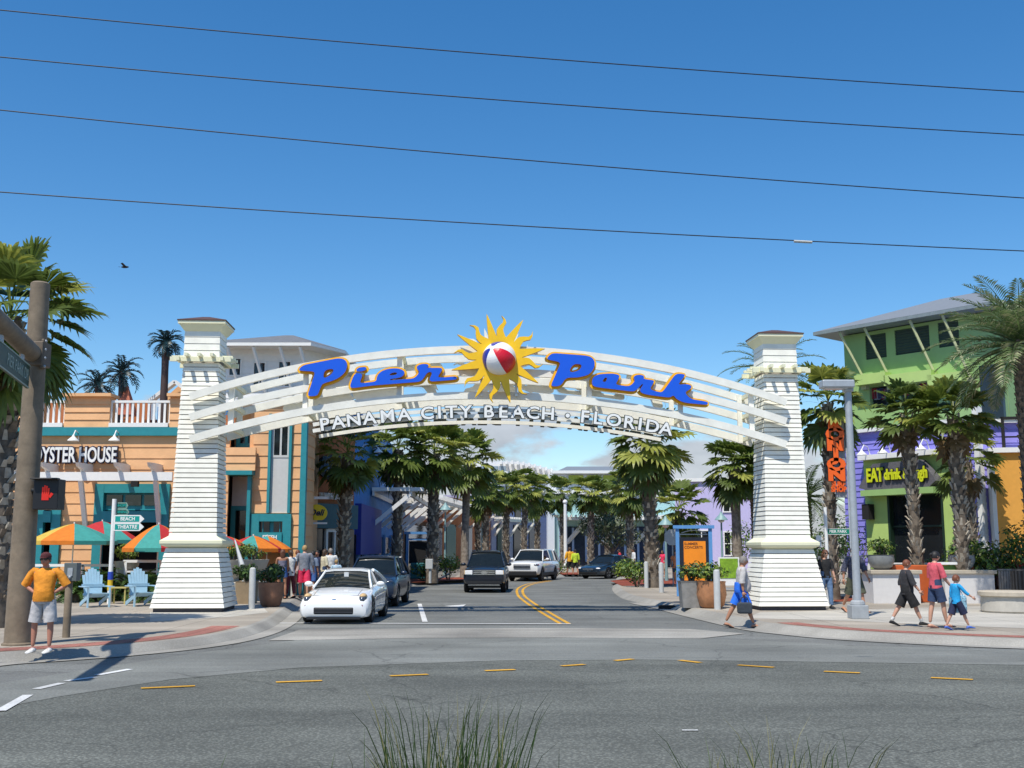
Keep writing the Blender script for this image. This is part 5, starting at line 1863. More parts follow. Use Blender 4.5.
def car(name, label, loc, rz, paint, st, gh, wheels, L, trim=None, group=None):
    """local frame: front bumper at y=0 facing -y, x across. st: (y, half width, z bottom, z top)"""
    t = thing(name, label, 'car', loc, rz, group)
    b = B()
    rings = []
    for (y, w, zb, zt) in st:
        h = zt - zb
        half = [(0, zb), (w * .80, zb), (w * .93, zb + h * .06), (w * .985, zb + h * .22), (w, zb + h * .45), (w * .985, zb + h * .68), (w * .94, zb + h * .86), (w * .86, zb + h * .955), (w * .62, zb + h * 1.0), (w * .3, zb + h * 1.02)]
        ring = [(x, y, z) for x, z in half] + [(0, y, zb + h * 1.03)] + [(-x, y, z) for x, z in half[:0:-1]]
        rings.append(ring[::-1])
    b.rings(rings)
    body = b.build('body', paint, t, smooth='all')
    sm = B()
    for s_ in (-1, 1):
        sm.tube([(s_ * w * .63, y, zt + .001) for (y, w, zb, zt) in st if .2 < y < gh[0] + .1], .006, 4)
    (ya, wa, _, za) = [q for q in st if q[0] >= .15][0]
    ha = za - [q for q in st if q[0] >= .15][0][2]
    sm.tube([(wa * k, ya, za + .002 - (.045 * ha if abs(k) > .8 else 0)) for k in (-.86, -.62, -.3, 0, .3, .62, .86)], .006, 4)
    sm.build('bonnet_seam', M('panel_gap', (.05, .05, .05), .8), t)
    # wheel arches cut out of the shell
    cut = B()
    for (y, r) in wheels:
        for s_ in (-1, 1):
            wmax = max(q[1] for q in st)
            n = 24
            cut.rings([[(s_ * wmax * k, y + (r + .055) * cos(2 * pi * i / n), r + (r + .055) * sin(2 * pi * i / n)) for i in (range(n) if s_ > 0 else range(n - 1, -1, -1))] for k in (0.72, 1.25)])
    co = cut.build('arch_cutter', m_blackp, t)
    md = body.modifiers.new('arches', 'BOOLEAN')
    md.object = co
    md.operation = 'DIFFERENCE'
    md.solver = 'EXACT'
    bpy.context.view_layer.update()
    dg = bpy.context.evaluated_depsgraph_get()
    me = bpy.data.meshes.new_from_object(body.evaluated_get(dg))
    if len(me.polygons) > 20:
        body.modifiers.clear()
        body.data = me
        try:
            me.set_sharp_from_angle(angle=radians(35))
        except Exception:
            pass
    else:
        body.modifiers.clear()
    bpy.data.objects.remove(co)
    ww = max(q[1] for q in st)
    for (y, r) in wheels:
        for s_ in (-1, 1):
            b = B()
            wx_ = s_ * (ww - 0.125)
            prof = [(r * .62, -.10), (r * .9, -.11), (r * .985, -.085), (r, -.04), (r, .04), (r * .985, .085), (r * .9, .11), (r * .62, .10)]
            rr = []
            n = 24
            for q, z in prof:
                rr.append([(wx_ + z * s_, y + q * cos(2 * pi * i / n), r + q * sin(2 * pi * i / n)) for i in range(n)])
            b.rings(rr)
            w_ = b.build('wheel', m_tyre, t, smooth=True)
            b = B()
            n = 20
            for q0, z0_, q1, z1_ in ((r * .64, .095, r * .60, .055), (r * .60, .05, r * .60, -.05)):
                b.rings([[(wx_ + z * s_, y + q * cos(2 * pi * i / n), r + q * sin(2 * pi * i / n)) for i in range(n)] for q, z in ((q0, z0_), (q1, z1_))], cap=False)
            for k in range(5):
                a = 2 * pi * k / 5 + .3
                b.beam((wx_ + .07 * s_, y, r), (wx_ + .085 * s_, y + r * .62 * cos(a), r + r * .62 * sin(a)), .05, .02)
                b.beam((wx_ + .07 * s_, y, r), (wx_ + .085 * s_, y + r * .62 * cos(a + .25), r + r * .62 * sin(a + .25)), .04, .02)
            b.build('rim', m_rim, w_)
    y1, y2, y3, y4, wb, wt, zb1, zb2, zr = gh          # glasshouse
    def lerp(a, c, f): return a + (c - a) * f
    g = B()
    n = 6
    rings = []
    ys = [(y1, wb, zb1, zb1 + .005)]
    for k in range(1, n + 1):
        f = k / n
        ys.append((lerp(y1, y2, f), lerp(wb, wt, f * f * .25 + f * .75), lerp(zb1, zb2, f * .5), lerp(zb1, zr - .02, f ** .93)))
    for k in range(1, 4):
        f = k / 3
        ys.append((lerp(y2, y3, f), wt + .012 * sin(pi * f), lerp(zb1, zb2, .5 + .5 * f), zr - .02 + .03 * sin(pi * f)))
    for k in range(1, n + 1):
        f = k / n
        ys.append((lerp(y3, y4, f), lerp(wt, wb, f ** 1.4 * .8), zb2, lerp(zr - .02, zb2 + .02, f ** 1.15)))
    for (y, w, z0_, z1_) in ys:
        h = max(z1_ - z0_, .005)
        top = w
        low = lerp(w, wb, min(1, h / (zr - zb1)))
        half = [(low, z0_ - .03), (lerp(low, top, .5), z0_ + h * .5), (top, z0_ + h * .93), (top * .6, z0_ + h * .985), (0, z0_ + h)]
        rings.append([(x, y, z) for x, z in half] + [(-x, y, z) for x, z in half[-2::-1]])
    g.rings(rings)
    g.build('windows', m_carglass, t, smooth=True)
    # roof skin
    r_ = B()
    rr = []
    for k in range(9):
        f = k / 8
        y = lerp(y2 - .05, y3 + .06, f)
        w = wt + .018
        zz = zr + .03 * sin(pi * f)
        rr.append([(w, y, zz - .06), (w * .97, y, zz - .012), (w * .6, y, zz + .022), (0, y, zz + .03), (-w * .6, y, zz + .022), (-w * .97, y, zz - .012), (-w, y, zz - .06), (-w * .6, y, zz - .03), (w * .6, y, zz - .03)])
    r_.rings(rr)
    r_.build('roof', paint, t, smooth=True)
    for s_ in (-1, 1):
        p = B(); p.tube([(s_ * (wb + .005), y1 - .02, zb1), (s_ * lerp(wb, wt, .58), lerp(y1, y2, .55), lerp(zb1, zr, .55)), (s_ * (wt + .012), y2, zr - .02)], [.035, .03, .03], 6)
        p.build('front_pillar', paint, t, smooth=True); p = B()
        p.tube([(s_ * (wb + .0), y4 + .02, zb2), (s_ * lerp(wb, wt, .5), lerp(y4, y3, .5), lerp(zb2, zr, .58)), (s_ * (wt + .012), y3, zr - .02)], [.07, .06, .05], 6)
        p.build('rear_pillar', paint, t, smooth=True); p = B()
        ym = lerp(y2, y3, .42)
        p.tube([(s_ * (wb + .0), ym, zb2 - .02), (s_ * (wt + .02), ym - .05, zr - .03)], .032, 6)
        if y3 - y2 > 1.6:
            ym = lerp(y2, y3, .86)
            p.build('side_pillar', paint, t, smooth=True); p = B()
            p.tube([(s_ * (wb + .0), ym, zb2 - .02), (s_ * (wt + .02), ym - .02, zr - .03)], .045, 6)
        p.build('side_pillar', paint, t, smooth=True)
    for s_ in (-1, 1):
        b = B()
        b.sphere((s_ * (wb + .20), y1 + .32, zb1 + .09), (.115, .07, .075), 8)
        b.beam((s_ * (wb + .0), y1 + .33, zb1 + .04), (s_ * (wb + .15), y1 + .33, zb1 + .07), .06, .04)
        b.build('mirror', paint, t, smooth=True)
    sk = B()
    sk.box((0, L / 2, .26), (ww * 1.5, L * .86, .12))
    sk.build('underbody', m_blackp, t)
    # wipers, door lines
    d = B()
    for s_ in (-.35, .25):
        d.beam((s_, y1 + .06, zb1 + .05), (s_ + .45, y1 + .12, zb1 + .10), .015, .015)
    d.build('wiper', m_blackp, t)
    dh = B()
    for s_ in (-1, 1):
        dh.box((s_ * (ww * .985), lerp(y2, y3, .30) + .25, zb2 - .12), (.05, .16, .03))
    dh.build('door_handle', paint, t)
    return t

paint_w = M('white_car_paint', (0.82, 0.82, 0.80), 0.25, coat=1.0, var=0.02)
paint_n = M('midnight_blue_paint', (0.010, 0.022, 0.050), 0.3, coat=0.5, var=0.05)
paint_k = M('black_blue_paint', (0.008, 0.013, 0.024), 0.3, coat=0.5, var=0.05)
paint_s = M('dark_teal_paint', (0.008, 0.016, 0.026), 0.25, coat=1.0, var=0.05)

# white sports coupe
p = G(341, 624.5)
c = car('sports_coupe', 'low white sports coupe waiting first at the stop line', (p.x - 0.20, p.y, 0), radians(-1.0), paint_w,
        [(0, .70, .24, .50), (.04, .82, .18, .585), (.12, .875, .155, .64), (.28, .895, .145, .70), (.6, .905, .14, .77), (1.0, .905, .14, .825), (1.45, .90, .15, .88), (2.2, .89, .16, .92), (2.9, .90, .16, .95), (3.5, .91, .17, .97), (3.95, .87, .22, .96), (4.2, .80, .30, .90), (4.3, .70, .36, .82)],
        (1.28, 2.02, 2.75, 4.02, .76, .575, .865, .95, 1.315), ((.82, .325), (3.42, .335)), 4.3)
b = B()
b.box((0, .055, .335), (1.02, .14, .19))
b.build('grille', m_blackp, c, bevel=.04)
b = B()
for z in (.30, .36):
    b.box((0, -.01, z), (.96, .03, .012))
b.build('grille_bar', M('gunmetal', (.12, .12, .13), .4, .8), c)
b = B(); b.box((0, .10, .155), (1.35, .18, .06)); b.build('lower_lip', m_blackp, c)
for s_ in (-1, 1):
    b = B()
    b.sphere((s_ * .70, .30, .585), (.115, .26, .165), 8, 0)
    hl = b.build('headlight', m_lampdk, c, smooth=True)
    b = B(); b.sphere((s_ * .705, .315, .690), (.095, .22, .075), 8, 0); b.build('indicator', m_amberl, hl, smooth=True)
    b = B(); b.sphere((s_ * .63, .10, .555), (.05, .06, .05), 6, 0); b.build('projector', m_lamp, hl, smooth=True)
    b = B(); b.box((s_ * .715, .045, .385), (.035, .06, .20)); b.build('side_slot', M('reflector_red', (.28, .05, .03), .4), c)
b = B(); b.sphere((0, .055, .60), (.065, .02, .03), 8); b.build('bonnet_badge', m_chrome, c)
b = B(); b.box((.02, 1.75, 1.19), (.12, .02, .14)); b.build('windscreen_tag', M('paper_white', (.6, .62, .62), .8), c)
b = B()
b.box((0, 1.62, .985), (.02, .02, .02))
for s_ in (-.36, .36):
    b.sphere((s_, 2.35, 1.02), (.16, .07, .17), 6)
b.build('seats', M('seat_dark', (.03, .03, .03), .8), c)

def suv_stations(L, w, zb, zh, zt):
    return [(0, w * .82, zb + .16, zh - .14), (.04, w * .92, zb + .06, zh - .05), (.18, w * .975, zb, zh), (.7, w, zb - .02, zh + .06), (1.15, w, zb - .02, zh + .10), (1.5, w, zb - .02, zt), (L * .6, w, zb - .02, zt + .02), (L - .35, w * .99, zb, zt + .03), (L - .06, w * .95, zb + .05, zt), (L, w * .88, zb + .14, zt - .1)]
# dark crossover behind the coupe
p = G(377, 607)
c = car('crossover', 'dark navy crossover queued right behind the white coupe', (p.x - 0.28, p.y - .3, 0), radians(-1.5), paint_n, suv_stations(4.5, .91, .26, .92, 1.0),
        (1.05, 1.85, 3.6, 4.40, .80, .60, .98, 1.02, 1.60), ((.88, .35), (3.55, .35)), 4.5)
for s_ in (-1, 1):
    b = B(); b.sphere((s_ * .66, .14, .80), (.16, .13, .08), 8); b.build('headlight', m_lampdk, c, smooth=True)
b = B(); b.box((0, .02, .70), (.9, .08, .14)); b.box((0, .02, .42), (1.1, .08, .16)); b.build('grille', m_blackp, c, bevel=.02)
# dark blue SUV in the street
p = G(484, 593)
c = car('suv', 'dark blue boxy four wheel drive coming down the left lane with bright headlights', (p.x, p.y, 0), radians(-2), paint_k, suv_stations(4.45, .92, .36, 1.02, 1.10),
        (1.2, 1.90, 4.00, 4.38, .81, .63, 1.10, 1.12, 1.74), ((.85, .36), (3.45, .36)), 4.45)
for s_ in (-1, 1):
    b = B(); b.box((s_ * .66, .02, .86), (.34, .12, .19)); hl = b.build('headlight', m_lamp, c, bevel=.03)
    b = B(); b.box((s_ * .80, .035, .87), (.10, .12, .17)); b.build('indicator', m_amberl, hl)
    b = B(); b.sphere((s_ * .68, .04, .56), (.06, .04, .06), 6); b.build('fog_lamp', m_lamp, c)
b = B(); b.box((0, -.005, .86), (.92, .06, .22)); g_ = b.build('grille', m_blackp, c)
b = B()
for z in (.79, .86, .93):
    b.box((0, -.04, z), (.92, .03, .035))
b.box((0, -.045, .86), (.22, .03, .09))
b.build('grille_bar', m_chrome, g_)
b = B(); b.box((0, -.02, .45), (1.5, .12, .13)); b.build('bumper_skirt', m_blackp, c)
b = B(); b.box((0, -.09, .34), (1.35, .03, .035)); b.build('bumper_strip', m_chrome, c)
b = B()
for s_ in (-1, 1):
    b.tube([(s_ * .62, 1.9, 1.79), (s_ * .62, 3.9, 1.79)], .025, 6); b.box((s_ * .62, 2.0, 1.765), (.05, .1, .06)); b.box((s_ * .62, 3.8, 1.765), (.05, .1, .06))
b.build('roof_rail', m_blackp, c)
# white SUV
p = G(522, 581.5)
c = car('suv', 'white four wheel drive with black lower bumper turning behind the dark blue one', (p.x, p.y, 0), radians(-17), paint_w, suv_stations(5.0, 1.0, .36, 1.08, 1.16),
        (1.3, 2.05, 4.45, 4.95, .88, .68, 1.16, 1.18, 1.80), ((.92, .40), (3.80, .40)), 5.0)
b = B(); b.box((0, -.02, .46), (1.72, .22, .26)); b.build('bumper_skirt', m_blackp, c, bevel=.04)
b = B(); b.box((0, -.01, .86), (1.0, .07, .24)); g_ = b.build('grille', M('silver_grey', (.45, .46, .47), .4, .4), c)
b = B()
for z in (.80, .87):
    b.box((0, -.05, z), (1.0, .03, .035), mat=0)
b.build('grille_bar', m_chrome, g_)
for s_ in (-1, 1):
    b = B(); b.sphere((s_ * .78, .16, .93), (.17, .18, .08), 8); hl = b.build('headlight', m_lampdk, c, smooth=True)
    b = B(); b.sphere((s_ * .88, .24, .94), (.08, .12, .06), 6); b.build('indicator', m_redl, hl, smooth=True)
b = B()
for s_ in (-1, 1):
    b.box((s_ * 1.0, 2.4, .42), (.03, 3.6, .16))
b.build('sill_cladding', m_blackp, c)
# dark saloon
p = G(588, 579)
c = car('saloon', 'black blue saloon turning into the street beyond the white four wheel drive', (p.x, p.y, 0), radians(-38), paint_s,
        [(0, .74, .30, .60), (.06, .86, .24, .68), (.3, .92, .22, .76), (.9, .94, .21, .86), (1.45, .94, .21, .92), (2.6, .94, .21, .95), (3.9, .94, .22, .98), (4.7, .90, .26, .96), (4.98, .84, .34, .86), (5.05, .76, .4, .76)],
        (1.4, 2.15, 3.2, 4.2, .80, .60, .92, .97, 1.44), ((.95, .34), (3.85, .34)), 5.05)
for s_ in (-1, 1):
    b = B(); b.sphere((s_ * .66, .14, .64), (.17, .12, .065), 8); b.build('headlight', m_lamp, c, smooth=True)
b = B(); b.box((0, .03, .60), (.75, .08, .13)); b.build('grille', m_chrome, c)
b = B(); b.box((0, .02, .38), (1.3, .10, .1)); b.build('bumper_strip', m_blackp, c)
# ------------------------------------------------------------ people
m_skin = M('skin_fair', (0.56, 0.31, 0.21), 0.55, var=0.06)
m_skin_t = M('skin_tan', (0.42, 0.20, 0.115), 0.55, var=0.06)
m_skin_d = M('skin_red_tan', (0.46, 0.20, 0.13), 0.55, var=0.06)
def cloth(name, rgb): return M('cloth_' + name, rgb, 0.85, var=0.2, scale=9, bump=0.9, bscale=11)
HAIR = {'brown': (0.045, 0.024, 0.012), 'black': (0.012, 0.010, 0.009), 'auburn': (0.10, 0.035, 0.015), 'blond': (0.36, 0.23, 0.09), 'grey': (0.20, 0.18, 0.16), 'ginger': (0.16, 0.05, 0.02)}
def hairmat(k): return M('hair_' + k, HAIR[k], 0.6, var=0.3, scale=25)
m_sunglass = M('sunglass_black', (0.008, 0.008, 0.009), 0.1)
m_eye = M('eye_dark', (0.02, 0.015, 0.012), 0.3)

def person(label, loc, rz, H=1.7, skin=None, arms=((0, 8, 12), (0, 8, 12)), legs=((0, 0), (0, 0)), lean=0.0, head_yaw=0.0, head_pitch=0.0, build_=1.0, belly=0.0,
           top=None, sleeve=0.55, top_len=0.0, neck='round', bottom=None, leg_cover=0.5, shorts_flare=1.0, shoes=None, hair='brown', hair_style='short', glasses=False, fem=False, socks=None, group=None, cap=None, sit=False, knees_out=0.0):
    """local frame: faces +y. arms: (swing forward deg, out deg, elbow bend deg) left then right; legs: (thigh forward deg, knee bend deg). Left is -x."""
    t = thing('person', label, 'person', loc, rz, group)
    skin = skin or m_skin
    R = radians
    sh_w = (0.112 if fem else 0.125) * H * (0.5 + 0.5 * build_)
    hip_w = 0.054 * H
    L_th, L_sh, ank = 0.245 * H, 0.243 * H, 0.042 * H
    feet = []
    def leg(sx, th, kn):
        hip = Vector((sx * hip_w, 0, 0))
        a = R(th)
        k = hip + Vector((sx * 0.01 * H + sx * knees_out, sin(a) * L_th, -cos(a) * L_th))
        a2 = a - R(kn)
        an = k + Vector((sx * 0.004 * H, sin(a2) * L_sh, -cos(a2) * L_sh))
        return hip, k, an, a2
    LG = [leg(-1, *legs[0]), leg(1, *legs[1])]
    def sole(l):
        an, a2 = l[2], l[3]
        pitch = min(0, a2) * 0.75
        heel = an + Vector((0, -0.03 * H * cos(pitch), -ank))
        toe = an + Vector((0, 0.115 * H * cos(pitch), -ank + 0.115 * H * sin(pitch)))
        return pitch, heel, toe
    zmin = min(min(s[1].z, s[2].z) for s in (sole(l) for l in LG))
    base = -zmin
    if sit is not False and sit is not True:
        base = sit
    P = Vector((0, 0, base))
    up = Vector((0, sin(R(lean)), cos(R(lean))))
    fw = Vector((0, cos(R(lean)), -sin(R(lean))))
    rx_ = Vector((1, 0, 0))
    waist = P + up * 0.095 * H
    chest = P + up * 0.215 * H
    neck0 = P + up * 0.305 * H
    neck1 = neck0 + up * 0.035 * H + fw * 0.008 * H
    head = neck1 + up * 0.062 * H + fw * 0.014 * H
    arms_j = []
    for sx, (sw, out, bend) in zip((-1, 1), arms):
        s_ = P + up * 0.288 * H + rx_ * sx * sh_w * 0.92
        a, o = R(sw), R(out)
        d = (-up * cos(a) * cos(o) + fw * sin(a) * cos(o) + rx_ * sx * sin(o)).normalized()
        e_ = s_ + d * 0.172 * H
        b2 = R(bend)
        # the forearm folds forward; with a wide elbow it folds back in to the body
        inn = -rx_ * sx * (sin(o) * 1.5 if out > 25 else 0.15)
        d2 = (d * cos(b2) + (fw * 0.9 + inn).normalized() * sin(b2)).normalized()
        if out > 25:
            d2 = (d * cos(b2) + (-rx_ * sx * 1.0 + fw * 0.32).normalized() * sin(b2)).normalized()
        w_ = e_ + d2 * 0.148 * H
        arms_j.append((s_, e_, w_, d2))
    # --- continuous body: skin modifier over the skeleton
    vs, es, rad = [], [], []
    def V(p, r, par=None):
        vs.append(tuple(p)); rad.append(r if isinstance(r, tuple) else (r, r))
        i = len(vs) - 1
        if par is not None:
            es.append((par, i))
        return i
    k_ = H * (0.6 + 0.4 * build_)
    ip = V(P, (0.072 * k_, 0.062 * k_))
    iw = V(waist, (0.066 * k_, 0.054 * k_), ip)
    ic = V(chest, (0.080 * k_, 0.058 * k_), iw)
    i0 = V(neck0, 0.034 * H, ic)
    i1 = V(neck1, 0.031 * H, i0)
    V(head - up * 0.02 * H, 0.036 * H, i1)
    for sx, (s_, e_, w_, d2) in zip((-1, 1), arms_j):
        a = V(s_, 0.031 * k_, ic)
        m_ = V(s_ * .5 + e_ * .5, 0.0265 * k_, a)
        c_ = V(e_, 0.0225 * k_, m_)
        f_ = V(e_ * .65 + w_ * .35, 0.0225 * k_, c_)
        V(w_, 0.0145 * H, f_)
    for sx, l in zip((-1, 1), LG):
        hip, kn, an, a2 = [q + P if isinstance(q, Vector) else q for q in l]
        a = V(hip + Vector((0, 0, -0.02 * H)), 0.050 * k_, ip)
        m_ = V(hip * .5 + kn * .5, 0.045 * k_, a)
        c_ = V(kn, 0.031 * k_, m_)
        f_ = V(kn * .68 + an * .32 + Vector((0, -0.008 * H, 0)), 0.032 * k_, c_)
        V(an + Vector((0, 0, 0.01 * H)), 0.019 * H, f_)
    me = bpy.data.meshes.new('body')
    me.from_pydata(vs, es, [])
    ob = bpy.data.objects.new('body', me)
    COL.objects.link(ob)
    md = ob.modifiers.new('skin', 'SKIN')
    md.use_smooth_shade = True
    for i, dv in enumerate(me.skin_vertices[0].data):
        dv.radius = rad[i]
        dv.use_root = (i == 0)
    ob.modifiers.new('sub', 'SUBSURF').levels = 1
    bpy.context.view_layer.update()
    dg = bpy.context.evaluated_depsgraph_get()
    me2 = bpy.data.meshes.new_from_object(ob.evaluated_get(dg))
    b = B()
    b.v = [tuple(v.co) for v in me2.vertices]
    b.f = [tuple(p.vertices) for p in me2.polygons]
    b.m = [0] * len(b.f)
    bpy.data.objects.remove(ob)
    bpy.data.meshes.remove(me)
    bpy.data.meshes.remove(me2)
    # head
    hy, hp = R(head_yaw), R(head_pitch)
    hf = (fw * cos(hy) + rx_ * sin(hy)) * cos(hp) + up * sin(hp)
    hx_ = (rx_ * cos(hy) - fw * sin(hy))
    hu = hx_.cross(hf)
    hr = 0.066 * max(H, 1.35)
    def HP(x, y, z): return head + hx_ * x * hr + hf * y * hr + hu * z * hr
    n = 12
    rings = []
    for i in range(n + 1):
        ph = pi * i / n
        zz = -cos(ph) * 1.02
        q = sin(ph)
        ring = []
        for j in range(16):
            a = 2 * pi * j / 16
            x, y = q * cos(a) * 0.72, q * sin(a) * 0.88
            if zz < -0.1:
                x *= 1 + 0.22 * (zz + 0.1)
                y = y * (1 + 0.12 * (zz + .1)) + 0.10 * (-(zz + .1)) * (1 if y > 0 else -0.2)
            if 0.9 < a < 2.25 and -0.35 < zz < 0.15:           # nose and brow
                w = max(0, 1 - abs(a - pi / 2) / 0.3)
                y += w * (0.20 if zz < -0.05 else 0.08)
            if 1.0 < a < 2.1 and -0.62 < zz < -0.45:
                y += 0.04
            ring.append(HP(x if q > 0.02 else x + 0.001 * cos(a), y if q > .02 else y + 0.001 * sin(a), zz))
        rings.append(ring)
    b.rings(rings)
    for sx in (-1, 1):
        b.sphere(HP(sx * 0.74, -0.02, -0.08), (0.055 * hr / .1 * .1 + 0.004, 0.12 * hr, 0.2 * hr), 5)
    # hands: palm, four fingers, a thumb
    for sx, (s_, e_, w_, d2) in zip((-1, 1), arms_j):
        side = (rx_ * 1.0 - d2 * rx_.dot(d2)).normalized()
        nrm = d2.cross(side).normalized()
        wdt = fw - d2 * fw.dot(d2)
        wdt = wdt.normalized() if wdt.length > .2 else nrm
        inn = -rx_ * sx
        p0, p1 = w_, w_ + d2 * 0.050 * H
        b.rings([[w_ + d2 * (f * 0.052 * H - .004) + wdt * cos(2 * pi * q / 8) * ww_ * H + inn * sin(2 * pi * q / 8) * th_ * H for q in range(8)] for f, ww_, th_ in ((0, .0155, .012), (.5, .024, .012), (1, .022, .010))])
        for k, ln in enumerate((.040, .046, .043, .034)):
            o_ = p1 + wdt * (k - 1.5) * -0.0115 * H
            m_ = o_ + (d2 * .85 + inn * .3) * ln * .55 * H
            b.tube([o_ - d2 * .006, m_, m_ + (d2 * .6 + inn * .8).normalized() * ln * .5 * H], [.0055 * H, .005 * H, .004 * H], 5)
        o_ = w_ + d2 * .014 * H + wdt * .018 * H
        b.tube([o_, o_ + (d2 * .6 + wdt * .7 + inn * .3) * .026 * H, o_ + (d2 * 1.0 + wdt * .6 + inn * .6) * .042 * H], [.0075 * H, .006 * H, .0045 * H], 5)
    # bare feet inside the shoes
    for l in LG:
        pitch, heel, toe = sole(l)
        heel, toe = heel + P, toe + P
        fd = (toe - heel).normalized()
        fu = Vector((1, 0, 0)).cross(fd)
        if fu.z < 0: fu = -fu
        rr = []
        for f, w, h in ((0, .020, .030), (.2, .024, .040), (.45, .024, .036), (.75, .029, .020), (.95, .026, .014), (1.02, .014, .008)):
            c = heel + (toe - heel) * f + fu * h * H * .55
            rr.append([c + Vector((cos(2 * pi * q / 8) * w * H, 0, 0)) + fu * sin(2 * pi * q / 8) * h * H * .55 for q in range(8)])
        b.rings([list(reversed(r)) for r in rr])
    b.build('body', skin, t, smooth='all')
    # face details
    f_ = B()
    for sx in (-1, 1):
        f_.sphere(HP(sx * .30, .76, .02), (.07 * hr * 1.2,) * 3, 5)
    f_.build('eyes', m_eye, t)
    f_ = B()
    f_.box(HP(0, .86, -.5), (.30 * hr, .06 * hr, .05 * hr), rz=0)
    f_.build('mouth', M('lip', (.30, .10, .08), .5), t)
    if glasses:
        g = B()
        for sx in (-1, 1):
            g.rings([[HP(sx * .33 + .27 * cos(2 * pi * q / 8), y_, .05 + .19 * sin(2 * pi * q / 8)) for q in range(8)] for y_ in (.82, .92)])
            g.beam(HP(sx * .6, .8, .10), HP(sx * .72, -.05, .06), .008, .012)
        g.beam(HP(-.15, .93, .1), HP(.15, .93, .1), .008, .01)
        g.build('sunglasses', m_sunglass, t)
    # hair
    if hair:
        hb = B()
        rr = []
        for i in range(8):
            f = i / 7
            ph = f * (2.0 if hair_style != 'bald' else 1.2)
            ring = []
            for j in range(16):
                a = 2 * pi * j / 16
                front = max(0, sin(a))
                z_ = cos(ph * (1 - .40 * front))
                q = sin(max(.02, ph * (1 - .40 * front)))
                k = 1.07 if hair_style != 'short' else 1.05
                ring.append(HP(q * cos(a) * .77 * k, q * sin(a) * .92 * k - .03, z_ * 1.07))
            rr.append(ring)
        hb.rings(rr[::-1], cap=False)
        if hair_style == 'long':
            hb.rings([[HP(w * cos(2 * pi * q / 10), -.55 + yo + d_ * sin(2 * pi * q / 10), z_) for q in range(10)] for z_, w, d_, yo in ((.5, .6, .4, 0), (-.2, .85, .42, 0), (-1.2, .86, .36, -.08), (-2.2, .70, .28, -.12), (-2.9, .3, .12, -.1))])
        if hair_style == 'bun':
            hb.sphere(HP(0, -1.0, .35), (.32 * hr,) * 3, 6)
        if hair_style == 'pony':
            hb.tube([HP(0, -.9, .4), HP(0, -1.3, .1), HP(0, -1.25, -.9), HP(0, -1.05, -1.6)], [.2 * hr, .26 * hr, .2 * hr, .06 * hr], 7)
        hb.build('hair', hairmat(hair), t, smooth='all')
    if cap:
        c_ = B()
        c_.rings([[HP(.82 * q * cos(2 * pi * j / 16), .95 * q * sin(2 * pi * j / 16) - .02, z_) for j in range(16)] for q, z_ in ((1.0, .32), (1.0, .55), (.85, .9), (.5, 1.12), (.05, 1.2))])
        c_.rings([[HP(.6 * cos(2 * pi * j / 10), .85 + .55 * sin(2 * pi * j / 10), z_ - .08 * sin(2 * pi * j / 10)) for j in range(10)] for z_ in (.34, .40)])
        c_.build('cap', cap, t, smooth=True)
    # --- clothes
    def ell(c, ax, ay, u=rx_, v=fw, n=14):
        return [c + u * ax * cos(2 * pi * q / n) + v * ay * sin(2 * pi * q / n) for q in range(n)]
    def legtube(b, l, f1, r0, r1, base_=0.0):
        hip, kn, an, a2 = [q + P if isinstance(q, Vector) else q for q in l]
        hip = hip + Vector((0, 0, -0.01 * H))
        pts, rr = [], []
        tot = L_th + L_sh
        for i in range(9):
            f = f1 * i / 8
            d = f * tot
            p = hip + (kn - hip) * min(1, d / L_th) if d < L_th else kn + (an - kn) * min(1, (d - L_th) / L_sh)
            pts.append(p)
            rr.append(r0 + (r1 - r0) * (i / 8))
        b.tube(pts, rr, 12)
    if bottom is not None:
        b = B()
        bw = H * (0.55 + 0.45 * build_)
        b.rings([ell(P + up * z_ * H, ax * bw, ay * bw + belly * .5 * (0.6 if z_ > .05 else .3)) for z_, ax, ay in ((-.045, .090, .066), (-.02, .098, .074), (.02, .100, .074), (.06, .094, .068), (.10, .088, .064))])
        for l in LG:
            full = leg_cover > .8
            legtube(b, l, leg_cover, .060 * bw, (.034 if full else .052 * shorts_flare + .002) * bw)
        b.build('trousers' if leg_cover > .8 else 'shorts', bottom, t, smooth=True)
    if top is not None:
        b = B()
        bw = H * (0.55 + 0.45 * build_)
        by = belly
        ch = 0.066 if not fem else 0.070
        rows = [(-.02 - top_len, .100, .074, .6), (.02, .100, .074, .9), (.07, .093 if not fem else .084, .070, 1.0), (.13, .094 if not fem else .084, .068, .7), (.19, .104 if not fem else .094, ch, .3), (.235, .112 if not fem else .100, ch, .1), (.270, .116 if not fem else .104, .060, 0), (.290, .100 if not fem else .09, .052, 0), (.304, .066, .046, 0), (.318, .040, .040, 0)]
        if neck == 'strapless':
            rows = [(z_, ax * .96, ay * .97, q) for z_, ax, ay, q in rows[:6]]
        elif neck == 'v':
            rows = rows[:-1] + [(.302, .050, .036, 0)]
        b.rings([ell(P + up * z_ * H + fw * by * q * .6, ax * bw, ay * bw + by * q * .5) for z_, ax, ay, q in rows])
        if sleeve > 0 and neck != 'strapless':
            for sx, (s_, e_, w_, d2) in zip((-1, 1), arms_j):
                pts = [s_ - rx_ * sx * .055 * H - up * .004 * H, s_ - rx_ * sx * .012 * H - up * .003 * H]
                rr = [.028 * bw, .0365 * bw]
                for i in range(1, 6):
                    f = sleeve * i / 5 * 2
                    pts.append(s_ + (e_ - s_) * min(f, 1) if f <= 1 else e_ + (w_ - e_) * (f - 1))
                    rr.append((.037 + .005 * i / 5) * bw if sleeve < .7 else (.036 - .008 * i / 5) * bw)
                b.tube(pts, rr, 12)
        b.build('shirt' if neck != 'strapless' else 'top', top, t, smooth=True)
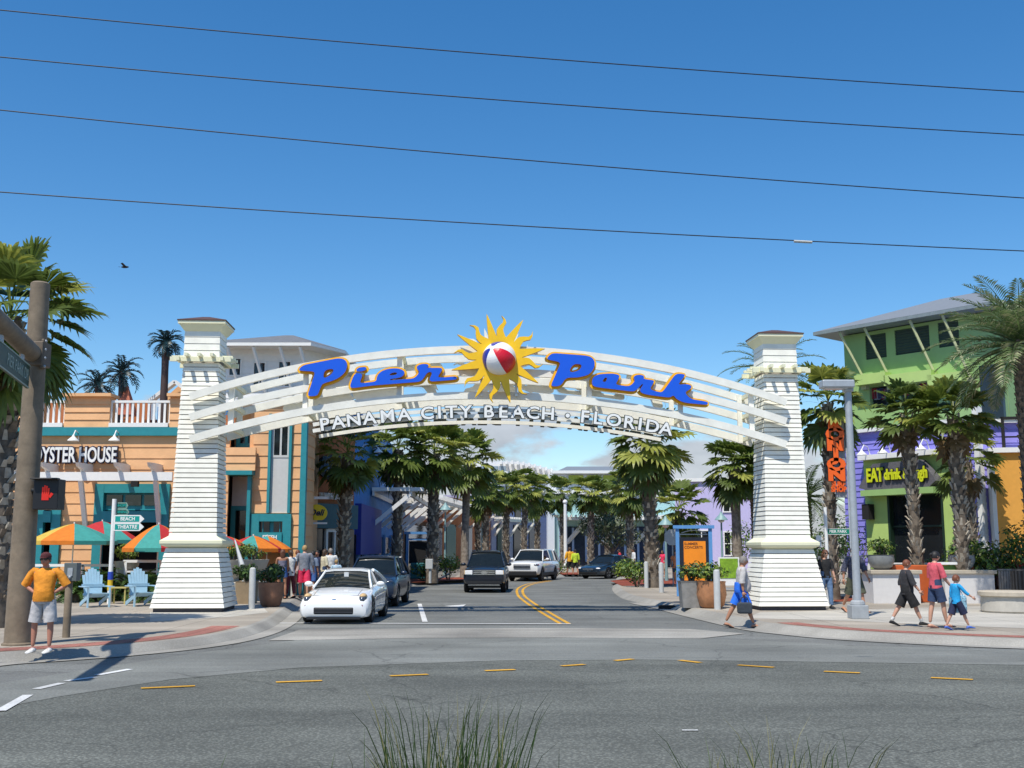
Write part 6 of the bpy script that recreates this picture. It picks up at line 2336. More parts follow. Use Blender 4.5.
    if shoes is not None:
        mat, kind = shoes
        b = B()
        for l in LG:
            pitch, heel, toe = sole(l)
            heel, toe = heel + P, toe + P
            fd = (toe - heel).normalized()
            fu = Vector((1, 0, 0)).cross(fd)
            if fu.z < 0: fu = -fu
            if kind == 'sandal':
                b.rings([[heel + (toe - heel) * f + Vector((s1 * w * H, 0, 0)) + fu * (h_ * H) for s1, h_ in ((-1, -.004), (1, -.004), (1, .006), (-1, .006))] for f, w in ((-.08, .020), (.2, .026), (.7, .032), (1.0, .028), (1.1, .014))])
                for f in (.35, .68):
                    c = heel + (toe - heel) * f
                    b.tube([c + Vector((.030 * H * cos(a), 0, 0)) + fu * (.034 * H * sin(a) * (1.15 - f)) for a in (0, .6, 1.2, 1.9, 2.5, pi)], .006 * H, 5)
            else:
                rr = []
                for f, w, h in ((-.10, .020, .030), (-.02, .027, .046), (.25, .028, .050), (.5, .030, .040), (.78, .033, .027), (1.0, .028, .020), (1.10, .014, .012)):
                    c = heel + (toe - heel) * f + fu * (h * H * .5 - .004 * H)
                    rr.append([c + Vector((cos(2 * pi * q / 10) * w * H, 0, 0)) + fu * sin(2 * pi * q / 10) * h * H * .52 for q in range(10)])
                b.rings([list(reversed(r)) for r in rr])
        b.build('shoes' if kind != 'sandal' else 'sandals', mat, t, smooth=True)
        if socks is not None:
            b = B()
            for l in LG:
                kn, an = l[1] + P, l[2] + P
                b.tube([an + (kn - an) * .02, an + (kn - an) * .22], [.024 * H, .027 * H], 10)
            b.build('socks', socks, t, smooth=True)
    t['pose'] = 0
    del t['pose']
    return t, dict(P=P, arms=[(a[0], a[1], a[2], a[2] + a[3] * .07 * H) for a in arms_j], H=H)
def foot(px, py, z=0.15):
    g = G(px, py, z)
    return (g.x, g.y, z + 0.006)
def crowd(px, Y):
    return (X(px, Y, 580), Y, .156)
m_blk = cloth('black', (0.014, 0.014, 0.015))
# man in the amber shirt, hands on hips, in half shade of the pole's arm
gm, _ = person('man in an amber shirt and pale grey shorts standing hands on hips by the pole', foot(41, 652.5), pi, 1.66, m_skin_d, arms=((-10, 30, 62), (-10, 30, 62)), legs=((2, 0), (1, 0)), build_=1.22, belly=.05,
       top=cloth('amber', (0.74, 0.27, 0.02)), sleeve=.5, bottom=cloth('pale_grey', (0.50, 0.48, 0.47)), leg_cover=.47, shorts_flare=1.12, shoes=(cloth('white_trainer', (.62, .61, .58)), 'shoe'), hair='brown', glasses=True, cap=cloth('dark_red_cap', (.10, .02, .02)), knees_out=.03)
# walker in bright blue shorts
wk, wj = person('heavy man in a grey shirt and bright blue shorts walking past the right gate pillar', foot(742, 628.5, 0.0), -pi / 2, 1.72, m_skin_t, arms=((8, 8, 25), (-8, 8, 18)), legs=((-22, 6), (20, 4)), lean=4, build_=1.25, belly=.10,
       top=cloth('heather_grey', (0.46, 0.44, 0.42)), sleeve=.60, bottom=cloth('bright_blue', (0.02, 0.16, 0.72)), leg_cover=.45, shorts_flare=1.15, shoes=(m_blk, 'sandal'), hair='grey')
# woman in black by the right pillar
person('woman in a black v neck shirt, blue jeans and sunglasses right beside the gate pillar', foot(827, 609), radians(190), 1.68, m_skin, arms=((4, 8, 12), (0, 8, 10)), legs=((6, 4), (-6, 6)), fem=True,
       top=m_blk, sleeve=.45, neck='v', bottom=cloth('denim', (0.12, 0.20, 0.34)), leg_cover=.96, shoes=(m_blk, 'shoe'), hair='auburn', hair_style='long', glasses=True)
# man behind the lamp post
person('man in a dark patterned shirt and olive shorts walking behind the lamp post', foot(856, 613), radians(200), 1.80, m_skin_t, arms=((16, 8, 14), (-14, 10, 16)), legs=((18, 6), (-16, 20)), build_=1.15,
       top=M('cloth_dark_floral', (0.05, 0.055, 0.085), 0.85, var=0.9, scale=30), sleeve=.62, bottom=cloth('olive', (0.07, 0.075, 0.045)), leg_cover=.52, shorts_flare=1.2, shoes=(m_blk, 'sandal'), hair='brown')
# the trio
person('boy in a charcoal shirt and black shorts walking right, last of the three', foot(908.5, 626.5), radians(-92), 1.50, m_skin, arms=((-12, 8, 20), (16, 10, 24)), legs=((-24, 6), (24, 4)), build_=1.25, belly=.03,
       top=cloth('charcoal', (0.035, 0.034, 0.038)), sleeve=.62, top_len=.03, bottom=m_blk, leg_cover=.50, shorts_flare=1.3, shoes=(m_blk, 'shoe'), hair='ginger', socks=cloth('white_sock', (.6, .6, .58)))
pw, pj = person('woman in a coral pink shirt and denim shorts walking right between the two boys', foot(938, 628.5), radians(-75), 1.66, m_skin, arms=((6, 8, 14), (14, 8, 30)), legs=((-6, 4), (14, 6)), build_=1.05, fem=True,
       top=cloth('coral_pink', (0.62, 0.10, 0.13)), sleeve=.50, bottom=cloth('dark_denim', (0.03, 0.055, 0.12)), leg_cover=.40, shorts_flare=1.1, shoes=(M('cloth_tan_sandal', (.2, .09, .07), .7), 'sandal'), hair='black', hair_style='bun')
person('small boy in a cyan shirt and navy shorts walking at the front of the three', foot(958, 630.5), radians(-80), 1.16, m_skin, arms=((-6, 8, 20), (38, 12, 28)), legs=((-18, 8), (24, 4)), build_=1.05,
       top=cloth('cyan', (0.015, 0.33, 0.66)), sleeve=.70, top_len=.03, bottom=cloth('navy', (0.016, 0.022, 0.06)), leg_cover=.52, shorts_flare=1.3, shoes=(M('clog_blue', (0.05, 0.12, 0.45), .5), 'shoe'), hair='ginger')
# bags
def bag(name, label, loc, rz, w, h, d, mat, strap):
    t = thing(name, label, 'bag', loc, rz)
    b = B()
    b.rings([[(sx * w / 2 * k, sy * d / 2 * k, z) for sx, sy in ((-1, -1), (1, -1), (1, 1), (-1, 1))] for z, k in ((-h, .85), (-h * .85, 1), (-h * .15, 1), (0, .85))])
    b.build('pouch', mat, t, bevel=.02)
    b = B()
    b.tube([(-w * .35, 0, -.02), (-w * .2, 0, strap * .8), (0, 0, strap), (w * .2, 0, strap * .8), (w * .35, 0, -.02)], .012, 6)
    b.build('strap', mat, t)
def world_of(t, p):
    return Matrix.Translation(t.location) @ Matrix.Rotation(t.rotation_euler.z, 4, 'Z') @ p.to_4d()
q = world_of(wk, wj['arms'][1][3])
bag('carry_bag', 'dark grey bag in the hand of the man in bright blue shorts', (q.x, q.y, q.z - .12), 0, .34, .26, .16, cloth('bag_slate', (.04, .05, .06)), .14)
q = world_of(pw, pj['arms'][1][3])
bag('tote_bag', 'pale blue patterned tote carried by the woman in the coral pink shirt', (q.x + .03, q.y - .08, q.z - .10), 0, .36, .38, .12, M('cloth_tote_blue', (.25, .45, .62), .8, var=.8, scale=22), .12)
# crowd in front of the fish mural
CG = 'people gathered by the restaurant corner'
person('woman with long fair hair, bare shoulders and blue denim shorts, left of the group', crowd(282, 38.8), radians(20), 1.70, m_skin_t, arms=((10, 8, 60), (10, 8, 40)), legs=((3, 0), (-2, 3)), fem=True, top=cloth('grey_lilac', (.20, .19, .26)), neck='strapless', sleeve=0, bottom=cloth('mid_denim', (.05, .13, .36)), leg_cover=.20, shoes=(m_blk, 'sandal'), hair='auburn', hair_style='long', group=CG)
person('woman in a white singlet and dark red trousers behind the dark bush pot', crowd(290.5, 39.3), radians(40), 1.66, m_skin_t, arms=((5, 8, 20), (5, 8, 30)), legs=((4, 0), (-4, 4)), fem=True, top=cloth('white', (.66, .66, .64)), sleeve=.15, top_len=.05, bottom=cloth('maroon', (.12, .02, .03)), leg_cover=.9, shoes=(m_blk, 'shoe'), hair='brown', hair_style='pony', group=CG)
person('tall man in a grey shirt and hot pink shorts seen from behind', crowd(304, 39.6), radians(10), 1.83, m_skin, arms=((5, 12, 15), (5, 12, 15)), legs=((6, 0), (-6, 4)), build_=1.15, top=cloth('mottled_grey', (.20, .22, .26)), sleeve=.62, bottom=cloth('hot_pink', (.72, .03, .10)), leg_cover=.50, shorts_flare=1.3, shoes=(M('cloth_tan_sandal', (.2, .09, .07), .7), 'sandal'), hair='blond', group=CG)
person('person in a pale pink top half hidden by the tall man in pink shorts', crowd(297, 40.3), radians(10), 1.68, m_skin, fem=True, top=cloth('pale_pink', (.62, .45, .42)), sleeve=.4, bottom=cloth('beige', (.4, .33, .26)), leg_cover=.5, shoes=(m_blk, 'sandal'), hair='ginger', group=CG)
person('woman in grey and blue with denim shorts beside the pink shorts', crowd(312, 40.6), radians(-20), 1.62, m_skin_t, fem=True, arms=((10, 8, 30), (0, 8, 10)), legs=((8, 0), (-8, 8)), top=cloth('slate_blue', (.16, .21, .30)), sleeve=.45, bottom=cloth('mid_denim', (.05, .13, .36)), leg_cover=.42, shoes=(cloth('white_trainer', (.62, .61, .58)), 'shoe'), hair='black', hair_style='pony', group=CG)
person('person in navy blue in the shade of the shop doorway', crowd(317, 42.5), radians(170), 1.66, m_skin_d, top=cloth('navy', (.016, .022, .06)), sleeve=.6, bottom=cloth('dark_denim', (.03, .055, .12)), leg_cover=.9, shoes=(m_blk, 'shoe'), hair='black', group=CG)
person('woman in a cream top talking outside the shop', crowd(323.5, 41.8), radians(-60), 1.70, m_skin_t, arms=((20, 8, 60), (10, 8, 20)), fem=True, top=cloth('cream', (.62, .55, .38)), sleeve=.5, bottom=cloth('dark_denim', (.03, .055, .12)), leg_cover=.9, shoes=(m_blk, 'shoe'), hair='brown', hair_style='long', group=CG)
person('man in a white shirt with his back turned, near the trunk of the mural palm', crowd(330, 42.4), radians(15), 1.74, m_skin_t, arms=((10, 10, 20), (10, 10, 20)), build_=1.1, top=cloth('white', (.66, .66, .64)), sleeve=.62, bottom=cloth('mid_denim', (.05, .13, .36)), leg_cover=.5, shoes=(cloth('white_trainer', (.62, .61, .58)), 'shoe'), hair='grey', group=CG)
person('child in a pale blue shirt beside the man in white', crowd(336, 42.0), radians(10), 1.32, m_skin, top=cloth('pale_blue', (.42, .58, .70)), sleeve=.6, bottom=cloth('navy', (.016, .022, .06)), leg_cover=.5, shoes=(m_blk, 'shoe'), hair='blond', group=CG)
# people on the far pavements
FG = 'people on the far pavements'
person('woman in an orange top and denim shorts striding by the poster kiosk', foot(676.5, 587), radians(160), 1.66, m_skin_t, arms=((10, 8, 60), (10, 8, 60)), legs=((16, 4), (-18, 14)), fem=True, top=cloth('soft_orange', (.68, .24, .10)), sleeve=.2, bottom=cloth('dark_denim', (.03, .055, .12)), leg_cover=.24, shoes=(m_blk, 'sandal'), hair='black', hair_style='bun', group=FG)
person('person in a hot pink top behind the white bollards', foot(663, 577), radians(150), 1.62, m_skin_t, fem=True, top=cloth('hot_pink', (.72, .03, .10)), sleeve=.3, bottom=cloth('beige', (.4, .33, .26)), leg_cover=.5, shoes=(m_blk, 'sandal'), hair='brown', hair_style='long', group=FG)
person('man in an orange yellow shirt crossing left of the saloon', foot(570, 577), radians(30), 1.78, m_skin_t, arms=((5, 12, 15), (5, 12, 15)), legs=((10, 0), (-10, 8)), build_=1.15, top=cloth('marigold', (.75, .36, .02)), sleeve=.62, bottom=m_blk, leg_cover=.42, shoes=(m_blk, 'shoe'), hair='brown', group=FG)
person('person in a lime yellow shirt crossing beside the marigold shirt', foot(575.5, 577), radians(20), 1.66, m_skin_t, legs=((10, 0), (-10, 8)), top=cloth('lime_yellow', (.52, .66, .04)), sleeve=.6, bottom=m_blk, leg_cover=.42, shoes=(m_blk, 'shoe'), hair='black', group=FG)
person('person in a red shirt walking beyond the saloon', foot(620, 575), radians(90), 1.66, m_skin_t, legs=((10, 0), (-10, 8)), build_=1.1, top=cloth('red', (.55, .02, .04)), sleeve=.6, bottom=m_blk, leg_cover=.5, shoes=(m_blk, 'shoe'), hair='black', group=FG)
person('person in a white shirt beyond the island palm', foot(634, 576), radians(100), 1.74, m_skin_t, top=cloth('white', (.66, .66, .64)), sleeve=.6, bottom=cloth('beige', (.4, .33, .26)), leg_cover=.9, shoes=(m_blk, 'shoe'), hair='black', group=FG)
person('person in a soft pink shirt outside the cobalt shop', foot(371, 580), radians(170), 1.66, m_skin, fem=True, top=cloth('peach', (.66, .30, .22)), sleeve=.5, bottom=cloth('mid_denim', (.05, .13, .36)), leg_cover=.6, shoes=(m_blk, 'shoe'), hair='brown', group=FG)
person('person in pale blue walking past the cobalt shop', foot(388, 580), radians(170), 1.72, m_skin, top=cloth('pale_blue', (.42, .58, .70)), sleeve=.6, bottom=cloth('beige', (.4, .33, .26)), leg_cover=.6, shoes=(m_blk, 'shoe'), hair='grey', group=FG)
# ------------------------------------------------------------ street furniture
m_pole = M('weathered_brown_pole', (0.20, 0.155, 0.105), 0.75, var=0.25, scale=4, bump=0.2)
m_grey = M('galvanised_grey', (0.42, 0.45, 0.47), 0.5, 0.3, var=0.1)
m_bol = M('pale_grey_bollard', (0.50, 0.51, 0.50), 0.6, var=0.08)
m_green = M('street_sign_green', (0.0, 0.20, 0.12), 0.45)
m_tealsign = M('sign_teal', (0.0, 0.30, 0.26), 0.45)
m_sw = M('sign_white', (0.80, 0.80, 0.78), 0.5, var=0.03)
m_terra = M('terracotta_glaze', (0.30, 0.145, 0.085), 0.5, var=0.2)
m_stone = M('cast_stone', (0.46, 0.43, 0.37), 0.8, var=0.1)
m_stonegrey = M('grey_bowl_glaze', (0.22, 0.23, 0.23), 0.45, var=0.15)
m_wallw = M('white_planter_render', (0.66, 0.64, 0.62), 0.8, var=0.05)
m_cap = M('buff_wall_cap', (0.46, 0.40, 0.31), 0.8, var=0.1)
m_chair = M('pale_blue_chair_paint', (0.33, 0.52, 0.64), 0.5, var=0.06)

# thick pole with a mast arm
pb = G(17, 645, 0.15)
pole = thing('mast_pole', 'thick brown signal mast pole with a stout arm at the far left', 'pole', (pb.x, pb.y, 0.15))
Hp = Z(284, pb.y) - 0.15
b = B()
b.tube([(0, 0, -0.02), (0, 0, 0.05), (0, 0, Hp * .5), (0, 0, Hp), (0, 0, Hp + .03)], [.24, .23, .205, .175, .14], 20)
b.build('shaft', m_pole, pole, smooth=True)
az = Z(355, pb.y) - 0.15
b = B()
b.tube([(0.0, -0.1, az), (0.22, -1.25, az + .06), (0.75, -4.2, az + .25), (1.3, -7.2, az + .45)], [.17, .165, .15, .13], 16)
b.build('mast_arm', m_pole, pole, smooth=True)
b = B()
b.box((0.0, -.02, az), (.44, .40, .46)); b.box((.20, -.12, az + .0), (.06, .16, .56))
b.build('arm_flange', M('flange_brown', (.16, .125, .09), .7, .2), pole, bevel=.02)
b = B()
for k in (-.24, -.08, .08, .24):
    b.sphere((.235, -.14, az + k), .028, 6)
b.build('bolts', m_grey, pole)
b = B(); b.lathe([(.27, 0), (.27, .03), (.24, .05)], 20); b.build('base_plate', m_pole, pole)
sgn = thing('street_name_sign', 'dark green street name sign hung under the mast arm at the left edge', 'sign', (pb.x + .02, pb.y - .30, az + .15 - .42))
d_ = Vector((0.18, -1.0, 0.05)).normalized()
u_ = -d_
v_ = Vector((0, 0, 1))
nf = Vector((-u_.y, u_.x, 0)).normalized() * -1
nf = Vector((u_.y, -u_.x, 0)).normalized()
b = B()
b.plate([(-2.6, -.27), (-.02, -.27), (-.02, .17), (-2.6, .17)], nf * .02, u_, v_, -nf * .04)
b.build('panel', M('sign_dark_green', (0.010, 0.055, 0.035), 0.5), sgn)
b = B()
for z_ in (-.255, .155):
    b.beam(u_ * -2.6 + v_ * z_ + nf * .024, u_ * -.02 + v_ * z_ + nf * .024, .012, .025)
add_text(b, 'PIER PARK DR', u_ * -.08 + v_ * -.05 + nf * .024, u_, v_, .30, .004, .0, align='RIGHT', sxy=.8)
b.build('lettering', M('sign_pale_green', (.30, .38, .33), .5), sgn)
b = B(); b.beam(u_ * -.5 + v_ * .17, u_ * -.5 + v_ * .33, .05, .05); b.beam(u_ * -1.9 + v_ * .17, u_ * -1.9 + v_ * .36, .05, .05); b.build('hanger', m_grey, sgn)
ps = thing('pedestrian_signal', 'black pedestrian signal box with a red hand on the thick pole', 'signal', (pb.x + .42, pb.y - .12, 0.15 + Z(496, pb.y) - .15))
b = B()
b.box((0.05, 0, 0.02), (.46, .34, .56)); b.box((0.05, -.22, .30), (.50, .16, .03)); b.box((-.20, 0, .1), (.16, .10, .06))
b.build('housing', M('signal_black', (.010, .010, .011), .5), ps, bevel=.015)
m_red = bpy.data.materials.new('lit_red_hand'); m_red.use_nodes = True
pr = m_red.node_tree.nodes['Principled BSDF']; pr.inputs['Base Color'].default_value = (.5, .01, .005, 1); pr.inputs['Emission Color'].default_value = (1, .04, .01, 1); pr.inputs['Emission Strength'].default_value = .22
b = B()
b.box((.05, -.175, -.03), (.13, .01, .12))
for k, h in enumerate((.12, .15, .14, .10)):
    b.box((-.0 + k * .036, -.175, .03 + h / 2), (.026, .01, h))
b.box((.15, -.175, .0), (.05, .01, .09), ry=.6)
b.build('red_hand', m_red, ps)
g = G(66, 637.5, 0.15)
pp = thing('push_button_post', 'short brown post with a grey button box behind the man in amber', 'post', (g.x, g.y, 0.15))
b = B(); b.tube([(0, 0, -.02), (0, 0, 1.35), (0, 0, 1.38)], [.075, .07, .05], 12); b.build('post', m_pole, pp, smooth=True)
b = B(); b.box((.06, -.02, 1.28), (.26, .22, .36)); b.build('button_box', M('button_box_grey', (.12, .14, .14), .5), pp, bevel=.01)
b = B(); b.box((.06, -.135, 1.28), (.10, .02, .16)); b.sphere((.06, -.14, 1.18), .03, 6); b.build('button', m_grey, pp)

# fingerpost in the patio bed
g = Vector((X(112, 35.6), 35.6, .15))
fp = thing('fingerpost', 'white post with four green arrow boards standing in the patio bed', 'signpost', (g.x, g.y, 0.15))
Hf = Z(499, g.y) - .15
b = B(); b.tube([(0, 0, -.02), (0, 0, Hf)], .07, 12); b.build('post', m_sw, fp, smooth=True)
b = B(); b.tube([(0, 0, .75), (0, 0, 1.0)], .085, 12); b.build('blue_band', M('band_blue', (.02, .06, .42), .5), fp)
b = B(); b.tube([(0, 0, .42), (0, 0, .75)], .08, 12); b.build('yellow_band', M('band_yellow', (.75, .50, .03), .5), fp)
zq = lambda py: Z(py, g.y) - .15
for py, Lb, txt, dk, yy in ((505.5, .38, 'SHOPS', 1, .06), (512, .42, 'DINING', 1, .06), (519, .96, 'BEACH', 0, -.06), (527, .96, 'THEATRE', 0, -.06)):
    b = B()
    h = .125 if not dk else .10
    z_ = zq(py)
    b.plate([(.05, -h), (.05 + Lb * .86, -h), (.05 + Lb, 0), (.05 + Lb * .86, h), (.05, h)], (0, yy - .012, z_), (1, 0, 0), (0, 0, 1), (0, .024, 0))
    bd = b.build('arrow_board', m_sw if not dk else M('arrow_edge_green', (.20, .34, .28), .6), fp)
    b = B()
    k = h - .035
    b.plate([(.08, -k), (.03 + Lb * .86, -k), (.03 + Lb * .86 if not dk else Lb * .9, 0), (.03 + Lb * .86, k), (.08, k)], (0, yy - .016, z_), (1, 0, 0), (0, 0, 1), (0, .006, 0))
    b.build('face', m_tealsign if not dk else M('arrow_dark_green', (.006, .045, .035), .6), bd)
    b = B(); add_text(b, txt, (.05 + Lb * .45, yy - .018, z_), (1, 0, 0), (0, 0, 1), k * 1.75, .002, .004, sxy=.95); b.build('lettering', m_sw if not dk else m_tealsign, bd)

# pale blue garden chairs
def adirondack(label, px, py, rz):
    g = G(px, py, 0.15)
    t = thing('garden_chair', label, 'chair', (g.x, g.y, 0.156), rz, 'pale blue garden chairs')
    b = B()
    for i in range(7):
        x = (i - 3) * .088
        hh = .92 - .045 * abs(i - 3) ** 1.5
        b.beam((x * .8, .28, .30), (x, .28 + .40 * hh * .75, .30 + hh * .92), .078, .02, up=(0, -1, .4))
    b.build('backrest', m_chair, t)
    b = B()
    for i in range(6):
        f = i / 5
        b.box((0, -.32 + f * .60, .40 - f * .12), (.56, .095, .022), rx=-.19)
    b.build('seat', m_chair, t)
    for s_ in (-1, 1):
        b = B(); b.box((s_ * .36, -.05, .60), (.14, .74, .025)); b.build('armrest', m_chair, t)
        b = B(); b.box((s_ * .31, -.36, .29), (.03, .12, .60)); b.build('leg', m_chair, t)
        b = B(); b.beam((s_ * .28, -.34, .34), (s_ * .28, .62, .05), .03, .12); b.build('leg', m_chair, t)
    b = B(); b.box((0, .36, .62), (.66, .03, .09)); b.box((0, .30, .36), (.58, .03, .08)); b.build('brace', m_chair, t)
    return t
adirondack('left pale blue slatted garden chair in the patio bed', 95, 607, radians(35))
adirondack('right pale blue slatted garden chair, next to the left gate pillar', 141, 606, radians(35))
g = G(118, 604, .15)
lt = thing('side_table', 'small low yellow side table between the two blue chairs', 'table', (g.x, g.y + .1, .156))
b = B(); b.box((0, 0, .50), (.56, .5, .035)); b.build('table_top', M('straw_yellow', (.50, .42, .14), .6), lt)
for sx in (-1, 1):
    for sy in (-1, 1):
        b = B(); b.box((sx * .24, sy * .2, .24), (.04, .04, .48)); b.build('leg', M('straw_yellow', (.50, .42, .14), .6), lt)
g = G(150, 603, .15)
rl = thing('patio_rail', 'white patio rail and posts in front of the restaurant planting', 'railing', (g.x, g.y + 2.2, .15))
b = B(); b.box((-.4, 0, 1.30), (2.6, .08, .09)); b.box((-.4, 0, .95), (2.5, .06, .06)); b.build('rail', m_sw, rl)
for x in (-1.6, -.4, .85):
    b = B(); b.box((x, 0, .64), (.09, .09, 1.28)); b.build('post', m_sw, rl)
rl2 = thing('patio_rail', 'white patio rail at the far left behind the man in amber', 'railing', (X(50, 39), 39, .15))
b = B(); b.box((0, 0, 1.15), (5.0, .08, .09)); b.build('rail', m_sw, rl2)
for x in (-2.4, -1.2, 0, 1.2, 2.4):
    b = B(); b.box((x, 0, .58), (.08, .08, 1.15)); b.build('post', m_sw, rl2)
# umbrellas
UM = [M('canvas_yellow', (.72, .50, .08), .8, transl=.25), M('canvas_orange', (.78, .22, .02), .8, transl=.25), M('canvas_teal', (.06, .36, .32), .8, transl=.25), M('canvas_red', (.55, .03, .035), .8, transl=.25)]
def umbrella(label, px, py_top, py_edge, Y, R_, rot, seq, tilt=0.0):
    x = X(px, Y)
    zt, ze = Z(py_top, Y) - .15, Z(py_edge, Y) - .15
    t = thing('patio_umbrella', label, 'umbrella', (x, Y, .15), rot, 'striped patio umbrellas')
    b = B()
    n = 8
    for k in range(n):
        a0, a1 = 2 * pi * k / n, 2 * pi * (k + 1) / n
        m = 6
        for i in range(m):
            f0, f1 = i / m, (i + 1) / m
            def p(f, a):
                z = zt - (zt - ze) * (f ** 1.35)
                return (R_ * f * cos(a), R_ * f * sin(a), z + tilt * R_ * f * cos(a + rot))
            am = (a0 + a1) / 2
            b.add([p(f0, a0), p(f1, a0), p(f1, a1), p(f0, a1)], [(0, 1, 2, 3)] if i else [(0, 1, 2)], seq[k % len(seq)])
        e0, e1 = p(1, a0), p(1, a1)
        b.add([e0, (e0[0], e0[1], e0[2] - .13), (e1[0], e1[1], e1[2] - .13), e1], [(0, 1, 2, 3)], seq[k % len(seq)])
    c = b.build('canopy', UM, t)
    b = B(); b.tube([(0, 0, 0), (0, 0, zt + .05)], .024, 8); b.build('pole', m_trim, t)
    b = B()
    for k in range(n):
        a = 2 * pi * k / n
        b.tube([(0, 0, zt - .06), (R_ * .97 * cos(a), R_ * .97 * sin(a), ze + tilt * R_ * cos(a + rot) - .02)], .010, 4)
    b.build('ribs', m_trim, t)
    b = B(); b.lathe([(.30, 0), (.30, .06), (.05, .10)], 14); b.build('base', m_dark, t)
    return t
umbrella('large yellow, orange and teal umbrella behind the man in amber', 73, 523.5, 541, 37.5, 1.42, radians(-112.5 - 45), (0, 1, 2, 2))
umbrella('red and teal umbrella half hidden behind the large striped one', 101, 521, 540, 40.2, 1.35, radians(-20), (3, 3, 3, 2))
umbrella('orange, teal and red umbrella half hidden by the left gate pillar', 158, 524, 548, 37.5, 1.15, radians(-112.5), (2, 3, 1, 1))
umbrella('orange and yellow umbrella just right of the left gate pillar', 226, 536, 549, 40.0, 1.05, radians(-112.5), (1, 3, 1, 0))
umbrella('red, teal and orange umbrella, middle one right of the pillar', 253, 535.5, 548.5, 40.6, 1.10, radians(-112.5), (2, 1, 3, 3))
umbrella('teal and orange umbrella nearest the restaurant corner', 267, 536, 549, 41.2, 0.92, radians(-112.5), (2, 1, 1, 2))
g = W(232, 555, 36)
up_ = thing('folded_umbrella', 'folded white umbrella leaning among the planters right of the left pillar', 'umbrella', (g.x + .3, 36, .15))
b = B(); b.tube([(0.2, 0, 0), (0.05, 0, 1.2), (-.22, 0, 2.0)], [.05, .07, .02], 8); b.build('canopy', m_sw, up_); 
b = B(); b.tube([(0.24, 0, -.02), (-.24, 0, 2.06)], .018, 6); b.build('pole', m_grey, up_)

# pots and planters
def pot(name, label, loc, prof, mat, plant=None, n=24, square=False, cat='planter', group=None):
    t = thing(name, label, cat, loc, pi / 4 * 0, group)
    b = B()
    pr_ = [(r * (1.414 if square else 1), z) for r, z in prof]
    top = pr_[-1]
    pr_ += [(top[0] * .9, top[1]), (top[0] * .86, top[1] - .08), (.02, top[1] - .08)]
    b.lathe(pr_, 4 if square else n, a0=pi / 4 if square else 0)
    b.build('pot', mat, t, smooth=not square)
    b = B(); b.lathe([(top[0] * .85, top[1] - .075), (top[0] * .3, top[1] - .05), (.01, top[1] - .045)], 4 if square else n, a0=pi / 4 if square else 0)
    b.build('soil', m_sand, t)
    return t
def potted(label, loc_top, r, n, seed, pick=(0, 0, 1, 2), size=.07):
    return shrub(label, loc_top, r, n, size, seed, name='potted_shrub', stems=True, pick=pick)
g = G(267, 607.5, .15)
pot('plant_pot', 'big brown round plant pot on the kerb right of the left gate pillar', (g.x, g.y + .5, .15), [(.24, 0), (.30, .06), (.37, .35), (.385, .66), (.40, .72)], m_terra)
potted('dark domed shrub in the big brown pot', (g.x, g.y + .5, .83), (.48, .46, .32), 600, 41, (0, 2, 2))
g2 = G(248, 604, .15)
pot('plant_pot', 'tan square plant box beside the big brown pot', (g2.x - .12, g2.y + .3, .15), [(.27, 0), (.30, .66), (.31, .70)], M('tan_planter', (.30, .22, .13), .8), square=True)
potted('dark shrub in the tan square box', (g2.x - .12, g2.y + .3, .80), (.44, .42, .32), 520, 42, (0, 2, 2))
for px, Y, seed, lab in ((233, 37.0, 43, 'leftmost'), (252, 38.2, 44, 'right')):
    x = X(px, Y)
    t = pot('stone_urn', lab + ' pale stone urn on a plinth behind the tan square box', (x, Y, .15), [(.55, 0), (.55, .62), (.22, .66), (.22, .74), (.45, .95), (.58, 1.30), (.60, 1.36)], m_stone, group='stone urns')
    potted(lab + ' leafy plant overflowing a pale stone urn', (x, Y, 1.47), (.65, .55, .30), 420, seed, (0, 1, 1, 2))
g = W(127, 560, 38.6)
pot('plant_pot', 'buff hanging pot of greenery above the patio rail', (g.x, 38.6, .15), [(.25, 0), (.25, .9), (.40, 1.15), (.42, 1.3)], m_stone)
potted('bright leafy plant in the buff pot by the restaurant door', (g.x, 38.6, 1.42), (.42, .4, .36), 400, 45, (0, 1, 1))
g = G(694, 608, .15)
pot('plant_pot', 'tall square grey plant pot by the storm drain', (g.x, g.y + .35, .15), [(.31, 0), (.36, .72), (.38, .78)], M('pewter_planter', (.26, .25, .23), .5, var=.2), square=True)
potted('dark green shrub in the tall square pot', (g.x, g.y + .35, .90), (.45, .45, .30), 420, 46, (0, 2, 1))
g = G(715, 609, .15)
pot('plant_pot', 'round terracotta plant pot behind the bollard by the right pillar', (g.x, g.y + .5, .15), [(.26, 0), (.36, .08), (.44, .4), (.41, .72), (.43, .78)], M('terracotta_pot', (.44, .20, .09), .6, var=.2))
potted('yellow green shrub in the round terracotta pot', (g.x, g.y + .5, .90), (.5, .48, .30), 460, 47, (0, 1, 1, 2))
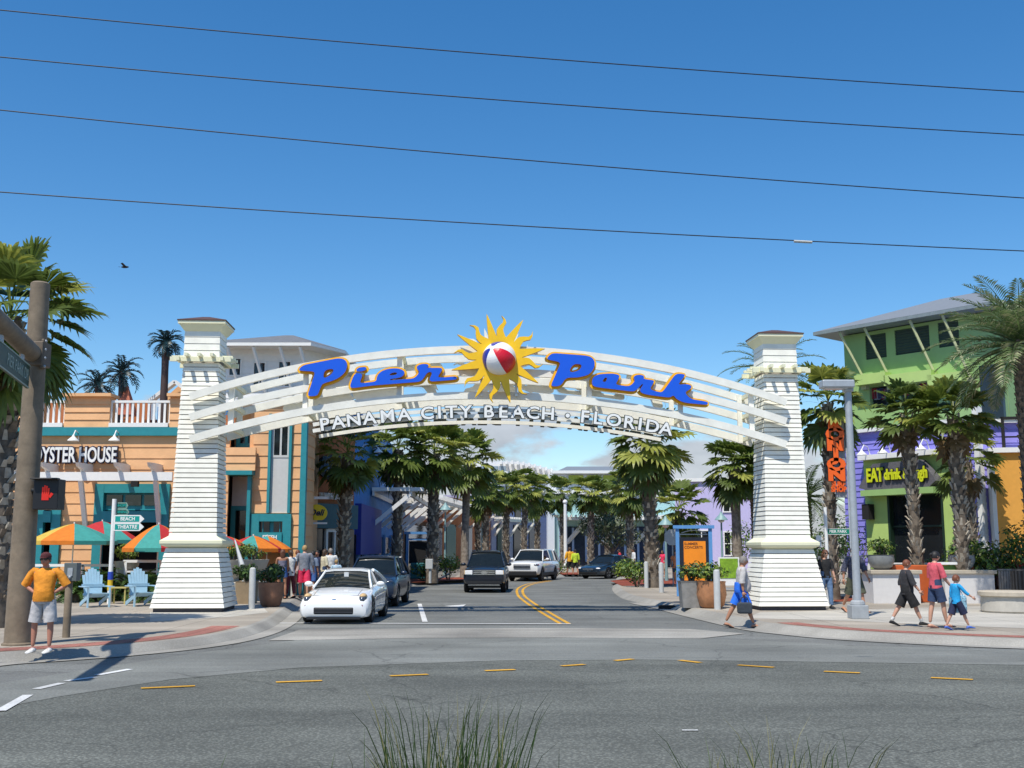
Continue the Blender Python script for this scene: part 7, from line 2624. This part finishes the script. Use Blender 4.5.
# bollards
b = B()
b.lathe([(.095, -.02), (.095, 1.10), (.085, 1.16), (.04, 1.19)], 14)
bm_ = None
for px, py, h, lab in ((251.5, 609, 1.13, 'grey bollard in front of the big brown plant pot'), (293, 596.5, 1.10, 'grey bollard beside the woman in denim shorts'), (319, 588, 1.08, 'grey bollard in the crowd by the coupe'),
                       (646.5, 588, 1.10, 'pale bollard at the left of the island palm'), (661.5, 592.5, 1.12, 'pale bollard at the right of the island palm'), (717.5, 609.5, 1.08, 'pale bollard in front of the round terracotta pot')):
    g = G(px, py, .15)
    if bm_ is None:
        bm_ = b.build('bollard', m_bol, None, (g.x, g.y, .15), smooth=True)
        tag(bm_, lab, 'bollard', 'grey street bollards')
    else:
        c = bm_.copy(); COL.objects.link(c); c.location = (g.x, g.y, .15); c.scale = (1, 1, h / 1.13); c['label'] = lab
for px, py, lab in ((430, 583, 'grey meter box on a post at the foot of the palm by the blue kiosk'), ):
    g = G(px, py, .15)
    t = thing('meter_post', lab, 'post', (g.x, g.y, .15))
    b = B(); b.tube([(0, 0, 0), (0, 0, 1.0)], .07, 10); b.build('post', m_bol, t, smooth=True)
    b = B(); b.box((-.05, 0, .95), (.36, .26, .5)); b.build('meter_box', m_bol, t, bevel=.02)
# blue kiosks
m_kblue = M('kiosk_blue', (.10, .28, .58), .5, var=.08)
g = G(418, 579, .15)
k = thing('map_kiosk', 'sky blue framed kiosk with a teal bin beneath, left of the street', 'kiosk', (g.x, g.y + 1.2, .15), .1)
for x in (-.75, .75):
    b = B(); b.box((x, 0, 1.3), (.16, .2, 2.6)); b.build('post', m_kblue, k)
b = B(); b.box((0, 0, 2.62), (1.9, .34, .14)); b.box((0, 0, 2.25), (1.5, .06, .1)); b.build('head_frame', m_kblue, k)
b = B(); b.box((0, .02, 1.5), (1.3, .08, 1.3)); b.build('dark_panel', m_dark, k)
b = B(); b.box((.1, .5, .45), (1.1, .7, .9)); o = b.build('waste_bin', M('bin_teal', (.02, .16, .17), .6), None, (g.x, g.y, .15), bevel=.04); tag(o, 'teal waste bin in front of the sky blue kiosk', 'bin')
kx, kY = X(694, 41), 41
k = thing('poster_kiosk', 'blue framed poster kiosk with a bright orange poster behind the plant pots', 'kiosk', (kx, kY, .15), -.12)
for x in (-.60, .60):
    b = B(); b.box((x, 0, 1.25), (.13, .2, 2.5)); b.build('post', m_kblue, k)
b = B(); b.box((0, 0, 2.52), (1.50, .32, .12)); b.build('head_beam', m_kblue, k)
b = B(); b.tube([(-.45 + .1 * i, -.02, 2.30 + .10 * sin(pi * i / 9)) for i in range(10)], .02, 6); b.beam((-.5, -.02, 2.25), (.5, -.02, 2.25), .03, .03); b.build('arched_rail', m_grey, k)
b = B(); b.box((0, 0, 1.22), (1.05, .14, 1.84)); b.build('case', M('kiosk_black', (.012, .014, .025), .4), k)
b = B(); b.box((.02, -.075, 1.28), (.80, .012, 1.44)); po = b.build('poster', M('poster_orange', (.86, .26, .01), .5, var=.10, scale=3), k)
b = B()
for i, tx_ in enumerate(('SUMMER', 'CONCERTS')):
    add_text(b, tx_, (-.36, -.085, 1.90 - i * .13), (1, 0, 0), (0, 0, 1), .13, .002, .002, align='LEFT')
b.build('poster_lettering', M('poster_ink', (.12, .03, .01), .7), po)
g = W(729, 575, 46)
ub = thing('banner_stand', 'lime and white banner stand left of the right gate pillar', 'sign', (g.x, 46, .15))
b = B(); b.box((0, 0, .80), (.86, .06, 1.15)); b.build('frame', m_sw, ub)
b = B(); b.box((0, -.04, .92), (.74, .02, .80)); b.build('lime_panel', M('panel_lime', (.20, .36, .02), .6, var=.4, scale=9), ub)
b = B(); b.box((0, 0, .1), (1.0, .5, .06)); b.build('base', m_grey, ub)
# tall white street pole, street lamp, wayfinding pole
t = thing('street_pole', 'tall slim white pole standing in the middle of the street scene', 'pole', (X(565.5, 92), 92, .15))
b = B(); b.tube([(0, 0, 0), (0, 0, Z(503, 92) - .15)], [.16, .13], 10); b.build('shaft', m_sw, t, smooth=True)
b = B(); b.sphere((0, 0, Z(502, 92) - .15), .2, 8); b.box((0, 0, .2), (.45, .45, .4)); b.build('fittings', m_sw, t)
for px, Y, top, lab in ((482, 84, 505, 'green street lamp with a bell shade behind the dark four wheel drive'), (556, 104, 515, 'slim pale blue lamp post left of the tall white pole'), (666, 60, 525, 'slim lamp post with a round sign near the poster kiosk'), (445, 74, 510, 'slim white lamp post behind the left palms'), (722, 66, 520, 'slim white lamp post under the palm right of the kiosk')):
    t = thing('street_lamp', lab, 'street lamp', (X(px, Y), Y, .15), 0, 'slim lamps along the street')
    h = Z(top, Y) - .15
    b = B(); b.tube([(0, 0, 0), (0, 0, .6), (0, 0, h)], [.11, .07, .05], 8); b.build('shaft', M('lamp_verdigris', (.22, .36, .36), .5), t, smooth=True)
    b = B(); b.lathe([(.05, .5), (.10, .35), (.38, .05), (.40, 0)], 12, c=(0, 0, h)); b.build('shade', M('lamp_verdigris', (.22, .36, .36), .5), t, smooth=True)
    b = B(); b.sphere((0, 0, h - .02), (.2, .2, .14), 6); b.build('globe', m_sw, t)
g = W(672, 545, 52)
t = thing('round_sign', 'grey round traffic sign seen from behind near the woman in orange', 'sign', (X(672.5, 52), 52, .15))
b = B(); b.tube([(0, 0, 0), (0, 0, 2.2)], .03, 8); b.build('post', m_grey, t)
b = B(); b.plate([(.40 * cos(a * pi / 4 + .39), 2.25 + .40 * sin(a * pi / 4 + .39)) for a in range(8)], (0, -.04, 0), (1, 0, 0), (0, 0, 1), (0, .01, 0)); b.build('plate', m_grey, t)
# lamp post with a flat head on the right
g = G(859.5, 619, .15)
t = thing('lamp_post', 'tall grey lamp post with a flat boxy head in front of the violet pub', 'street lamp', (g.x, g.y + .1, .15))
Hl = Z(385, g.y) - .15
b = B(); b.tube([(0, 0, .3), (0, 0, Hl)], [.098, .085], 16); b.build('shaft', m_grey, t, smooth=True)
b = B(); b.box((0, 0, .17), (.42, .42, .34)); b.lathe([(.19, .34), (.17, .42), (.14, .46)], 16); b.build('base_cover', M('base_grey', (.33, .35, .36), .6), t, bevel=.02)
b = B(); b.box((-.30, -.05, Hl + .02), (.82, .42, .20)); b.box((0, 0, Hl - .02), (.24, .24, .30)); b.build('lamp_head', m_grey, t, bevel=.03)
b = B(); b.box((-.34, -.05, Hl - .09), (.56, .32, .03)); b.build('lens', M('lens_white', (.6, .6, .58), .3), t)
# street name post
g = G(831, 606, .15)
t = thing('street_name_post', 'white post with a green street name blade behind the woman in black', 'signpost', (g.x, g.y + .2, .15))
hs_ = Z(507, g.y) - .15
b = B(); b.tube([(0, 0, 0), (0, 0, hs_)], .055, 10); b.build('post', m_sw, t, smooth=True)
zz = Z(531.5, g.y) - .15
b = B(); b.box((.36, -.02, zz), (.70, .03, .16)); bl = b.build('name_blade', m_green, t)
b = B(); b.box((.36, -.02, zz + .085), (.70, .032, .012)); b.box((.36, -.02, zz - .085), (.70, .032, .012)); add_text(b, 'PIER PARK', (.36, -.038, zz), (1, 0, 0), (0, 0, 1), .12, .002, .002); b.build('lettering', m_sw, bl)
b = B(); b.box((-.24, -.0, Z(541, g.y) - .15), (.16, .02, .34)); b.box((-.12, 0, Z(541, g.y) - .15), (.2, .02, .03)); b.build('small_plate', m_sw, t)
# vertical orange sign on its own steel frame
Ys = 37.5
xs_ = X(851, Ys)
t = thing('vertical_letter_sign', 'vertical stack of big orange letters on a grey steel post beside the leaning palm', 'sign', (xs_, Ys, .15))
zt_, zb_ = Z(395, Ys) - .15, 0
b = B(); b.tube([(.05, 0, 0), (.05, 0, zt_)], .085, 10); b.build('post', M('pale_steel', (.55, .60, .64), .5, .2), t, smooth=True)
b = B(); b.box((-.24, .02, (Z(420, Ys) + Z(494, Ys)) / 2 - .15), (.36, .14, Z(416, Ys) - Z(497, Ys))); b.build('grey_backing', M('backing_grey', (.30, .31, .33), .6), t, bevel=.02)
m_olet = M('letter_orange', (.90, .13, .01), .45, var=.05)
zs_ = Z(422, Ys) - .15
pitch_ = (Z(421, Ys) - Z(481, Ys)) / 6
for i, ch in enumerate('RONJON'):
    z_ = Z(421, Ys) - .15 - pitch_ * (i + .5) + .02
    b = B()
    add_text(b, ch, (-.42, -.10, z_), (1, 0, 0), (0, 0, 1), .56, .05, .045, 1, sxy=1.35)
    add_text(b, ch, (-.42, -.14, z_), (1, 0, 0), (0, 0, 1), .56, .03, .035, 0, sxy=1.35)
    b.build('big_letter', [m_olet, m_dark], t)
for i, w_ in enumerate(('SURF', 'SHOP')):
    b = B()
    add_text(b, w_, (-.36, -.10, Z(484.5 + 5.2 * i, Ys) - .15), (1, 0, 0), (0, 0, 1), .24, .03, .01, 0, sxy=.85)
    b.build('small_word', [m_olet, m_dark], t)

# pub terrace: planter walls, bowls, orange troughs, rails
def gxy(px, py): return G(px, py, .15)
pwl = gxy(874, 603.5); pwr = gxy(922, 604)
def planter_wall(label, a, c, h):
    t = thing('planter_wall', label, 'wall', (a.x, a.y, .15), atan2(c.y - a.y, c.x - a.x), 'white rendered planter walls')
    L_ = (c - a).length
    b = B(); b.box((L_ / 2, .55, h / 2), (L_, 1.1, h)); b.build('render', m_wallw, t)
    b = B(); b.box((L_ / 2, .55, h + .06), (L_ + .14, 1.25, .12)); b.build('capping', m_cap, t, bevel=.015)
    return t, h + .12 + .15
hw_ = .93
planter_wall('white planter wall with a buff cap behind the boy in charcoal', gxy(874, 603.5), gxy(921, 603.5), hw_)
planter_wall('white planter wall with a buff cap behind the boy in cyan', gxy(946, 603.5), gxy(996, 603.5), hw_)
for px, lab, seed in ((889, 'left', 51), (971, 'right', 52)):
    q = gxy(px, 603.5)
    loc = (q.x, q.y + .55, .15 + hw_ + .122)
    pot('bowl_planter', f'grey glazed bowl on the {lab} white planter wall', loc, [(.20, 0), (.34, .10), (.42, .30), (.40, .46), (.42, .48)], m_stonegrey, group='grey bowls on the planter walls')
    potted(f'bushy plant in the {lab} grey bowl', (loc[0], loc[1], loc[2] + .40), (.50, .48, .30), 420, seed, (0, 1, 2))
for px, lab in ((908, 'left'), (936, 'right')):
    x = X(px + (0 if px < 920 else 15), 36.6)
    t = thing('orange_trough', f'burnt orange planter trough holding the {lab} tall palm', 'planter', (x, 36.6, .15))
    b = B(); b.box((0, .3, .60), (1.3, 1.0, 1.2)); b.build('trough', M('burnt_orange', (.50, .10, .02), .6, var=.1), t, bevel=.03)
    b = B(); b.box((0, .3, 1.2), (1.1, .8, .03)); b.build('soil', m_sand, t)
tr = thing('terrace_rail', 'white rail with green panels between the two planter walls', 'railing', (X(921, 37), 36.0, .15))
for x in (0, .86):
    b = B(); b.box((x, 0, .62), (.09, .09, 1.24)); b.build('post', m_sw, tr)
b = B()
for z_ in (.72, 1.26):
    b.box((.43, 0, z_), (.95, .08, .08))
b.build('rail', m_sw, tr)
b = B(); b.box((.43, .05, .38), (.80, .03, .58)); b.box((.43, .05, .99), (.80, .03, .42)); b.build('green_panel', M('panel_green', (.07, .16, .03), .7, var=.3), tr)
tr2 = thing('terrace_rail', 'white top rail running along the terrace behind the planter bowls', 'railing', (X(868, 37.6), 37.6, .15))
W_ = X(1040, 37.6) - X(868, 37.6)
b = B(); b.box((W_ / 2, 0, 1.22), (W_, .07, .08)); b.build('rail', m_sw, tr2)
for i in range(7):
    b = B(); b.box((W_ * i / 6, .01, .6), (.08, .08, 1.2)); b.build('post', m_sw, tr2)
b = B(); b.box((W_ / 2, .06, .62), (W_ - .1, .02, .85)); b.build('mesh_panel', M('panel_olive', (.05, .09, .035), .8, var=.3), tr2)
mf = thing('mesh_fence', 'grey perforated metal fence right of the planter wall', 'fence', (X(997, 35.8), 35.8, .15))
b = B()
for i in range(9):
    b.box((.02 + i * .085, 0, .55), (.07, .02, .95))
b.box((.36, 0, 1.06), (.8, .05, .05)); b.box((.36, 0, .10), (.8, .05, .05))
b.build('slats', M('fence_grey', (.20, .19, .18), .6), mf)
g = gxy(1024, 614)
cb_ = thing('curved_bench', 'round cast stone bench planter at the right edge', 'bench', (g.x, g.y + .8, .15))
b = B(); b.lathe([(.72, 0), (.76, .05), (.74, .44)], 28); b.build('drum', m_stone, cb_, smooth=True)
b = B(); b.lathe([(.78, .44), (.82, .46), (.82, .56), (.78, .58), (.02, .58)], 28); b.build('seat_slab', m_cap, cb_, smooth=True)
tb_ = thing('litter_bin', 'black slatted litter bin behind the round stone bench', 'bin', (X(1019, 35.0), 35.0, .15))
b = B(); b.lathe([(.27, 0), (.28, .05), (.28, 1.05), (.24, 1.1)], 18); b.build('drum', m_blackp, tb_, smooth=True)
b = B()
for i in range(18):
    a = 2 * pi * i / 18
    b.box((.30 * cos(a), .30 * sin(a), .55), (.03, .05, 1.0), rz=a)
b.build('slats', M('bin_iron', (.03, .03, .032), .5), tb_)
# diners on the terrace
bnch = thing('terrace_sofa', 'red cushioned dark wood seat on the pub terrace at the right edge', 'seat', (X(1016, 37), 36.95, .15), 0)
b = B(); b.box((0, 0, .88), (1.5, .08, .55)); b.box((0, .25, .55), (1.5, .55, .10)); b.box((0, .25, .3), (1.4, .5, .45)); b.build('frame', M('dark_wood', (.10, .03, .015), .6), bnch)
b = B(); b.box((.1, .02, 1.22), (.8, .14, .18)); b.build('cushion', M('cushion_red', (.50, .02, .03), .8), bnch, bevel=.04)
for px, lab, topc, seed in ((1009, 'diner in a white shirt on the terrace, left of the two', (.66, .66, .64), 1), (1021, 'diner in white and navy on the terrace, right of the two', (.45, .47, .55), 2)):
    person(lab, (X(px, 37.3), 37.25, .15), 0, 1.7, m_skin_t, arms=((30, 8, 60), (30, 8, 60)), legs=((80, 80), (80, 80)), top=cloth('diner_%d' % seed, topc), sleeve=.6, bottom=cloth('navy', (.016, .022, .06)), leg_cover=.9, shoes=(m_blk, 'shoe'), hair='black', sit=.72)
person('fair haired toddler at the terrace rail', (X(999, 37.9), 37.9, .75), pi, .78, m_skin, top=cloth('cream', (.62, .55, .38)), sleeve=.6, bottom=cloth('pale_blue', (.42, .58, .70)), leg_cover=.5, shoes=(m_blk, 'shoe'), hair='blond')
hc = thing('high_stool', 'low wooden stool the toddler stands on behind the rail', 'stool', (X(999, 37.9), 37.9, .15))
b = B(); b.box((0, 0, .575), (.4, .36, .04)); b.build('seat', m_cap, hc)
for sx in (-1, 1):
    for sy in (-1, 1):
        b = B(); b.box((sx * .15, sy * .13, .28), (.04, .04, .56)); b.build('leg', m_cap, hc)

# power lines across the road, strung between poles out of the frame
m_wire = M('power_line_black', (.012, .013, .015), .6)
for (yl, ym, yr, lab) in ((10, 56, 92, 'topmost'), (57, 101, 135, 'second'), (110, 159, 198, 'third'), (192, 225.5, 251, 'lowest')):
    Yl, Yr = 15.5, 17.0
    a, m, c = W(0, yl, Yl), W(512, ym, (Yl + Yr) / 2), W(1024, yr, Yr)
    pts = []
    for i in range(-24, 49):
        f = i / 24.0
        pts.append(a * (2 * (f - .5) * (f - 1)) + m * (-4 * f * (f - 1)) + c * (2 * f * (f - .5)))
    b = B(); b.tube(pts, .0085, 6)
    o = b.build('power_line', m_wire, None)
    tag(o, f'{lab} of the four thin black power lines crossing the sky', 'power line', 'power lines crossing the sky')
# splices on the lines
b = B()
q = W(803, 242, 16.6)
b.tube([(q.x - .14, q.y, q.z + .012), (q.x + .14, q.y, q.z - .003)], .022, 8)
tag(b.build('line_splice', M('splice_pale', (.5, .5, .46), .5)), 'small pale splice on the lowest power line', 'splice')
# a bird far up at the left
q = W(125, 267, 60)
bd = B()
bd.sphere((0, 0, 0), (.22, .07, .07), 6)
for s_ in (-1, 1):
    bd.add([(-.08, s_ * .04, .02), (.10, s_ * .04, .02), (.04, s_ * .5, .12), (-.10, s_ * .45, .10)], [(0, 1, 2, 3)])
bd.add([(-.2, 0, 0), (-.36, .06, .01), (-.36, -.06, .01)], [(0, 1, 2)])
tag(bd.build('bird', M('bird_dark', (.02, .02, .02), .8), None, (q.x, q.y, q.z)), 'tiny dark bird in the blue above the metal palms', 'bird')
